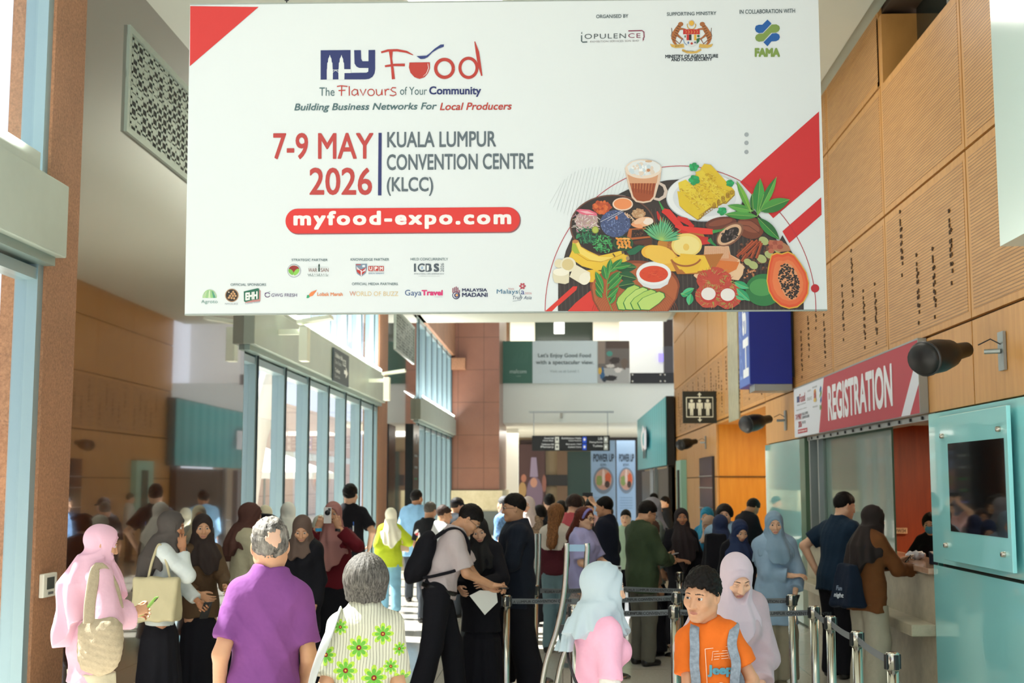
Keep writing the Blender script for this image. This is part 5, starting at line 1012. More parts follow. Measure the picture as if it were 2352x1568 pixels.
    def body(s):
        k = s.k; s.skm = skin_mats(s.skin); hr = .0032 if s.near else .0046
        def f(p):
            d = s.torso(p, -.006)
            for i in (0, 1): d = smin(d, s.arm(p, i), .03 * k)
            dl = None
            for i in (0, 1): d = smin(d, s.leg(p, i, -.006), .03 * k)
            for i in (0, 1):
                an = s.L[i][2]; d = smin(d, cone(p, an - Vector((0, .02, .04 * k)), an + Vector((0, .11 * k, -.05 * k)), .030 * k, .018 * k), .03)
            dh = head_sdf(ixf(p, s.H), s.male) * s.ks; q = ixf(p, s.H); return smax(smin(d, dh, .02), q[:, 2] * s.ks + .118, .001) if False else smin(d, np.where(q[:, 2] < -.09, dh, np.maximum(dh, (q[:, 2] + .118) * s.ks)), .015)
        v, F = mesh_sdf(f, *s.bbox(), s.res); mi = np.zeros(len(F), int)
        hv, hF, hm = head_mesh(hr, s.male, getattr(s, 'closed', False)); F = np.concatenate([F, hF + len(v)]); v = np.concatenate([v, xf(hv, s.H)]); mi = np.concatenate([mi, hm])
        for i in (0, 1):
            sh, el, wr, hd, pn, kind = s.A[i]; a, b = hand_mesh(kind, .0038 if s.near else .006)
            yv = hd; zv = -(pn - yv * pn.dot(yv)).normalized(); xv = yv.cross(zv); a = a.copy() * s.k * (.95 if s.male else .88)
            if i == 1: a[:, 0] *= -1; b = b[:, ::-1]
            M = Matrix((xv, yv, zv)).transposed().to_4x4(); M.translation = wr; F = np.concatenate([F, b + len(v)]); v = np.concatenate([v, xf(a, M)]); mi = np.concatenate([mi, np.zeros(len(b), int)])
        s.bodyo = np_obj('body', v, F, s.skm, s.root, mi); return s
    def bbox(s, m=.16):
        P = [s.root and Vector((0, 0, 0)), s.T @ Vector((.22, .15, .5)), s.T @ Vector((-.22, -.15, .5)), s.T @ Vector((-.2, -.15, 0)), s.T @ Vector((.2, .15, 0)), s.H @ Vector((0, 0, 0))]
        for a in s.A: P += list(a[:3])
        for l in s.L: P += list(l)
        P = np.array([npm(x) for x in P]); lo = P.min(0) - m; hi = P.max(0) + m; lo[2] = -.01; lo[1] -= .03; hi[1] += .05; return lo, hi
    def cloth(s, name, f, m, res=None, amp=.006, seed=0, fr=(10, 10, 5), bb=None, mi=None):
        lo, hi = bb or s.bbox(.26)
        g = lambda p: f(p) + (wav(p, s.seed + seed, fr) * amp if amp else 0)
        v, F = mesh_sdf(g, lo, hi, res or (s.res * (.72 if s.near else 1))); return np_obj(name, v, F, m, s.root)
    def top(s, m, name='shirt', sleeve=.55, hem=-.08, loose=.022, flare=.02, neck=.545, open_v=False, fl=.012, amp=.006):
        """sleeve: 0..1 upper arm, up to 1.95 long; hem in torso units below the hip centre"""
        k = s.k; s.hem = min(hem, getattr(s, 'hem', 9))
        def f(p):
            q = ixf(p, s.T); d = s.torso(p, loose * k)
            if hem < -.02:
                wid = (.168 if s.male else .175) * s.b; d = smin(d, cone(q, (0, 0, .30), (0, 0, hem - .1), (.138 if s.male else .128) * s.b, wid + flare, ((0, 1, 0), .72)) * k - loose * .5 * k, .05)
            n_ = q[:, 2] - neck - np.abs(q[:, 0]) * .35 - np.maximum(0, -q[:, 1]) * .35; d = smax(d, n_ * k, .008); d = np.maximum(d, (hem - q[:, 2]) * k)
            for i in (0, 1): d = smin(d, s.arm(p, i, .016 * k + loose * .25, t1=sleeve, fl=fl), .035 * k)
            if open_v: d = smax(d, -(cone(q, (0, .14, .56), (0, .17, .42), .06, .01)) * k, .01)
            return d
        o = s.cloth(name, f, m, amp=amp, seed=3); return o
    def pants(s, m, name='trousers', flare=.012, ank=.04, loose=.012, top_=.12):
        k = s.k; h_ = getattr(s, 'hem', 9); top_ = h_ + .07 if h_ < -.05 else top_
        def f(p):
            q = ixf(p, s.T); d = s.torso(p, loose)
            d = np.maximum(d, (q[:, 2] - top_) * k)
            for i in (0, 1): d = smin(d, np.maximum(s.leg(p, i, loose + .004, flare), ank * k - p[:, 2]), .03)
            return np.maximum(d, (q[:, 2] - top_) * k)
        return s.cloth(name, f, m, seed=9, fr=(9, 9, 6), amp=.005)
    def skirt(s, m, name='skirt', top_=.14, rb=.27, hem=.05, folds=.012, nf=9, rt=.13, sq=.8):
        k = s.k; h_ = getattr(s, 'hem', 9); top_ = h_ + .07 if h_ < -.05 else top_; c0 = s.T @ Vector((0, 0, top_))
        def f(p):
            z0, z1 = c0.z, hem * k; t = np.clip((z0 - p[:, 2]) / (z0 - z1), 0, 1); cx = c0.x * (1 - t); cy = c0.y * (1 - t)
            x = p[:, 0] - cx; y = (p[:, 1] - cy) / sq; r = np.hypot(x, y); a = np.arctan2(y, x); R = (rt * s.b + (.06) * np.minimum(1, t * 5) + (rb - rt - .06) * t ** 1.2) * k + folds * t ** .7 * np.sin(nf * a + 2 * np.sin(2 * a + s.seed) + s.seed)
            d = (r - R) * .75; return np.maximum(np.maximum(d, z1 - p[:, 2]), p[:, 2] - z0)
        return s.cloth(name, f, m, amp=.004, seed=5)
    def shoes(s, m, name='shoe', big=1.0):
        k = s.k
        for i in (0, 1):
            an = s.L[i][2]; a = npm(an); bb = (a + V(-.1, -.12, -.1), a + V(.1, .24, .07))
            def f(p):
                d = cone(p, a + V(0, -.025, -.04) * k, a + V(0, .12, -.052) * k, .044 * k * big, .036 * k * big, ((0, 0, 1), .9)); d = smin(d, cone(p, a + V(0, -.03, -.05) * k, a + V(0, -.01, .0) * k, .04 * k, .04 * k), .03); return np.maximum(d, .004 - p[:, 2])
            v, F = mesh_sdf(f, *bb, .008); np_obj(name, v, F, m, s.root)
    # --- head coverings
    def headpart(s, name, f, m, res=None, drop=.16, amp=0, side=.17, up=.19, back=.0):
        """f takes head-frame points and local points"""
        C = [s.H @ Vector((x, y, z)) for x in (-side, side) for y in (-side - back, side) for z in (-drop, up)]; C = np.array([npm(c) for c in C]); lo = C.min(0); hi = C.max(0)
        g = lambda p: f(ixf(p, s.H), p) * s.ks
        r = res or (.0045 if s.near else .009); v, F = mesh_sdf(g, lo, hi, r); return np_obj(name, v, F, m, s.root)
    def hair_short(s, m, thick=.012, nape=-.062, front=.062, bald=0, spike=.003, sides=1, name='hair'):
        def f(q, p):
            d = ell(q, (0, -.014, .03), (.0795, .099, .091)); d = smin(d, ell(q, (0, -.008, .052), (.068 + thick * .5, .088 + thick * .6, .074 + thick)), .03); a = (front - nape) / .19
            line = nape + (q[:, 1] + .1) * a + .004 * np.sin(q[:, 0] * 150 + s.seed) * (q[:, 1] > .02) + .003 * np.sin(q[:, 0] * 390); d = smax(d, line - q[:, 2], .003); x = np.abs(q[:, 0])
            d = smax(d, -ell(np.stack([x, q[:, 1], q[:, 2]], -1), (.088, .012, -.03), (.03, .030, .04)), .006)
            if bald: d = smax(d, -ell(q, (0, .03, .105), (.05 * bald, .075 * bald, .05)), .012)
            az = np.arctan2(q[:, 0], q[:, 1] + .05); return d - wav(q, s.seed, (70, 40, 70)) * spike - .0016 * np.sin(az * 34 + 6 * np.sin(q[:, 2] * 30)) * (spike > 0)
        return s.headpart(name, f, m)
    def hair_bob(s, m, length=-.115, vol=.016, fringe=.055, name='hair', wave=.0014):
        def f(q, p):
            d = ell(q, (0, -.016, .03), (.077 + vol, .097 + vol, .088 + vol * .8)); x = np.abs(q[:, 0])
            c = cone(q, (0, -.02, .0), (0, -.028, length - .02), .088 + vol, .078 + vol * .4, ((0, 1, 0), .95)); d = smin(d, c, .03); d = np.maximum(d, length + .02 - q[:, 2] + np.sin(q[:, 0] * 90) * .003)
            face = ell(q, (0, .115, -.03), (.072, .10, .06 + fringe)); d = smax(d, -face, .01); d = smax(d, -ell(q, (0, .04, -.15), (.05, .07, .07)), .02)
            a = np.arctan2(q[:, 0], -q[:, 1]); return d - (np.sin(a * 62 + 3 * np.sin(q[:, 2] * 25)) + np.sin(a * 23 + 2 * np.sin(q[:, 2] * 18 + 1))) * wave
        return s.headpart(name, f, m, drop=-length + .05)
    def hair_long(s, m, length=-.42, vol=.016, name='hair', off=0, wave=.004):
        def f(q, p):
            d = ell(q, (0, -.016, .03), (.077 + vol, .097 + vol, .088 + vol * .8)); t = np.clip(-q[:, 2] / -length, 0, 1)
            c = cone(q, (0, -.03, .02), (off, -.175, length), .088, .06, ((0, 1, 0), .8)); d = smin(d, c, .03); d = smax(d, -ell(q, (0, .12, -.02), (.066, .10, .105)), .01); d = smax(d, -ell(q, (0, .05, -.15), (.06, .09, .08)), .02)
            d = np.where(q[:, 2] < -.15, smax(d, q[:, 1] + .02, .02), d); a = np.arctan2(q[:, 0], -q[:, 1]); return d - np.sin(a * 26 + 4 * np.sin(q[:, 2] * 14)) * wave
        return s.headpart(name, f, m, drop=-length + .08, side=.2, back=.06)
    def hijab(s, m, length=.20, width=0, name='hijab', back=None, fold=.007, tie=False, open_=1.0, shawl=.0, fr=1.0, vol=0):
        """wraps the head and falls over shoulders; length: how far below the shoulders (torso units)"""
        k = s.k; back = length if back is None else back; sd = s.seed
        def f(p):
            q = ixf(p, s.H); t = ixf(p, s.T); ks = s.ks
            d = ell(q, (0, -.018, .03), (.091 + vol, .113 + vol, .105 + vol)); d = smin(d, ell(q, (0, .012, -.05), (.076, .084, .088)), .05); d = smin(d, cone(q, (0, -.012, -.08), (0, -.028, -.19), .078, .088), .05)
            ring = np.sqrt((q[:, 0] / 1.0) ** 2 + ((q[:, 2] + .01) / 1.25) ** 2); fa = np.clip((q[:, 1] + .09) / .12, 0, 1)
            d = d + fold * .45 * fa * np.sin(ring * 210 + 5 * np.sin(q[:, 1] * 16 + q[:, 0] * 12 + sd)) + fold * .5 * np.sin(q[:, 2] * 40 - q[:, 1] * 55 + 3 * np.sin(q[:, 0] * 25 + sd)) * np.clip(-q[:, 2] * 12, 0, 1)
            d = d * ks
            x, y, z = t[:, 0], t[:, 1], t[:, 2]; zt = .60; L = np.where(y > 0, length, back); zb = .49 - L; u = np.clip((zt - z) / (zt - .42), 0, 1); sx = s.sx + .055 + width
            Rx = .085 + (sx - .085) * u ** 1.1 + np.clip(.42 - z, 0, .25) * .08; Ry = .10 + (.135 + (.03 if not s.male else 0)) * u ** .8 * .62 + np.clip(.42 - z, 0, .3) * .10
            a = np.arctan2(y, x); r = np.hypot(x / Rx, (y + .005) / Ry); pt = (1 - np.abs(np.cos(a)) * .75) # pointed drape: short at the sides
            zb2 = .49 - L * (pt * .85 + .3); dd = (r - 1) * np.minimum(Rx, Ry) * .8; dd = dd + fold * u * np.sin(a * 11 * fr + 2.2 * np.sin(a * 2 + sd) + z * 9) + fold * .5 * u * np.sin(a * 5 + z * 22 + sd)
            dd = np.maximum(dd, z - zt); dd = np.maximum(dd, zb2 + .018 * np.sin(a * 9 + sd) - z) * k
            if length > 0 or back > 0: d = smin(d, dd, .05 * k)
            face = ell(q, (0, .118, -.012), (.056 * open_, .085, .079)) * ks; d = smax(d, -face, .008)
            if tie: d = smin(d, tie(q, t, p, s), .02)
            return d
        C = [s.H @ Vector((x_, y_, .16)) for x_ in (-.14, .14) for y_ in (-.16, .14)] + [s.T @ Vector((x_, y_, .49 - max(length, back) * 1.3 - .05)) for x_ in (-.32, .32) for y_ in (-.32, .32)] + [s.T @ Vector((x_, y_, .5)) for x_ in (-.3, .3) for y_ in (-.3, .3)]
        C = np.array([npm(c) for c in C]); lo = C.min(0) - .02; hi = C.max(0) + .02
        return s.cloth(name, f, m, res=.0058 if s.near else .0095, amp=0, bb=(lo, hi))
    def cap(s, m, name='cap'):
        def f(q, p):
            d = ell(q, (0, -.012, .04), (.086, .106, .088)); d = np.maximum(d, .035 - q[:, 2]); return smin(d, np.maximum(ell(q, (0, .10, .046), (.068, .07, .010)), .02 - q[:, 1]), .006)
        return s.headpart(name, f, m)
    def glasses(s, col='#1c1614', name='glasses'):
        mb = MB()
        for sg in (-1, 1):
            c = Vector((sg * .032, .098, .003)); pts = [c + Vector((.0225 * math.cos(t), -.004 * abs(math.cos(t)), .0165 * math.sin(t))) for t in [k * PI / 8 for k in range(17)]]; mb.tube([s.H @ q for q in pts], .0019, 6); mb.tube([s.H @ Vector(q) for q in ((sg * .055, .094, .006), (sg * .078, .06, .008), (sg * .082, -.01, .006))], .0018, 6)
        mb.tube([s.H @ Vector(q) for q in ((-.01, .1, .005), (0, .102, .008), (.01, .1, .005))], .0018, 6); return mb.build(name, mat('spectacle_frame', col, .3), s.root)
    def W(s, v): return s.root.matrix_basis @ Vector(v)      # local -> world
    def hand_pt(s, i, d=.08, up=0): sh, el, wr, hd, pn, kind = s.A[i]; return wr + hd * d * s.k + pn.normalized() * up
def fab(n, c, **k): return fabric(n, c, **k)
def hair_mat(n, a, b, patch=None):
    q = NT(n); co = q.coord(); mp = q.n('ShaderNodeMapping'); q.t.links.new(co, mp.inputs[0]); mp.inputs['Scale'].default_value = (1, 1, .16); f = q.noise(170, mp.outputs[0], 4, .7)
    col = q.ramp(f, [(.35, srgb(a)), (.65, srgb(b))])
    if patch: m2 = q.n('ShaderNodeMapping'); q.t.links.new(co, m2.inputs[0]); m2.inputs['Scale'].default_value = (1, 1, .35); g = q.noise(26, m2.outputs[0], 3); col = q.mix(q.ramp(g, [(.40, (0, 0, 0, 1)), (.68, (1, 1, 1, 1))]), col, srgb(patch))
    q.set(Base_Color=col, Roughness=.5, Specular_IOR_Level=.15); q.bump(f, .8, .004); return q.m
BLK = mat('black_cloth', '#14141a', .85, bs=8, bst=.5, bd=.02, spec=.2); HAIRB = hair_mat('black_hair', '#060505', '#1a1411')
SHOE = mat('black_shoe', '#131212', .4); WSHOE = mat('white_shoe', '#cfccc4', .6)
def held(name, cat, label, p, loc_local, R, build, group=None):
    """an object carried by person p: own top-level object placed in the world"""
    M = p.root.matrix_basis @ Matrix.Translation(loc_local) @ R; o = bpy.data.objects.new(name, None); link(o); o.empty_display_size = .05; o.matrix_basis = M; tag(o, label, cat, group); build(o); return o
def phone_build(case='#101114', screen='#0a0c10', glow=0):
    def b(o):
        MB().box(-.037, .037, -.076, .076, -.0045, .0045).build('case', mat('phone_case', case, .4), o, bevel=.003)
        MB().box(-.033, .033, -.071, .071, .0046, .0052).build('display', mat('phone_display', screen, .05, emit=glow), o)
        MB().box(-.03, -.005, .04, .068, -.0065, -.0045).build('camera_bump', mat('phone_lens', '#2a2c30', .2), o)
    return b
def Rot(x=0, y=0, z=0): return Matrix.Rotation(math.radians(z), 4, 'Z') @ Matrix.Rotation(math.radians(y), 4, 'Y') @ Matrix.Rotation(math.radians(x), 4, 'X')
def give_phone(p, i, label, R=None, case='#101114', d=.085, up=.02, **k):
    return held('mobile_phone', 'phone', label, p, p.hand_pt(i, d, up), R or Rot(45), phone_build(case, **k))
class Decal(Print):
    '''printing that lies on a garment: points are cast onto the target mesh (all in the person's local frame)'''
    def __init__(s, target, o, u, v, d, off=.003):
        super().__init__(o, u, v, d); me = target.data; s.b = BVHTree.FromPolygons([x.co for x in me.vertices], [tuple(p.vertices) for p in me.polygons]); s.off = off
    def P(s, p, layer):
        q = s.o + s.u * p[0] + s.v * p[1]; h = s.b.ray_cast(q + s.n * .4, -s.n); c = h[0] if h[0] is not None else q
        return c + s.n * (s.off + s.L * layer)
# ================================================================ things people carry
M_CANVAS = mat('cream_canvas', '#b5ab88', .8, bs=30, bst=.3, bd=.004)
def bag(name, label, cat, c, size, m, rz=0, seed=1, sag=.2, strap=None, fluffy=0, strap_w=.02, round_=0, axis=None):
    """soft bag: centre c (world), size (w, d, h); strap: list of world points"""
    w, d_, h = size; t = thing(name, c, label, cat, rz=math.radians(rz))
    def f(p):
        q = p.copy(); g = 1 - sag * (q[:, 2] / h + .5); q[:, 0] /= g; q[:, 1] /= (.55 + .9 * np.clip(.5 - q[:, 2] / h, 0, 1))
        e = np.abs(q) - np.array([w / 2 - .03, d_ / 2 - .02, h / 2 - .03]); dd = np.linalg.norm(np.maximum(e, 0), axis=1) + np.minimum(e.max(1), 0) - .03
        if round_: dd = smin(ell(p, (0, 0, -.04), (w / 2, d_ / 2, h / 2.3)), cone(p, (-w * .2, 0, h * .25), (w * .2, 0, h * .3), .05, .05), .12)
        return dd * .7 + wav(p, seed, (16, 16, 8)) * .006 + (wav(p, seed + 1, (60, 60, 60)) * fluffy if fluffy else 0)
    v, F = mesh_sdf(f, (-w * .75, -d_, -h * .65), (w * .75, d_, h * .65), .009); np_obj('bag_body', v, F, m, t)
    if strap:
        iv = t.matrix_basis.inverted()
        for st in strap: MB().tube([iv @ Vector(q) for q in smooth_pts(st)], strap_w, 12, flat=(lambda q_: (q_.x, q_.y))(iv @ Vector(axis)) if axis else None).build('strap', m, t)
    return t
def smooth_pts(P_, n=6):
    P_ = [Vector(p) for p in P_]; out = []
    for i in range(len(P_) - 1):
        a, b, c, d = P_[max(0, i - 1)], P_[i], P_[i + 1], P_[min(len(P_) - 1, i + 2)]
        for k in range(n): t = k / n; out.append(.5 * ((2 * b) + (c - a) * t + (2 * a - 5 * b + 4 * c - d) * t * t + (3 * b - a - 3 * c + d) * t ** 3))
    return out + [P_[-1]]
# ================================================================ the crowd, front to back
# ---- boy
c_boy = fab('orange_cotton', '#d86a20', fold=9)
boy = Person(1650, 6.15, 172, 'boy in an orange T-shirt wearing grey backpack straps, looking left', top=1312, male=True, skin='tan', hy=-26, hp=8, hr=-4, tilt=9, near=True, build=.75, res=.010, arms={'R': ((.02, .24, .06), (.9, -.5, -1), (-.9, .5, -.1), (0, .2, 1)), 'L': ((-.11, .22, .08), (-.9, -.5, -1), (.7, .6, -.2), (0, .2, 1))}, hands=('hold', 'hold'))
boy.body(); sh_ = boy.top(c_boy, 't_shirt', sleeve=.68, hem=-.14, loose=.018, neck=.54, fl=.012, amp=.009); boy.pants(fab('navy_shorts', '#28303f')); boy.shoes(SHOE)
boy.hair_short(HAIRB, thick=.019, front=.066, nape=-.05, spike=.006)
dc = Decal(sh_, (.052, .2, boy.T.translation.z + .235), (-1, 0, 0), (0, 0, 1), (0, 1, 0), off=.007); ol = '#e9cdb4'
dc.line([(-.02, .10), (.10, .115), (.115, -.13), (-.01, -.13), (-.02, .10)], .003, ol).text('Jeep', -.01, .03, .105, -.025, '#4f8fa0', 2, .05)
dc.line([(.01, .05), (.015, .09), (.08, .095), (.09, .055)], .002, ol)
for k in range(3): dc.line([(.02, .055 + k * .012), (.085, .06 + k * .012)], .002, ol)
for r_ in (.016, .009): dc.arc(.05, -.065, r_, r_, 0, 360, .002, ol, 1, 20)
for k in range(4): dc.line([(.02, -.095 - k * .009), (.09, -.095 - k * .009)], .0025, ol)
dc.build('chest_print', boy.root)
gs = mat('heather_grey', '#84909c', .9, ns=60, na=.25, bs=70, bst=.3, bd=.002)
bp_ = thing('backpack', (boy.root.location.x, boy.root.location.y, 0), 'grey school backpack worn by the boy in the orange T-shirt', 'backpack', rz=math.radians(172))
v, F = mesh_sdf(lambda p: ell(p, (0, -.2, .98), (.13, .08, .19)), (-.2, -.33, .72), (.2, -.05, 1.2), .012); np_obj('pack_body', v, F, gs, bp_)
for sg in (-1, 1):
    pts = smooth_pts([(sg * .072 + .04, -.13, 1.08), (sg * .075 + .04, -.07, 1.165), (sg * .077 + .04, .02, 1.165), (sg * .085 + .035, .085, 1.10), (sg * .095 + .025, .105, .98), (sg * .11 + .015, .08, .88)]); mb = MB(); n_ = len(pts)
    bm_ = BVHTree.FromPolygons([x.co for x in sh_.data.vertices], [tuple(q_.vertices) for q_ in sh_.data.polygons]); P2 = []
    for q_ in pts:
        hh = bm_.find_nearest(q_)
        if hh[0] is not None and (q_ - hh[0]).length < .12: q_ = hh[0] + hh[1] * (.008 if hh[1].length else 0)
        P2.append(q_)
    for _ in range(6): P2 = [P2[0]] + [(P2[i - 1] + P2[i] * 2 + P2[i + 1]) / 4 for i in range(1, n_ - 1)] + [P2[-1]]
    P2 = [q_ + Vector((0, .010 if q_.y > -.02 else -.006, .004)) for q_ in P2]
    vs = []
    for i, q_ in enumerate(P2):
        d_ = (P2[min(n_ - 1, i + 1)] - P2[max(0, i - 1)]).normalized(); side = Vector((1, 0, 0)); side = (side - d_ * side.dot(d_)).normalized(); nn = d_.cross(side) * (1 if sg > 0 else 1)
        vs += [q_ + side * .022 - nn * .006, q_ - side * .022 - nn * .006, q_ - side * .022 + nn * .006, q_ + side * .022 + nn * .006]
    mb.add(vs, [(i * 4 + a, i * 4 + (a + 1) % 4, i * 4 + 4 + (a + 1) % 4, i * 4 + 4 + a) for i in range(n_ - 1) for a in range(4)], 0, True); mb.build('shoulder_strap', gs, bp_, bevel=.003)
give_phone(boy, 1, 'black mobile phone held by the boy in orange', Rot(25, 0, 40), d=.07, up=.01)
# ---- woman in lavender
lav = fab('lavender_crepe', '#b3a1a8', fold=8); lsc = mat('lavender_scarf', '#bfb0ba', .85, bs=14, bst=.3, bd=.01)
lw = Person(1672, 6.8, 185, 'woman in a pale lavender hijab and loose tunic behind the boy in orange, looking down', top=1253, male=False, skin='light', lean=6, hy=8, hp=30, near=True, res=.011, build=1.0, arms={'R': ((.17, .12, .06), (.5, -.7, -.6)), 'L': ((-.12, .2, .05), (-.4, -.7, -.6))})
lw.closed = True; lw.body(); lw.top(lav, 'tunic', sleeve=1.85, hem=-.45, loose=.035, fl=.03, amp=.012); lw.skirt(lav); lw.shoes(WSHOE); lw.hijab(lsc, length=.17, fold=.005, width=-.02)
# ---- woman with pale blue hijab, pink tee
pk = fab('pink_cotton', '#e3a8bf', fold=9); pb = mat('pale_blue_scarf', '#a9b8bf', .85, bs=14, bst=.3, bd=.01); wh = fab('white_sleeve', '#d8d5cc', fold=14)
def tail(q, t, p, s): return cone(p, npm(s.T @ Vector((-.05, -.12, .50))), npm(s.T @ Vector((-.08, -.24, .16))), .03, .075, ((0, 1, 0), .5)) + .006 * np.sin(p[:, 0] * 130 + p[:, 1] * 90)
pw = Person(1372, 5.9, -62, 'woman in a pale blue hijab and pink T-shirt over white sleeves, seen from behind', top=1290, male=False, skin='light', lean=0, hy=-14, hp=6, near=True, res=.011, build=.88, arms={'R': ((.14, .18, .06), (.3, -1, -.4), (-.3, 1, -.2), (-1, 0, 0)), 'L': ((-.05, .26, .06), (-1, -.5, -1))})
pw.body(); pw.top(wh, 'undershirt', sleeve=1.92, hem=0.0, loose=.004, fl=.004, amp=.004); pw.top(pk, 't_shirt', sleeve=.85, hem=-.22, loose=.022, fl=.01, amp=.01); pw.pants(BLK); pw.shoes(WSHOE); pw.hijab(pb, length=.045, fold=.008, tie=tail, width=-.065)
L2W = pw.W
bag('crossbody_pouch', 'black crossbody pouch worn by the woman in the pink T-shirt', 'bag', L2W(pw.T @ Vector((.17, .16, -.02))), (.17, .07, .13), M_BLACK, rz=-62, strap=[[L2W(pw.T @ Vector(q_)) for q_ in ((-.13, -.10, .44), (-.04, -.155, .33), (.08, -.15, .18), (.175, -.06, .08), (.19, .12, .02))]], strap_w=.007)
t = thing('name_badge', L2W(pw.T @ Vector((.21, .02, -.06))), 'white name badge with a small portrait hanging beside the black pouch', 'badge', rz=math.radians(10)); MB().box(-.035, .035, -.004, .004, -.05, .05).build('card', mat('badge_white', '#dfe3ea', .5), t); p = Print((0, -.005, 0), (1, 0, 0), (0, 0, 1), (0, -1, 0)); p.ell(0, -.012, .018, .024, '#8a6a58').rect(-.03, .025, .03, .04, '#c9a24a').build('printed_picture', t)
# ---- man in purple
pur = fab('purple_cotton', '#74407c', fold=8)
pm = Person(611, 5.8, 8, 'older man in a purple T-shirt with thinning grey hair, seen from behind', top=1192, male=True, skin='tan', lean=3, hy=6, hp=-8, hr=-3, tilt=3, near=True, res=.011, build=.83, arms={'R': ((.15, .14, -.01), (.8, -1, -.6), (-.6, .8, -.3)), 'L': ((-.19, .03, -.03), (-.3, -1, 0))}, hands=('relaxed', 'hold'))
pm.body(); pm.top(pur, 't_shirt', sleeve=.78, hem=-.24, loose=.018, fl=.008, amp=.009, neck=.555); pm.pants(fab('grey_trousers', '#7d8088')); pm.shoes(SHOE)
pm.hair_short(hair_mat('grey_hair', '#2c2a28', '#67635d', '#98938a'), thick=.013, nape=-.085, front=.045, bald=.01, spike=.005)
v_ = pm.headpart('bald_patch', lambda q, p: np.maximum(ell(q, (0, -.014, .03), (.0875, .1095, .1035)), np.minimum(ell(q, (.018, -.10, .055), (.035, .04, .036)), ell(q, (-.005, -.04, .125), (.038, .042, .035))) + .011 * np.sin(q[:, 0] * 130 + q[:, 2] * 70) * np.sin(q[:, 2] * 90) + .004 * np.sin(q[:, 0] * 400)), mat('pale_scalp', '#c79f86', .45))
# ---- woman with grey bob
q = NT('flowered_stripes'); co = q.coord(); sp = q.n('ShaderNodeSeparateXYZ'); q.t.links.new(co, sp.inputs[0]); X_, Z_ = sp.outputs[0], sp.outputs[2]
nz = q.math('MULTIPLY', q.math('SUBTRACT', q.noise(6, co, 1), .5), .03)
st = q.math('LESS_THAN', q.math('FRACT', q.math('MULTIPLY', q.math('ADD', X_, nz), 78)), .16); colf = q.mix(q.math('MULTIPLY', st, .75), srgb('#c6c5b0'), srgb('#3f3d36'))
for (fx, fz, fr_) in ((-.10, 1.245, .026), (-.02, 1.16, .040), (.08, 1.215, .036), (-.075, 1.065, .040), (.045, 1.035, .042), (-.12, .96, .038), (.0, .92, .040), (.115, 1.08, .026), (.165, 1.02, .036), (.09, .93, .036), (-.16, 1.13, .035), (.15, 1.15, .022), (.18, .93, .03), (-.04, .83, .04), (.07, .82, .035)):
    dx = q.math('SUBTRACT', X_, fx); dz = q.math('SUBTRACT', Z_, fz); r_ = q.math('SQRT', q.math('ADD', q.math('MULTIPLY', dx, dx), q.math('MULTIPLY', dz, dz))); an = q.math('ARCTAN2', dz, dx)
    pet = q.math('ADD', .30, q.math('MULTIPLY', q.math('SQRT', q.math('ABSOLUTE', q.math('COSINE', q.math('MULTIPLY', an, 4.0)))), .85)); rr_ = q.math('DIVIDE', r_, q.math('MULTIPLY', pet, fr_ * 1.12))
    colf = q.mix(q.math('LESS_THAN', rr_, 1.0), colf, q.mix(q.math('LESS_THAN', rr_, .72), srgb('#a5c53e'), srgb('#62a838'))); rc_ = q.math('DIVIDE', r_, fr_)
    colf = q.mix(q.math('LESS_THAN', rc_, .27), colf, srgb('#7c2018')); colf = q.mix(q.math('LESS_THAN', rc_, .10), colf, srgb('#d8a63c'))
q.set(Base_Color=colf, Roughness=.85); q.bump(q.noise(10, co, 3), .5, .02); flow = q.m
bw = Person(842, 5.6, 6, 'woman with a grey bob and a white striped shirt with green flowers, seen from behind', top=1270, male=False, skin='tan', lean=2, hy=8, hp=-10, near=True, res=.011, build=.89, arms={'R': ((.155, .08, -.03), (.3, -1, -.2)), 'L': ((-.17, .1, .0), (-.3, -1, -.3))})
bw.body(); sb = bw.top(flow, 'shirt', sleeve=.85, hem=-.26, loose=.022, fl=.014, amp=.008, neck=.56); bw.pants(fab('grey_trousers', '#7d8088')); bw.shoes(SHOE)
bw.hair_bob(hair_mat('dark_grey_hair', '#2c2a28', '#6f6b64'), length=-.105, vol=.020)
bw.cloth('collar', lambda p: np.maximum(np.maximum(cone(ixf(p, bw.T), (0, -.012, .50), (0, -.02, .60), .085, .062), ixf(p, bw.T)[:, 2] - .575), .525 - ixf(p, bw.T)[:, 2] - np.abs(ixf(p, bw.T)[:, 0]) * .25) * bw.k, mat('collar_white', '#dcdac8', .8), amp=0)
wb = bw.W; gb = mat('white_leather', '#b4b8b5', .45, bs=20, bst=.2, bd=.004)
bag('shoulder_bag', 'white leather shoulder bag on the woman with the grey bob', 'bag', wb(bw.T @ Vector((-.27, .02, -.02))), (.13, .28, .34), gb, rz=5, strap=[[wb(bw.T @ Vector(q_)) for q_ in ((-.255, -.09, .12), (-.225, -.12, .26), (-.16, -.115, .44), (-.12, -.03, .525), (-.13, .08, .46))]], strap_w=.032, axis=bw.W(bw.T @ Vector((0, 0, .3))))
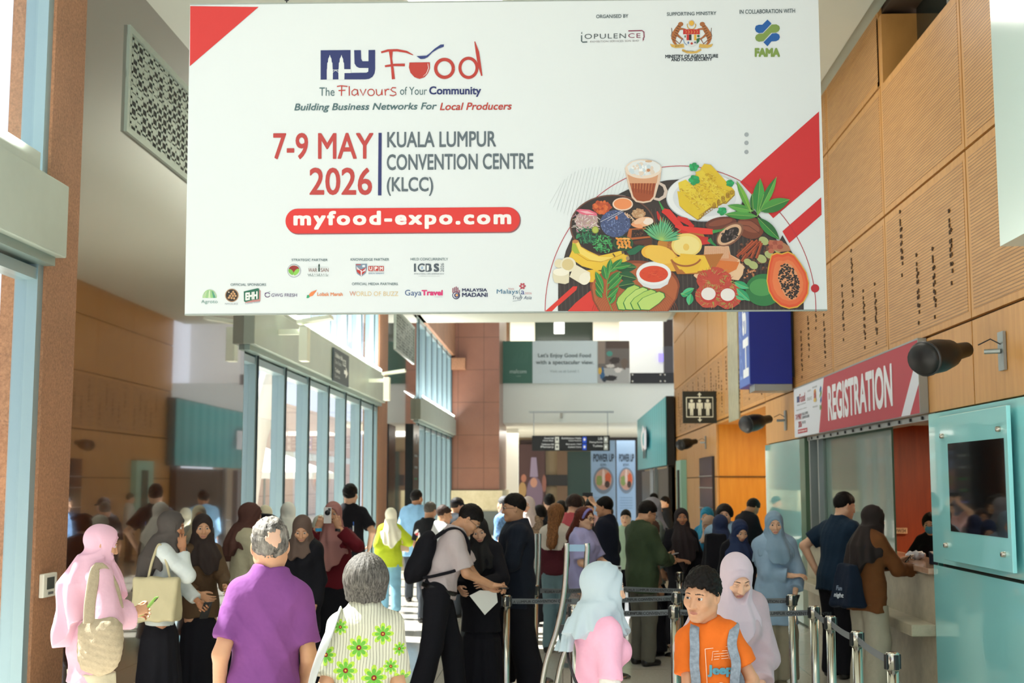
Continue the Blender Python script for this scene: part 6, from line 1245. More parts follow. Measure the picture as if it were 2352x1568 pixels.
# ---- woman in pink, far left
pnk = fab('blush_pink', '#cfa6b6', fold=8); psc = mat('blush_scarf', '#d4a8ba', .85, bs=12, bst=.3, bd=.012)
w1 = Person(222, 8.0, -48, 'woman in a long pink hijab and blush tunic at the far left', top=1203, male=False, skin='tan', lean=0, hy=-18, hp=14, near=True, res=.012, build=1.0, arms={'R': ((.12, .25, .22), (.5, -1, -.6), (0, 1, .3), (-1, .2, 0)), 'L': ((-.06, .3, .2), (-1, -.5, -1))}, hands=('relaxed', 'grip'))
w1.body(); w1.top(pnk, 'tunic', sleeve=1.75, hem=-.22, loose=.035, fl=.05, amp=.011); w1.pants(fab('cream_trousers', '#c9c0a6'), flare=.05, loose=.03); w1.shoes(WSHOE); w1.hijab(psc, length=.18, back=.42, fold=.013, width=-.035, vol=.0)
give_phone(w1, 1, 'phone in a green case held by the woman in pink', Rot(50, 0, -40), case='#7fae4a', up=.02, d=.10)
fz = mat('beige_plush', '#a3957c', .95, ns=60, na=.08, bs=120, bst=.6, bd=.004)
bag('plush_handbag', 'fluffy beige shoulder bag hanging on the woman in pink', 'bag', w1.W(w1.T @ Vector((.24, -.04, .05))), (.34, .15, .36), fz, rz=-20, sag=.35, fluffy=.0025, round_=1, strap=[[w1.W(w1.T @ Vector(q_)) for q_ in ((.25, -.12, .18), (.215, -.10, .34), (.17, -.04, .525), (.2, .06, .40), (.24, .10, .2))]], strap_w=.034, axis=w1.W(w1.T @ Vector((0, 0, .3))))
# ---- grey hijab, white blouse
w2 = Person(378, 10.2, -78, 'woman in a grey hijab and white blouse touching her ear', top=1172, male=False, skin='brown', lean=3, hy=-8, hp=10, res=.012, arms={'R': ((.10, .14, .50), (.5, .9, -.9), (-.2, -.1, 1), (-1, 0, 0)), 'L': ((-.02, .30, .06), (-1, -.6, -.8))}, hands=('grip', 'relaxed'))
w2.body(); w2.top(fab('white_blouse', '#c5ccca', fold=9), 'blouse', sleeve=1.85, hem=-.12, loose=.018, fl=.008, amp=.008); w2.skirt(BLK, rb=.27); w2.shoes(SHOE); w2.hijab(mat('grey_scarf', '#46403c', .85, bs=14, bst=.3, bd=.01), length=.12, back=.32, fold=.008)
give_phone(w2, 0, 'black phone held low by the woman in the grey hijab', Rot(60, 0, -60))
bag('tote_bag', 'large cream tote bag on the woman in the grey hijab', 'bag', w2.W(w2.T @ Vector((.24, -.02, .10))), (.36, .13, .34), M_CANVAS, rz=-5, sag=-.05, strap=[[w2.W(w2.T @ Vector(q_)) for q_ in ((.24, -.10, .24), (.2, -.08, .40), (.15, -.04, .53), (.2, .02, .42), (.24, .08, .24))]], strap_w=.010)
# ---- brown hijab, facing camera
w3 = Person(468, 10.9, -140, 'woman in a dark brown hijab and brown buttoned cardigan, face turned to the camera', top=1180, male=False, skin='tan', hy=-18, hp=4, res=.012, build=.92, arms={'R': ((.10, .2, .1), (1, -.5, -.8)), 'L': ((-.05, .40, .16), (-.6, -.5, -1), (.2, 1, -.1))})
w3.body(); w3.top(fab('brown_knit', '#54402c', fold=10), 'cardigan', sleeve=1.85, hem=-.12, loose=.026, fl=.01, amp=.008); w3.skirt(BLK, rb=.22); w3.shoes(SHOE); w3.hijab(mat('dark_brown_scarf', '#261915', .85, bs=14, bst=.3, bd=.01), length=.2, fold=.007)
# ---- brown hijab, cream cardigan
w4 = Person(566, 11.9, -62, 'woman in a reddish brown hijab and cream cardigan holding a dark phone', top=1153, male=False, skin='tan', hy=-10, hp=14, res=.013, arms={'R': ((.06, .32, .20), (.7, -.8, -.8), (-.2, 1, .1)), 'L': ((-.02, .32, .2), (-1, -.5, -1))}, hands=('relaxed', 'grip'))
w4.body(); w4.top(fab('cream_knit', '#b3ae93', fold=9), 'cardigan', sleeve=1.85, hem=-.3, loose=.04, fl=.04, amp=.011); w4.skirt(BLK); w4.shoes(SHOE); w4.hijab(mat('mahogany_scarf', '#4a2a22', .85, bs=14, bst=.3, bd=.01), length=.2, fold=.007)
give_phone(w4, 1, 'dark phone held by the woman in the cream cardigan', Rot(70, 0, -60))
# ---- person with black beret
w5 = Person(606, 13.2, -30, 'person in black with a black beret behind the purple-shirted man', top=1178, male=False, skin='tan', hp=14, res=.014)
w5.body(); w5.top(BLK, 'coat', sleeve=1.9, hem=-.4, loose=.03); w5.pants(BLK); w5.shoes(SHOE); w5.hair_bob(HAIRB, length=-.10)
w5.headpart('beret', lambda q, p: smin(ell(q, (.015, -.01, .085), (.125, .125, .042)), ell(q, (0, 0, .06), (.09, .108, .03)), .02) + .003 * np.sin(q[:, 0] * 60), BLK)
# ---- beige hijab in black, red jacket photographer
w7 = Person(697, 11.3, 165, 'woman in black with a taupe hijab beside the red jacket photographer', top=1178, male=False, skin='tan', hy=20, hp=25, res=.013)
w7.body(); w7.top(BLK, 'robe_top', sleeve=1.9, hem=-.3, loose=.04); w7.skirt(BLK, rb=.3); w7.shoes(SHOE); w7.hijab(mat('taupe_scarf', '#5c4a41', .85, bs=14, bst=.3, bd=.01), length=.10, fold=.007)
mar = fab('maroon_jacket', '#5e0f1c', fold=9)
w8 = Person(766, 12.6, 180, 'woman in a maroon jacket and rose hijab raising her phone to take a picture', top=1152, male=False, skin='tan', hp=0, res=.012, build=1.12, arms={'R': ((.10, .24, .555), (1, -.2, -1), (-.35, .2, 1), (0, -1, .1)), 'L': ((-.10, .24, .555), (-1, -.2, -1), (.35, .2, 1), (0, -1, .1))}, hands=('grip', 'grip'))
w8.body(); w8.top(mar, 'jacket', sleeve=1.8, hem=-.05, loose=.03, fl=.012, amp=.009); w8.skirt(BLK, rb=.30); w8.shoes(SHOE); w8.hijab(mat('rose_scarf', '#a2716c', .855, bs=14, bst=.3, bd=.01), length=.32, fold=.007, width=-.03)
t = held('mobile_phone', 'phone', 'white phone with round camera cluster held up before the rose hijab', w8, w8.T @ Vector((.0, .30, .675)), Rot(90), phone_build('#d8d4d0'))
MB().lathe([(0, .012), (.024, .012), (.026, 0)], 18, M=Matrix.Rotation(PI, 4, 'X') @ Matrix.Translation((0, -.025, .004))).build('camera_ring', M_BLACK, t)
mb = MB().tube([w8.A[0][2] + Vector((0, 0, -.01)), w8.A[0][2] + Vector((.0, 0, -.035))], .034, 14); mb.build('wrist_watch', M_BLACK, w8.root)
MB().tube([w8.A[1][2] + Vector((0, 0, -.005)), w8.A[1][2] + Vector((.0, 0, -.035))], .035, 14).build('wristband', mat('blue_band', '#2f9fd0', .5), w8.root)
# ---- black T-shirt man, by the doors
m9 = Person(803, 16.6, 6, 'young man in a black T-shirt with a blue and white back print near the doors', top=1113, male=True, skin='light', hy=-22, res=.014, arms={'R': ((.24, .02, .06), (.6, -1, 0))})
m9.body(); s9 = m9.top(BLK, 't_shirt', sleeve=.8, hem=-.14, loose=.024, fl=.014); m9.pants(fab('denim_blue', '#3d5c78')); m9.shoes(SHOE); m9.hair_short(HAIRB, thick=.02, nape=-.07, spike=.004)
dc = Decal(s9, m9.T @ Vector((0, -.1, .30)), (1, 0, 0), (0, 0, 1), (0, -1, 0), off=.006); dc.rect(-.13, .07, .07, -.05, '#3c6cc8').rect(-.13, .02, .07, -.05, '#dfe6ee', 3).text('KLAB', -.115, .0, .055, -.04, '#30364a', 6, .04).build('back_print', m9.root)
# ---- heads in white scarves outside/at the doors
for px_, Y_, top_, fc, lab, c in ((612, 15.6, 1160, 160, 'person in a cream scarf near the glass doors, leftmost of three', '#d8d4b8'), (664, 15.2, 1153, 30, 'person in a bright white scarf near the glass doors', '#e6e9e2'), (741, 14.6, 1184, 60, 'shorter person in an off-white cap-like scarf between taupe and rose hijabs', '#cfd2c4')):
    w = Person(px_, Y_, fc, lab, top=top_, male=False, skin='tan', hp=8, res=.015); w.body(); w.top(fab('pale_top', '#9fa8a4'), 'blouse', sleeve=1.85, hem=-.25, loose=.035); w.skirt(fab('slate_skirt', '#4b525a')); w.shoes(SHOE); w.hijab(mat('scarf_' + c[1:], c, .75), length=.2, fold=.007)
# ---- yellow tunic woman, light blue shirt man
w12 = Person(898, 18.8, 8, 'woman in a white hijab and lime yellow tunic walking away', top=1167, male=False, skin='tan', res=.013, hy=-20, legs=-.22, arms={'R': ((.15, .12, .22), (1, -1, 0)), 'L': ((-.2, .1, .05),)})
w12.body(); w12.top(fab('lime_yellow', '#a5b52a', fold=9), 'tunic', sleeve=1.8, hem=-.16, loose=.035, fl=.02, flare=.05); w12.pants(fab('light_denim', '#6f9bb0'), flare=.03); w12.shoes(SHOE); w12.hijab(mat('ivory_scarf', '#dedcc6', .855, bs=12), length=.22, back=.30, fold=.008)
bag('small_handbag', 'small blush handbag under the arm of the woman in yellow', 'bag', w12.W(w12.T @ Vector((.20, .03, .17))), (.2, .08, .15), mat('blush_leather', '#cdb09c', .5), rz=10, strap=[[w12.W(w12.T @ Vector(q_)) for q_ in ((.2, -.05, .22), (.17, -.03, .5), (.2, .08, .22))]], strap_w=.008)
m13 = Person(955, 20.4, 2, 'man in a loose light blue shirt seen from behind, walking away', top=1126, male=True, skin='brown', res=.014, build=1.08, hy=-35, legs=-.12)
m13.body(); m13.top(fab('sky_blue_shirt', '#7faace', fold=9), 'shirt', sleeve=1.0, hem=-.2, loose=.045, fl=.03, flare=.04, amp=.01); m13.pants(fab('dark_grey_trousers', '#33383f')); m13.shoes(SHOE); m13.hair_short(HAIRB, thick=.018, nape=-.06)
for nm_, Yx, px_, top_, fc, lab, c, hair, cp in (('a', 17.4, 985, 1152, -30, 'grey-haired man in a black jersey with red and yellow motifs', '#16181c', '#55504a', 0), ('b', 16.2, 1015, 1158, -75, 'balding man in a white T-shirt in profile', '#d9dcdc', '#3c2c26', 0), ('c', 18.2, 1045, 1142, -60, 'man in a black cap and dark shirt behind the balding man', '#23282e', '#2a2624', 1), ('d', 15.6, 1075, 1170, -100, 'person in an off-white head scarf behind the man with the backpack', '#8a9090', None, 0)):
    m = Person(px_, Yx, fc, lab, top=top_, male=hair is not None, skin='tan', res=.014, hp=10, build=1.04); m.body(); so = m.top(fab('top_' + c[1:], c), 'shirt', sleeve=.8, hem=-.16, loose=.028, fl=.015); m.pants(fab('dark_grey_trousers', '#33383f')); m.shoes(SHOE)
    if hair: m.hair_short(hair_mat('hair_' + hair[1:], hair, hair), thick=.011, bald=1.0 if nm_ == 'b' else 0, spike=.002)
    else: m.hijab(mat('scarf_offwhite', '#dedfd2', .855), length=.1)
    if cp: m.cap(BLK)
    if nm_ == 'a':
        for k, (c_, dx_, dz_) in enumerate((('#c03030', -.1, .33), ('#e0e0e0', -.12, .36), ('#d0b030', -.10, .24), ('#e8e8e8', -.06, .3))): dc = Decal(so, m.T @ Vector((0, -.1, 0)), (1, 0, 0), (0, 0, 1), (0, -1, 0), off=.006); dc.ell(dx_, dz_, .05, .022, c_, 1, 30 * k).build('jersey_motif', m.root)
# ---- man in pale shirt with backpack, looking at a phone
psh = fab('pale_pink_shirt', '#b9adae', fold=10)
m15 = Person(1008, 11.0, -84, 'man in a short-sleeved pale pink shirt and black trousers bending over a phone', h=1.74, male=True, skin='tan', lean=17, hp=34, hy=-6, near=True, res=.012, legs=-.16, arms={'R': ((.05, .40, .20), (.4, -.6, -1), (-.25, 1, -.05), (-.2, 0, -1)), 'L': ((-.05, .40, .14), (-1, -.6, -1), (.2, 1, 0), (0, 0, 1))}, hands=('hold', 'point'))
m15.body(); m15.top(psh, 'shirt', sleeve=.85, hem=.0, loose=.030, fl=.022, amp=.011); m15.pants(BLK, flare=.03, loose=.02); m15.shoes(SHOE); m15.hair_short(HAIRB, thick=.012, nape=-.05, front=.058)
m15.glasses(); bz = m15.T @ Vector((0, 0, .10)); m15.cloth('belt', lambda p: np.maximum(m15.torso(p, .034), np.abs(ixf(p, m15.T)[:, 2] - .045) - .02), mat('belt_black', '#0c0c0d', .35), amp=0)
give_phone(m15, 1, 'phone in the hands of the man with the black backpack', Rot(10, 0, -84), d=.10, up=.03)
t = thing('paper_sheet', m15.W(m15.T @ Vector((0, .37, .04))), 'white folded paper sheet held by the man in the pale shirt', 'paper', rz=math.radians(5)); MB().add([(-.11, -.03, .06), (.02, -.05, -.1), (.13, 0, .0), (.12, .02, .09), (-.02, .02, .1)], [(0, 1, 2), (0, 2, 3), (0, 3, 4)]).build('sheet', mat('paper', '#d5d6d0', .7), t).modifiers.new('s', 'SOLIDIFY').thickness = .002
bk = thing('backpack', m15.root.location, 'black backpack on the man in the pale pink shirt', 'backpack', rz=math.radians(-84))
def fbk(p):
    q_ = ixf(p, m15.T); return smin(ell(q_, (0, -.21, .26), (.145, .10, .22)), ell(q_, (0, -.26, .12), (.12, .07, .12)), .04) + wav(p, 4, (12, 12, 8)) * .006
v, F = mesh_sdf(fbk, (-.25, -.55, .85), (.25, .1, 1.6), .012); np_obj('pack_body', v, F, BLK, bk)
for sg in (-1, 1): MB().tube(smooth_pts([m15.T @ Vector(q_) for q_ in ((sg * .10, -.17, .42), (sg * .115, -.06, .545), (sg * .125, .06, .53), (sg * .13, .14, .40), (sg * .16, .10, .26), (sg * .18, -.05, .16), (sg * .14, -.16, .10))]), .014, 8).build('shoulder_strap', BLK, bk)
# ---- woman in black, navy man
w16 = Person(1106, 11.5, 168, 'woman in a black hijab and black robe looking down at the phone', top=1182, male=False, skin='light', hy=14, hp=20, hr=10, res=.011, arms={'R': ((.14, .24, .12), (1, -.5, -1)), 'L': ((-.1, .3, .16), (-1, -.5, -1), (0, 1, .2))})
w16.body(); w16.top(BLK, 'robe_top', sleeve=1.92, hem=-.3, loose=.045, fl=.02); w16.skirt(BLK, rb=.25); w16.shoes(SHOE); w16.hijab(mat('black_scarf', '#0b0b0d', .85, bs=14, bst=.3, bd=.01), length=.24, fold=.006)
nvy = fab('dark_navy_cloth', '#151c29', fold=8)
m17 = Person(1186, 12.0, 98, 'stout man in a dark navy shirt with glasses facing left', top=1135, male=True, skin='tan', hy=0, hp=2, res=.011, build=1.18, belly=.05, legs=.12, stance=.15, arms={'L': ((-.10, .26, .14), (-1, -.4, -1), (.2, 1, .1), (0, 0, -1)), 'R': ((.16, .22, .2), (1, -.6, -1))}, hands=('point', 'relaxed'))
m17.body(); m17.top(nvy, 'shirt', sleeve=1.8, hem=-.20, loose=.035, fl=.012, amp=.009); m17.pants(BLK, flare=.06, loose=.03, ank=.03); m17.shoes(SHOE); m17.hair_short(HAIRB, thick=.016, nape=-.03, front=.06); m17.glasses()
# ---- middle rank
def simple(px_, Y_, fc, top_, lab, male, skin, tops, bottoms, head, **kw):
    """tops=(name, mat, sleeve, hem), bottoms=('pants'|'skirt', mat), head=callable"""
    p_ = Person(px_, Y_, fc, lab, top=top_, male=male, skin=skin, res=kw.pop('res', .013), **kw); p_.body(); p_.garment = p_.top(tops[1], tops[0], sleeve=tops[2], hem=tops[3], loose=tops[4] if len(tops) > 4 else .03, fl=.016, amp=.009)
    if bottoms[0] == 'pants': p_.pants(bottoms[1], flare=bottoms[2] if len(bottoms) > 2 else .015)
    else: p_.skirt(bottoms[1], rb=bottoms[2] if len(bottoms) > 2 else .27)
    p_.shoes(kw.get('shoe', SHOE) if False else SHOE); head(p_); return p_
HJ = lambda c, L=.2, **k: (lambda p_: p_.hijab(mat('scarf_' + c[1:], c, .85, bs=14, bst=.3, bd=.01), length=L, fold=.007, **k))
HS = lambda m_, **k: (lambda p_: p_.hair_short(m_, **k))
simple(1213, 17.2, 160, 1140, 'woman in a light hijab and leopard blouse behind the navy-shirted man', False, 'light', ('blouse', mat('leopard_cloth', '#8a7660', .8, ns=55, na=.7), 1.8, -.2), ('skirt', BLK), HJ('#cfc2bd', .1))
simple(1160, 18.4, 60, 1140, 'person with grey hair in a blue and white patterned shirt', True, 'light', ('shirt', mat('blue_white_print', '#6f9adf', .8, ns=30, na=.7), .85, -.2), ('pants', BLK), HS(hair_mat('mid_grey_hair', '#4a4a4c', '#6a6a6c')))
hl = hair_mat('long_brown_hair', '#4a2f1e', '#9a6a40')
simple(1277, 14.4, -20, 1155, 'woman with long light brown hair, maroon top and white cardigan sleeves', False, 'light', ('sweater', fab('maroon_knit', '#4a1a24'), 1.9, -.02), ('pants', fab('pale_denim', '#6b8790')), lambda p_: (p_.hair_long(hl, length=-.34), p_.top(fab('white_knit', '#c4beb2', fold=12), 'shrug', sleeve=1.8, hem=.26, loose=.032)), arms={'R': ((.2, .14, .05),)})
simple(1315, 15.6, -40, 1133, 'young man with shaggy dark hair and a coral polo shirt', True, 'light', ('polo_shirt', fab('coral_cotton', '#b9525a'), .85, -.14), ('pants', BLK), lambda p_: p_.hair_bob(hair_mat('brown_black_hair', '#1c1412', '#3a2a24'), length=-.055, vol=.018, fringe=.035), arms={'R': ((.2, .22, .1),)}, hp=14)
fs = mat('floral_skirt', '#8f8482', .85, ns=45, na=.5)
w21 = simple(1338, 13.5, -118, 1162, 'woman with glasses, purple headband, lavender top and floral skirt', False, 'light', ('blouse', fab('lilac_cotton', '#a3a2cf', fold=9), .9, -.12, .035), ('skirt', fs, .32), lambda p_: (p_.hair_long(hair_mat('auburn_hair', '#3a1c14', '#6a3426'), length=-.22, vol=.014), p_.glasses(), p_.headpart('headband', lambda q, p: np.maximum(ell(q, (0, -.014, .03), (.096, .117, .108)), np.abs(q[:, 1] * .94 - q[:, 2] * .3 - .02) - .014) + np.maximum(0, -q[:, 2]) * 3, mat('purple_band', '#7d76b8', .6))), res=.012, hy=-6, hp=6, legs=.1, arms={'R': ((.12, .28, .08), (1, -.6, -1), (-.2, 1, .1), (0, 0, 1)), 'L': ((-.06, .34, .14), (-1, -.6, -1))}, hands=('grip', 'hold'))
give_phone(w21, 0, 'white phone held by the woman with the purple headband', Rot(50, 0, -60), case='#c9ccd2')
nj = fab('navy_jacket', '#141a2a', fold=8)
simple(1392, 15.4, 70, 1140, 'man in a dark navy jacket in profile with receding dark hair', True, 'tan', ('jacket', nj, 1.85, -.1, .035), ('pants', BLK), HS(HAIRB, thick=.014, bald=.8), hp=4, arms={'L': ((-.1, .26, .1),)})
mph = simple(1352, 19.5, 175, 1150, 'person raising both arms to photograph the banner, far back', True, 'light', ('shirt', fab('pale_rose_shirt', '#c9a2a0'), .85, -.14), ('pants', BLK), HS(HAIRB), arms={'R': ((.09, .22, .78), (1, 0, -.6), (-.5, .1, 1), (0, 1, 0)), 'L': ((-.09, .22, .78), (-1, 0, -.6), (.5, .1, 1), (0, 1, 0))}, hands=('grip', 'grip'))
held('mobile_phone', 'phone', 'dark phone raised overhead by the distant photographer', mph, mph.T @ Vector((0, .25, .90)), Rot(90, 0, 0) @ Rot(0, 0, 90), phone_build())
ol_ = fab('olive_green_shirt', '#37442f', fold=8)
m24 = simple(1472, 13.5, -60, 1146, 'man in an olive green long-sleeved shirt and grey trousers looking at his phone', True, 'tan', ('shirt', ol_, 1.85, -.16, .034), ('pants', fab('stone_trousers', '#5f5d54'), .02), lambda p_: (p_.hair_short(HAIRB, thick=.012), p_.glasses()), hp=24, hy=-8, res=.011, build=1.05, arms={'R': ((.08, .30, .16), (1, -.6, -1), (-.2, 1, .1)), 'L': ((-.06, .32, .18), (-1, -.6, -1), (.2, 1, .1), (0, 0, 1))}, hands=('hold', 'hold'))
give_phone(m24, 0, 'phone held by the man in the olive shirt', Rot(20, 0, -60), case='#b8bcc2')
simple(1497, 15.2, -75, 1142, 'person in a grey cap-like scarf and grey-green shirt behind the olive shirt', False, 'tan', ('shirt', fab('sage_shirt', '#7c8a84'), 1.85, -.2), ('skirt', BLK), HJ('#8a8a92', .08), build=1.1)
simple(1488, 14.3, -60, 1192, 'shorter woman in a rust brown hijab and tan sleeves in front of grey cap', False, 'tan', ('blouse', fab('tan_cloth', '#7c6250'), 1.85, -.2), ('skirt', BLK), HJ('#4a2f22', .12), hp=15)
w27 = simple(1564, 14.95, 182, 1166, 'woman in a dark plum hijab facing the camera, one hand at her chest', False, 'brown', ('robe_top', BLK, 1.85, -.3, .035), ('skirt', BLK, .25), HJ('#1f1519', .40), hp=-4, res=.011, arms={'R': ((.06, .22, .17), (1, -.3, -1), (-.8, .6, .1), (0, 0, -1)), 'L': ((-.22, .1, .02),)})
simple(1624, 16.4, 160, 1163, 'woman in a bright turquoise hijab partly hidden in the queue', False, 'tan', ('tunic', fab('turquoise_cloth', '#1f6f92'), 1.85, -.3), ('skirt', BLK), HJ('#1f7f9f', .25), hp=10)
simple(1632, 15.6, 150, 1181, 'shorter woman in a sand beige hijab before the turquoise one', False, 'tan', ('tunic', fab('turquoise_cloth', '#1f6f92'), 1.85, -.3), ('skirt', BLK), HJ('#a88c78', .06), hp=25)
m30 = simple(1663, 14.9, 170, 1155, 'young man with a dark fringe and light blue shirt in the queue', True, 'light', ('shirt', fab('light_blue_shirt', '#8fb0cc'), .85, -.14, .035), ('pants', BLK), lambda p_: p_.hair_bob(hair_mat('fringe_black_hair', '#141110', '#2c2624'), length=-.05, vol=.018, fringe=.03), hp=8)
simple(1655, 14.1, 15, 1180, 'woman in a navy hijab seen from behind wearing a black backpack', False, 'tan', ('tunic', nvy, 1.85, -.3), ('skirt', BLK), HJ('#16264a', .2), hp=10)
w31 = simple(1692, 13.4, 190, 1189, 'girl in a deep blue hijab and black robe looking down', False, 'light', ('robe_top', BLK, 1.85, -.3, .035), ('skirt', BLK, .24), HJ('#12264c', .22), hp=24, res=.011, hy=6)
bag('backpack', 'black backpack in the queue beside the light blue shirt', 'backpack', (at(1640, VPY, Y=14.0).x, 13.95, 1.12), (.28, .16, .4), BLK, rz=10)
m32 = simple(1700, 18.6, -60, 1137, 'man in black bending over a phone before the orange wall', True, 'brown', ('shirt', BLK, 1.85, -.14), ('pants', BLK), HS(HAIRB, thick=.02), lean=14, hp=30, arms={'R': ((.05, .42, .18),), 'L': ((-.03, .42, .2),)})
lb = fab('powder_blue_cotton', '#8ba5bd', fold=8)
w33 = Person(1775, 12.3, -172, 'woman in a powder blue hijab and matching long tunic with folded arms', top=1172, male=False, skin='light', hy=-8, hp=8, res=.011, build=1.12, arms={'R': ((-.12, .20, .17), (1, -.2, -1), (-1, .3, .1)), 'L': ((-.14, .20, .0), (-1, -.5, -.6), (.2, .6, -1))}, hands=('grip', 'relaxed'))
w33.body(); w33.top(lb, 'tunic', sleeve=1.8, hem=-.32, loose=.045, fl=.02, flare=.04, amp=.011); w33.pants(fab('beige_trousers', '#8d8471'), flare=.05, loose=.03); w33.shoes(WSHOE); w33.hijab(mat('powder_blue_scarf', '#7d98ae', .85, bs=14, bst=.3, bd=.01), length=.20, back=.34, fold=.007)
give_phone(w33, 0, 'large black phone hanging in the hand of the powder blue woman', Rot(60, 0, 20), d=.09, up=.01)
# ---- at the counter
tn = fab('petrol_navy_tee', '#12283c', fold=8)
m37 = Person(1915, 12.7, -60, 'man in a dark petrol T-shirt with hand on hip at the counter', h=1.77, male=True, skin='light', lean=8, hy=-14, hp=8, near=False, res=.011, build=1.1, arms={'L': ((-.22, -.06, .06), (-1, -.8, .2), (.3, .5, -.9)), 'R': ((.1, .35, .28),)}, hands=('grip', 'relaxed'))
m37.body(); m37.top(tn, 't_shirt', sleeve=.72, hem=-.12, loose=.026, fl=.018, amp=.01); m37.pants(BLK, flare=.03, loose=.02); m37.shoes(SHOE); m37.hair_short(HAIRB, thick=.013, nape=-.05, front=.062)
ru = fab('rust_brown_blouse', '#6a4020', fold=9)
w38 = Person(1985, 11.7, -66, 'woman in a long dark brown hijab, rust blouse and cream trousers at the counter', top=1158, male=False, skin='tan', lean=5, hy=-4, hp=10, res=.011, arms={'R': ((.10, .42, .24), (.6, -.4, -1), (-.2, 1, 0)), 'L': ((-.04, .36, .3), (-1, -.4, -1), (0, 1, .2))}, hands=('relaxed', 'hold'))
w38.body(); w38.top(ru, 'blouse', sleeve=1.85, hem=-.16, loose=.036, fl=.015, amp=.011, flare=.05); w38.pants(fab('ivory_trousers', '#a6a08f'), flare=.05, loose=.03); w38.shoes(SHOE); w38.hijab(mat('espresso_scarf', '#1d110f', .85, bs=14, bst=.3, bd=.01), length=.22, back=.34, fold=.008)
give_phone(w38, 0, 'dark phone held over the counter by the woman in brown', Rot(50, 0, -60))
tb_ = bag('drawstring_bag', 'navy drawstring bag with white lettering on the woman in the rust blouse', 'bag', w38.W(w38.T @ Vector((.02, -.23, .06))), (.30, .14, .38), fab('navy_nylon', '#101c2e', fold=10), rz=-66, sag=.35, strap=[[w38.W(w38.T @ Vector(q_)) for q_ in ((-.06, -.2, .2), (-.1, -.12, .45), (-.09, .0, .52))], [w38.W(w38.T @ Vector(q_)) for q_ in ((.08, -.2, .2), (.12, -.12, .45), (.1, .0, .52))]], strap_w=.006)
dc = Decal(tb_.children[0], (0, 0, -.06), (1, 0, 0), (0, 0, 1), (0, -1, 0), off=.004); dc.text('night', -.07, .0, .06, -.05, '#c9d2dc', 1, .03).text('Fun', -.05, .06, .03, .02, '#8a9ab0', 1, .02).build('printed_text', tb_)
w39 = Person(2130, 13.65, 150, 'counter clerk in a black blazer wearing a blue face mask', h=1.56, male=False, skin='light', hy=0, hp=14, res=.011, X=3.85, arms={'R': ((.12, .30, .24), (1, -.4, -1), (-.5, 1, .1)), 'L': ((-.1, .32, .24), (-1, -.4, -1), (.4, 1, 0))}, hands=('relaxed', 'point'))
w39.body(); w39.top(BLK, 'blazer', sleeve=1.85, hem=-.12, loose=.025); w39.skirt(BLK, rb=.2); w39.shoes(SHOE); w39.hair_bob(HAIRB, length=-.06, vol=.014, fringe=.03)
w39.headpart('face_mask', lambda q, p: np.maximum(smin(ell(q, (0, .03, -.045), (.066, .077, .072)), ell(q, (0, .075, -.04), (.03, .042, .045)), .03), np.maximum(np.abs(q[:, 2] + .055) - .048, .045 - q[:, 1])), mat('mask_blue', '#4f9fc8', .8, bs=40))
t = thing('card_reader', (3.42, 11.75, 1.13), 'dark card terminal with a blue strap on the counter top', 'terminal', rz=math.radians(30)); MB().add([(-.12, -.06, .0), (.12, -.06, .0), (.12, .08, .0), (-.12, .08, .0), (-.12, -.05, .05), (.12, -.05, .05), (.12, .08, .12), (-.12, .08, .12)], [(0, 3, 2, 1), (4, 5, 6, 7), (0, 1, 5, 4), (1, 2, 6, 5), (2, 3, 7, 6), (3, 0, 4, 7)]).build('housing', mat('terminal_navy', '#141b2a', .35), t, bevel=.008); MB().box(-.09, .09, -.02, .06, .0, .004, M=Matrix.Translation((0, 0, .085)) @ Matrix.Rotation(.5, 4, 'X')).build('display', M_BLACK, t); MB().tube([(.12, 0, .03), (.16, -.03, .06), (.2, -.05, .01)], .008, 8).build('strap', mat('blue_lanyard', '#2a62b8', .6), t)
t = thing('tissue_packet', (3.36, 12.5, 1.13), 'small white plastic packet lying on the counter', 'packet'); v, F = mesh_sdf(lambda p: ell(p, (0, 0, .04), (.1, .06, .045)) + wav(p, 3, (40, 40, 40)) * .008, (-.14, -.1, -.03), (.14, .1, .11), .007); v[:, 2] = np.maximum(v[:, 2], 0); np_obj('packet_body', v, F, mat('clear_white_plastic', '#b9bcc4', .25), t)
# ---- far rank: heads glimpsed between the others
for px_, Y_, top_, fc, lab, male, c, hd in ((1262, 19, 1135, 10, 'dark-haired person in black far back, left of the long brown hair', True, '#1c2228', 's'), (1240, 17.8, 1158, 20, 'person with a dark bun in black beside the stanchion rail', False, '#20242a', 'b'), (1437, 18.5, 1172, 170, 'child with black hair peeking between navy jacket and olive shirt', True, '#9fb8a0', 's'), (1502, 30, 1133, 60, 'distant cook in white at the shop opening', True, '#d4d2cc', 's'), (1290, 17, 1150, 30, 'black-haired person in a denim shirt behind the long brown hair', True, '#24405c', 's'), (1330, 18, 1140, 140, 'person in black behind the coral polo shirt', True, '#16181c', 's'), (1395, 21, 1160, 160, 'distant person in a pale green top near the blue posters', False, '#a8c0aa', 'b'), (1528, 26, 1140, 100, 'distant person in black by the far shop', True, '#15171a', 's')):
    m = Person(px_, Y_, fc, lab, top=top_, male=male, skin='light', res=.015); m.body(); m.top(fab('far_' + c[1:], c), 'shirt', sleeve=1.2, hem=-.15); m.pants(BLK); m.shoes(SHOE)
    m.hair_short(HAIRB, thick=.016) if hd == 's' else m.hair_bob(HAIRB, length=-.08)
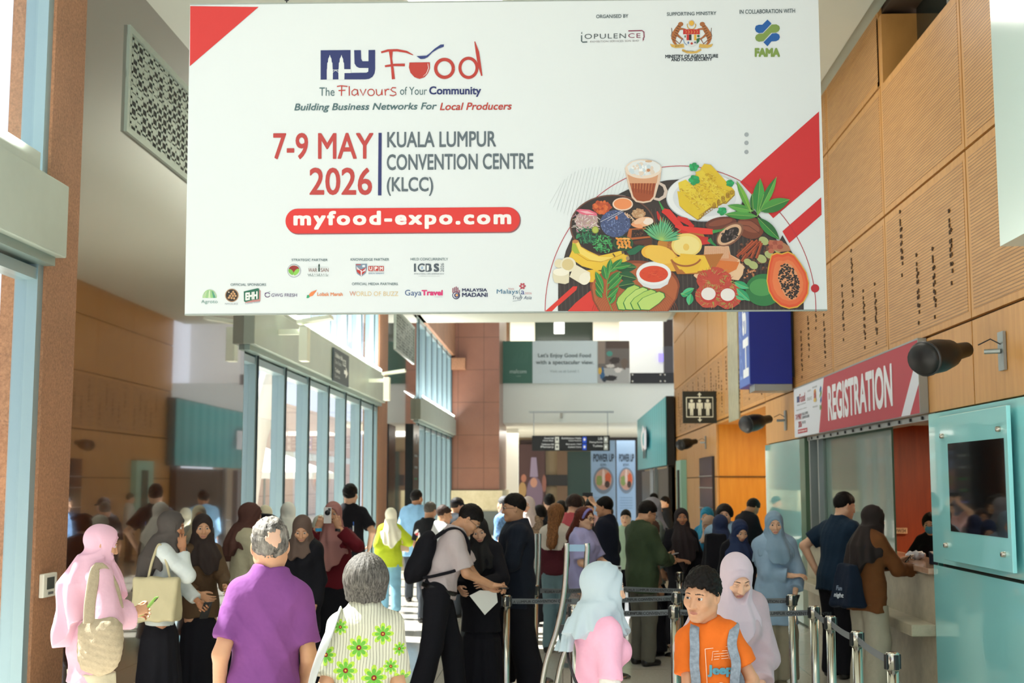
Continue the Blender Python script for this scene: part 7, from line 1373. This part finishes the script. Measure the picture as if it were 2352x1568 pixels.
# ================================================================ queue posts with belts, curved gate rails
M_BELT = mat('grey_webbing', '#686c70', .8); M_CASS = mat('belt_cassette', '#17181a', .4)
def post(px, top, lab, Y=None, chrome=M_CHROME):
    Y = Y or (CAM_H - .9) * F_PX / (top - VPY); x = at(px, VPY, Y=Y).x; t = thing('queue_post', (x, Y, 0), lab, 'barrier post', group='steel queue barrier posts')
    MB().lathe([(0, .0), (.175, .0), (.175, .018), (.15, .035), (.05, .05), (.032, .06), (0, .06)], 32).build('base', M_CHROME, t)
    MB().lathe([(.032, .05), (.032, .80), (0, .80)], 24).build('pole', chrome, t)
    MB().lathe([(0, .9), (.030, .9), (.038, .893), (.038, .80), (0, .80)], 24).build('head', chrome, t)
    mb = MB()
    for a in range(4): mb.box(.034, .048, -.014, .014, .805, .888, M=Matrix.Rotation(a * PI / 2 + .3, 4, 'Z'))
    mb.build('belt_cassette', M_CASS, t, bevel=.003); return t
def belt(a, b, txt=(), z=.845, nm='belt'):
    A_ = a.location; B_ = b.location; d = B_ - A_; L = d.length; d.normalize(); n = Vector((d.y, -d.x, 0))
    if n.y > 0: n = -n
    mb = MB(); N = 10
    for i in range(N + 1): pass
    sag = lambda t: -.012 * math.sin(PI * t)
    v = []
    for i in range(N + 1):
        t = i / N; c = d * (.045 + (L - .09) * t)
        for s_ in (1, -1):
            for e in (.022, -.022): v.append(c + n * (.0015 * s_) + Vector((0, 0, z + sag(t) + e)))
    f = []
    for i in range(N): k = i * 4; f += [(k, k + 1, k + 5, k + 4), (k + 3, k + 2, k + 6, k + 7), (k, k + 4, k + 6, k + 2), (k + 1, k + 3, k + 7, k + 5)]
    mb.add(v, f); o = mb.build(nm, M_BELT, a)
    dd = d if d.x > 0 else -d
    for t in txt:
        c = d * (L * t) + Vector((0, 0, z + sag(t))); p = Print(c + n * .004, dd, (0, 0, 1), n); p.text('KUALA LUMPUR CONVENTION CENTRE', -.30, .012, .30, -.012, '#1c1d20', 1, .02); p.mb.build('belt_lettering', p.mats, o)
    return o
pA = post(1163, 1350, 'steel queue post left of the dark navy-shirted man, ending the leftmost belt', Y=11.2); pB = post(1551, 1352, 'steel queue post behind the woman in lavender'); pC = post(1766, 1338, 'steel queue post with wide round base before the woman in powder blue')
pD = post(1812, 1357, 'steel queue post just right of the powder blue woman'); pE = post(1862, 1382, 'steel queue post where the belts turn towards the camera'); pF = post(1899, 1404, 'steel queue post second in the row running to the lower right')
pG = post(1958, 1437, 'steel queue post second from the nearest in the lower right row'); pH = post(2037, 1483, 'nearest steel queue post at the lower right'); pI = post(1318, 1382, 'steel queue post beside the curved gate rails'); pJ = post(1403, 1345, 'slim steel queue post behind the woman in the pink T-shirt', Y=12.6)
pK = post(1558, 1308, 'steel queue post farthest back below the dark plum hijab'); pL = post(1228, 1338, 'steel queue post between navy-shirted man and long brown hair')
pM = post(1545, 1385, 'steel queue post left of the boy in orange', Y=10.3)
belt(pA, pB, (.18, .8)); belt(pB, pD, (.72,)); belt(pL, pJ, (.5,)); belt(pJ, pC, (.28, .7)); belt(pI, pM, (.3, .75)); belt(pM, pE, (.25, .85)); belt(pE, pF, (.5,)); belt(pF, pG, (.5,)); belt(pG, pH, (.5,))
def gate(px0, px1, Y, ytop, lab, w=.075):
    """pair of parallel S-curved steel tubes standing on the floor"""
    a = at(px0, ytop, Y=Y); b = at(px1, 1568, Y=Y); base = Vector((b.x - .03, Y, 0)); t = thing('curved_gate_rail', base, lab, 'rail'); dx = a.x - base.x; H = a.z
    for s_ in (-1, 1):
        P_ = smooth_pts([(s_ * w * .8 + 0, 0, 0), (s_ * w * .7 + dx * .05, 0, H * .18), (s_ * w * .75 + dx * .25, 0, H * .38), (s_ * w * .8 + dx * .62, 0, H * .56), (s_ * w * .95 + dx * .9, 0, H * .75), (s_ * w + dx, 0, H * .95), (s_ * w + dx, 0, H)]); MB().tube(P_, .021, 14).build('tube', M_CHROME, t)
    MB().box(dx - w, dx + w, -.006, .006, H - .06, H - .01).build('top_plate', mat('gate_blue_plate', '#7f9fb8', .3), t); MB().box(dx * .62 - w, dx * .62 + w, -.01, .01, H * .56 - .03, H * .56 + .03).build('link_plate', M_CASS, t)
    MB().lathe([(0, .02), (.14, .02), (.15, 0)], 24).build('base', M_CHROME, t); return t
gate(1325, 1262, 9.6, 1247, 'pair of S-curved steel gate rails in the middle of the queue'); gate(1234, 1228, 13.0, 1225, 'smaller curved steel gate rail behind the navy-shirted man', w=.02)
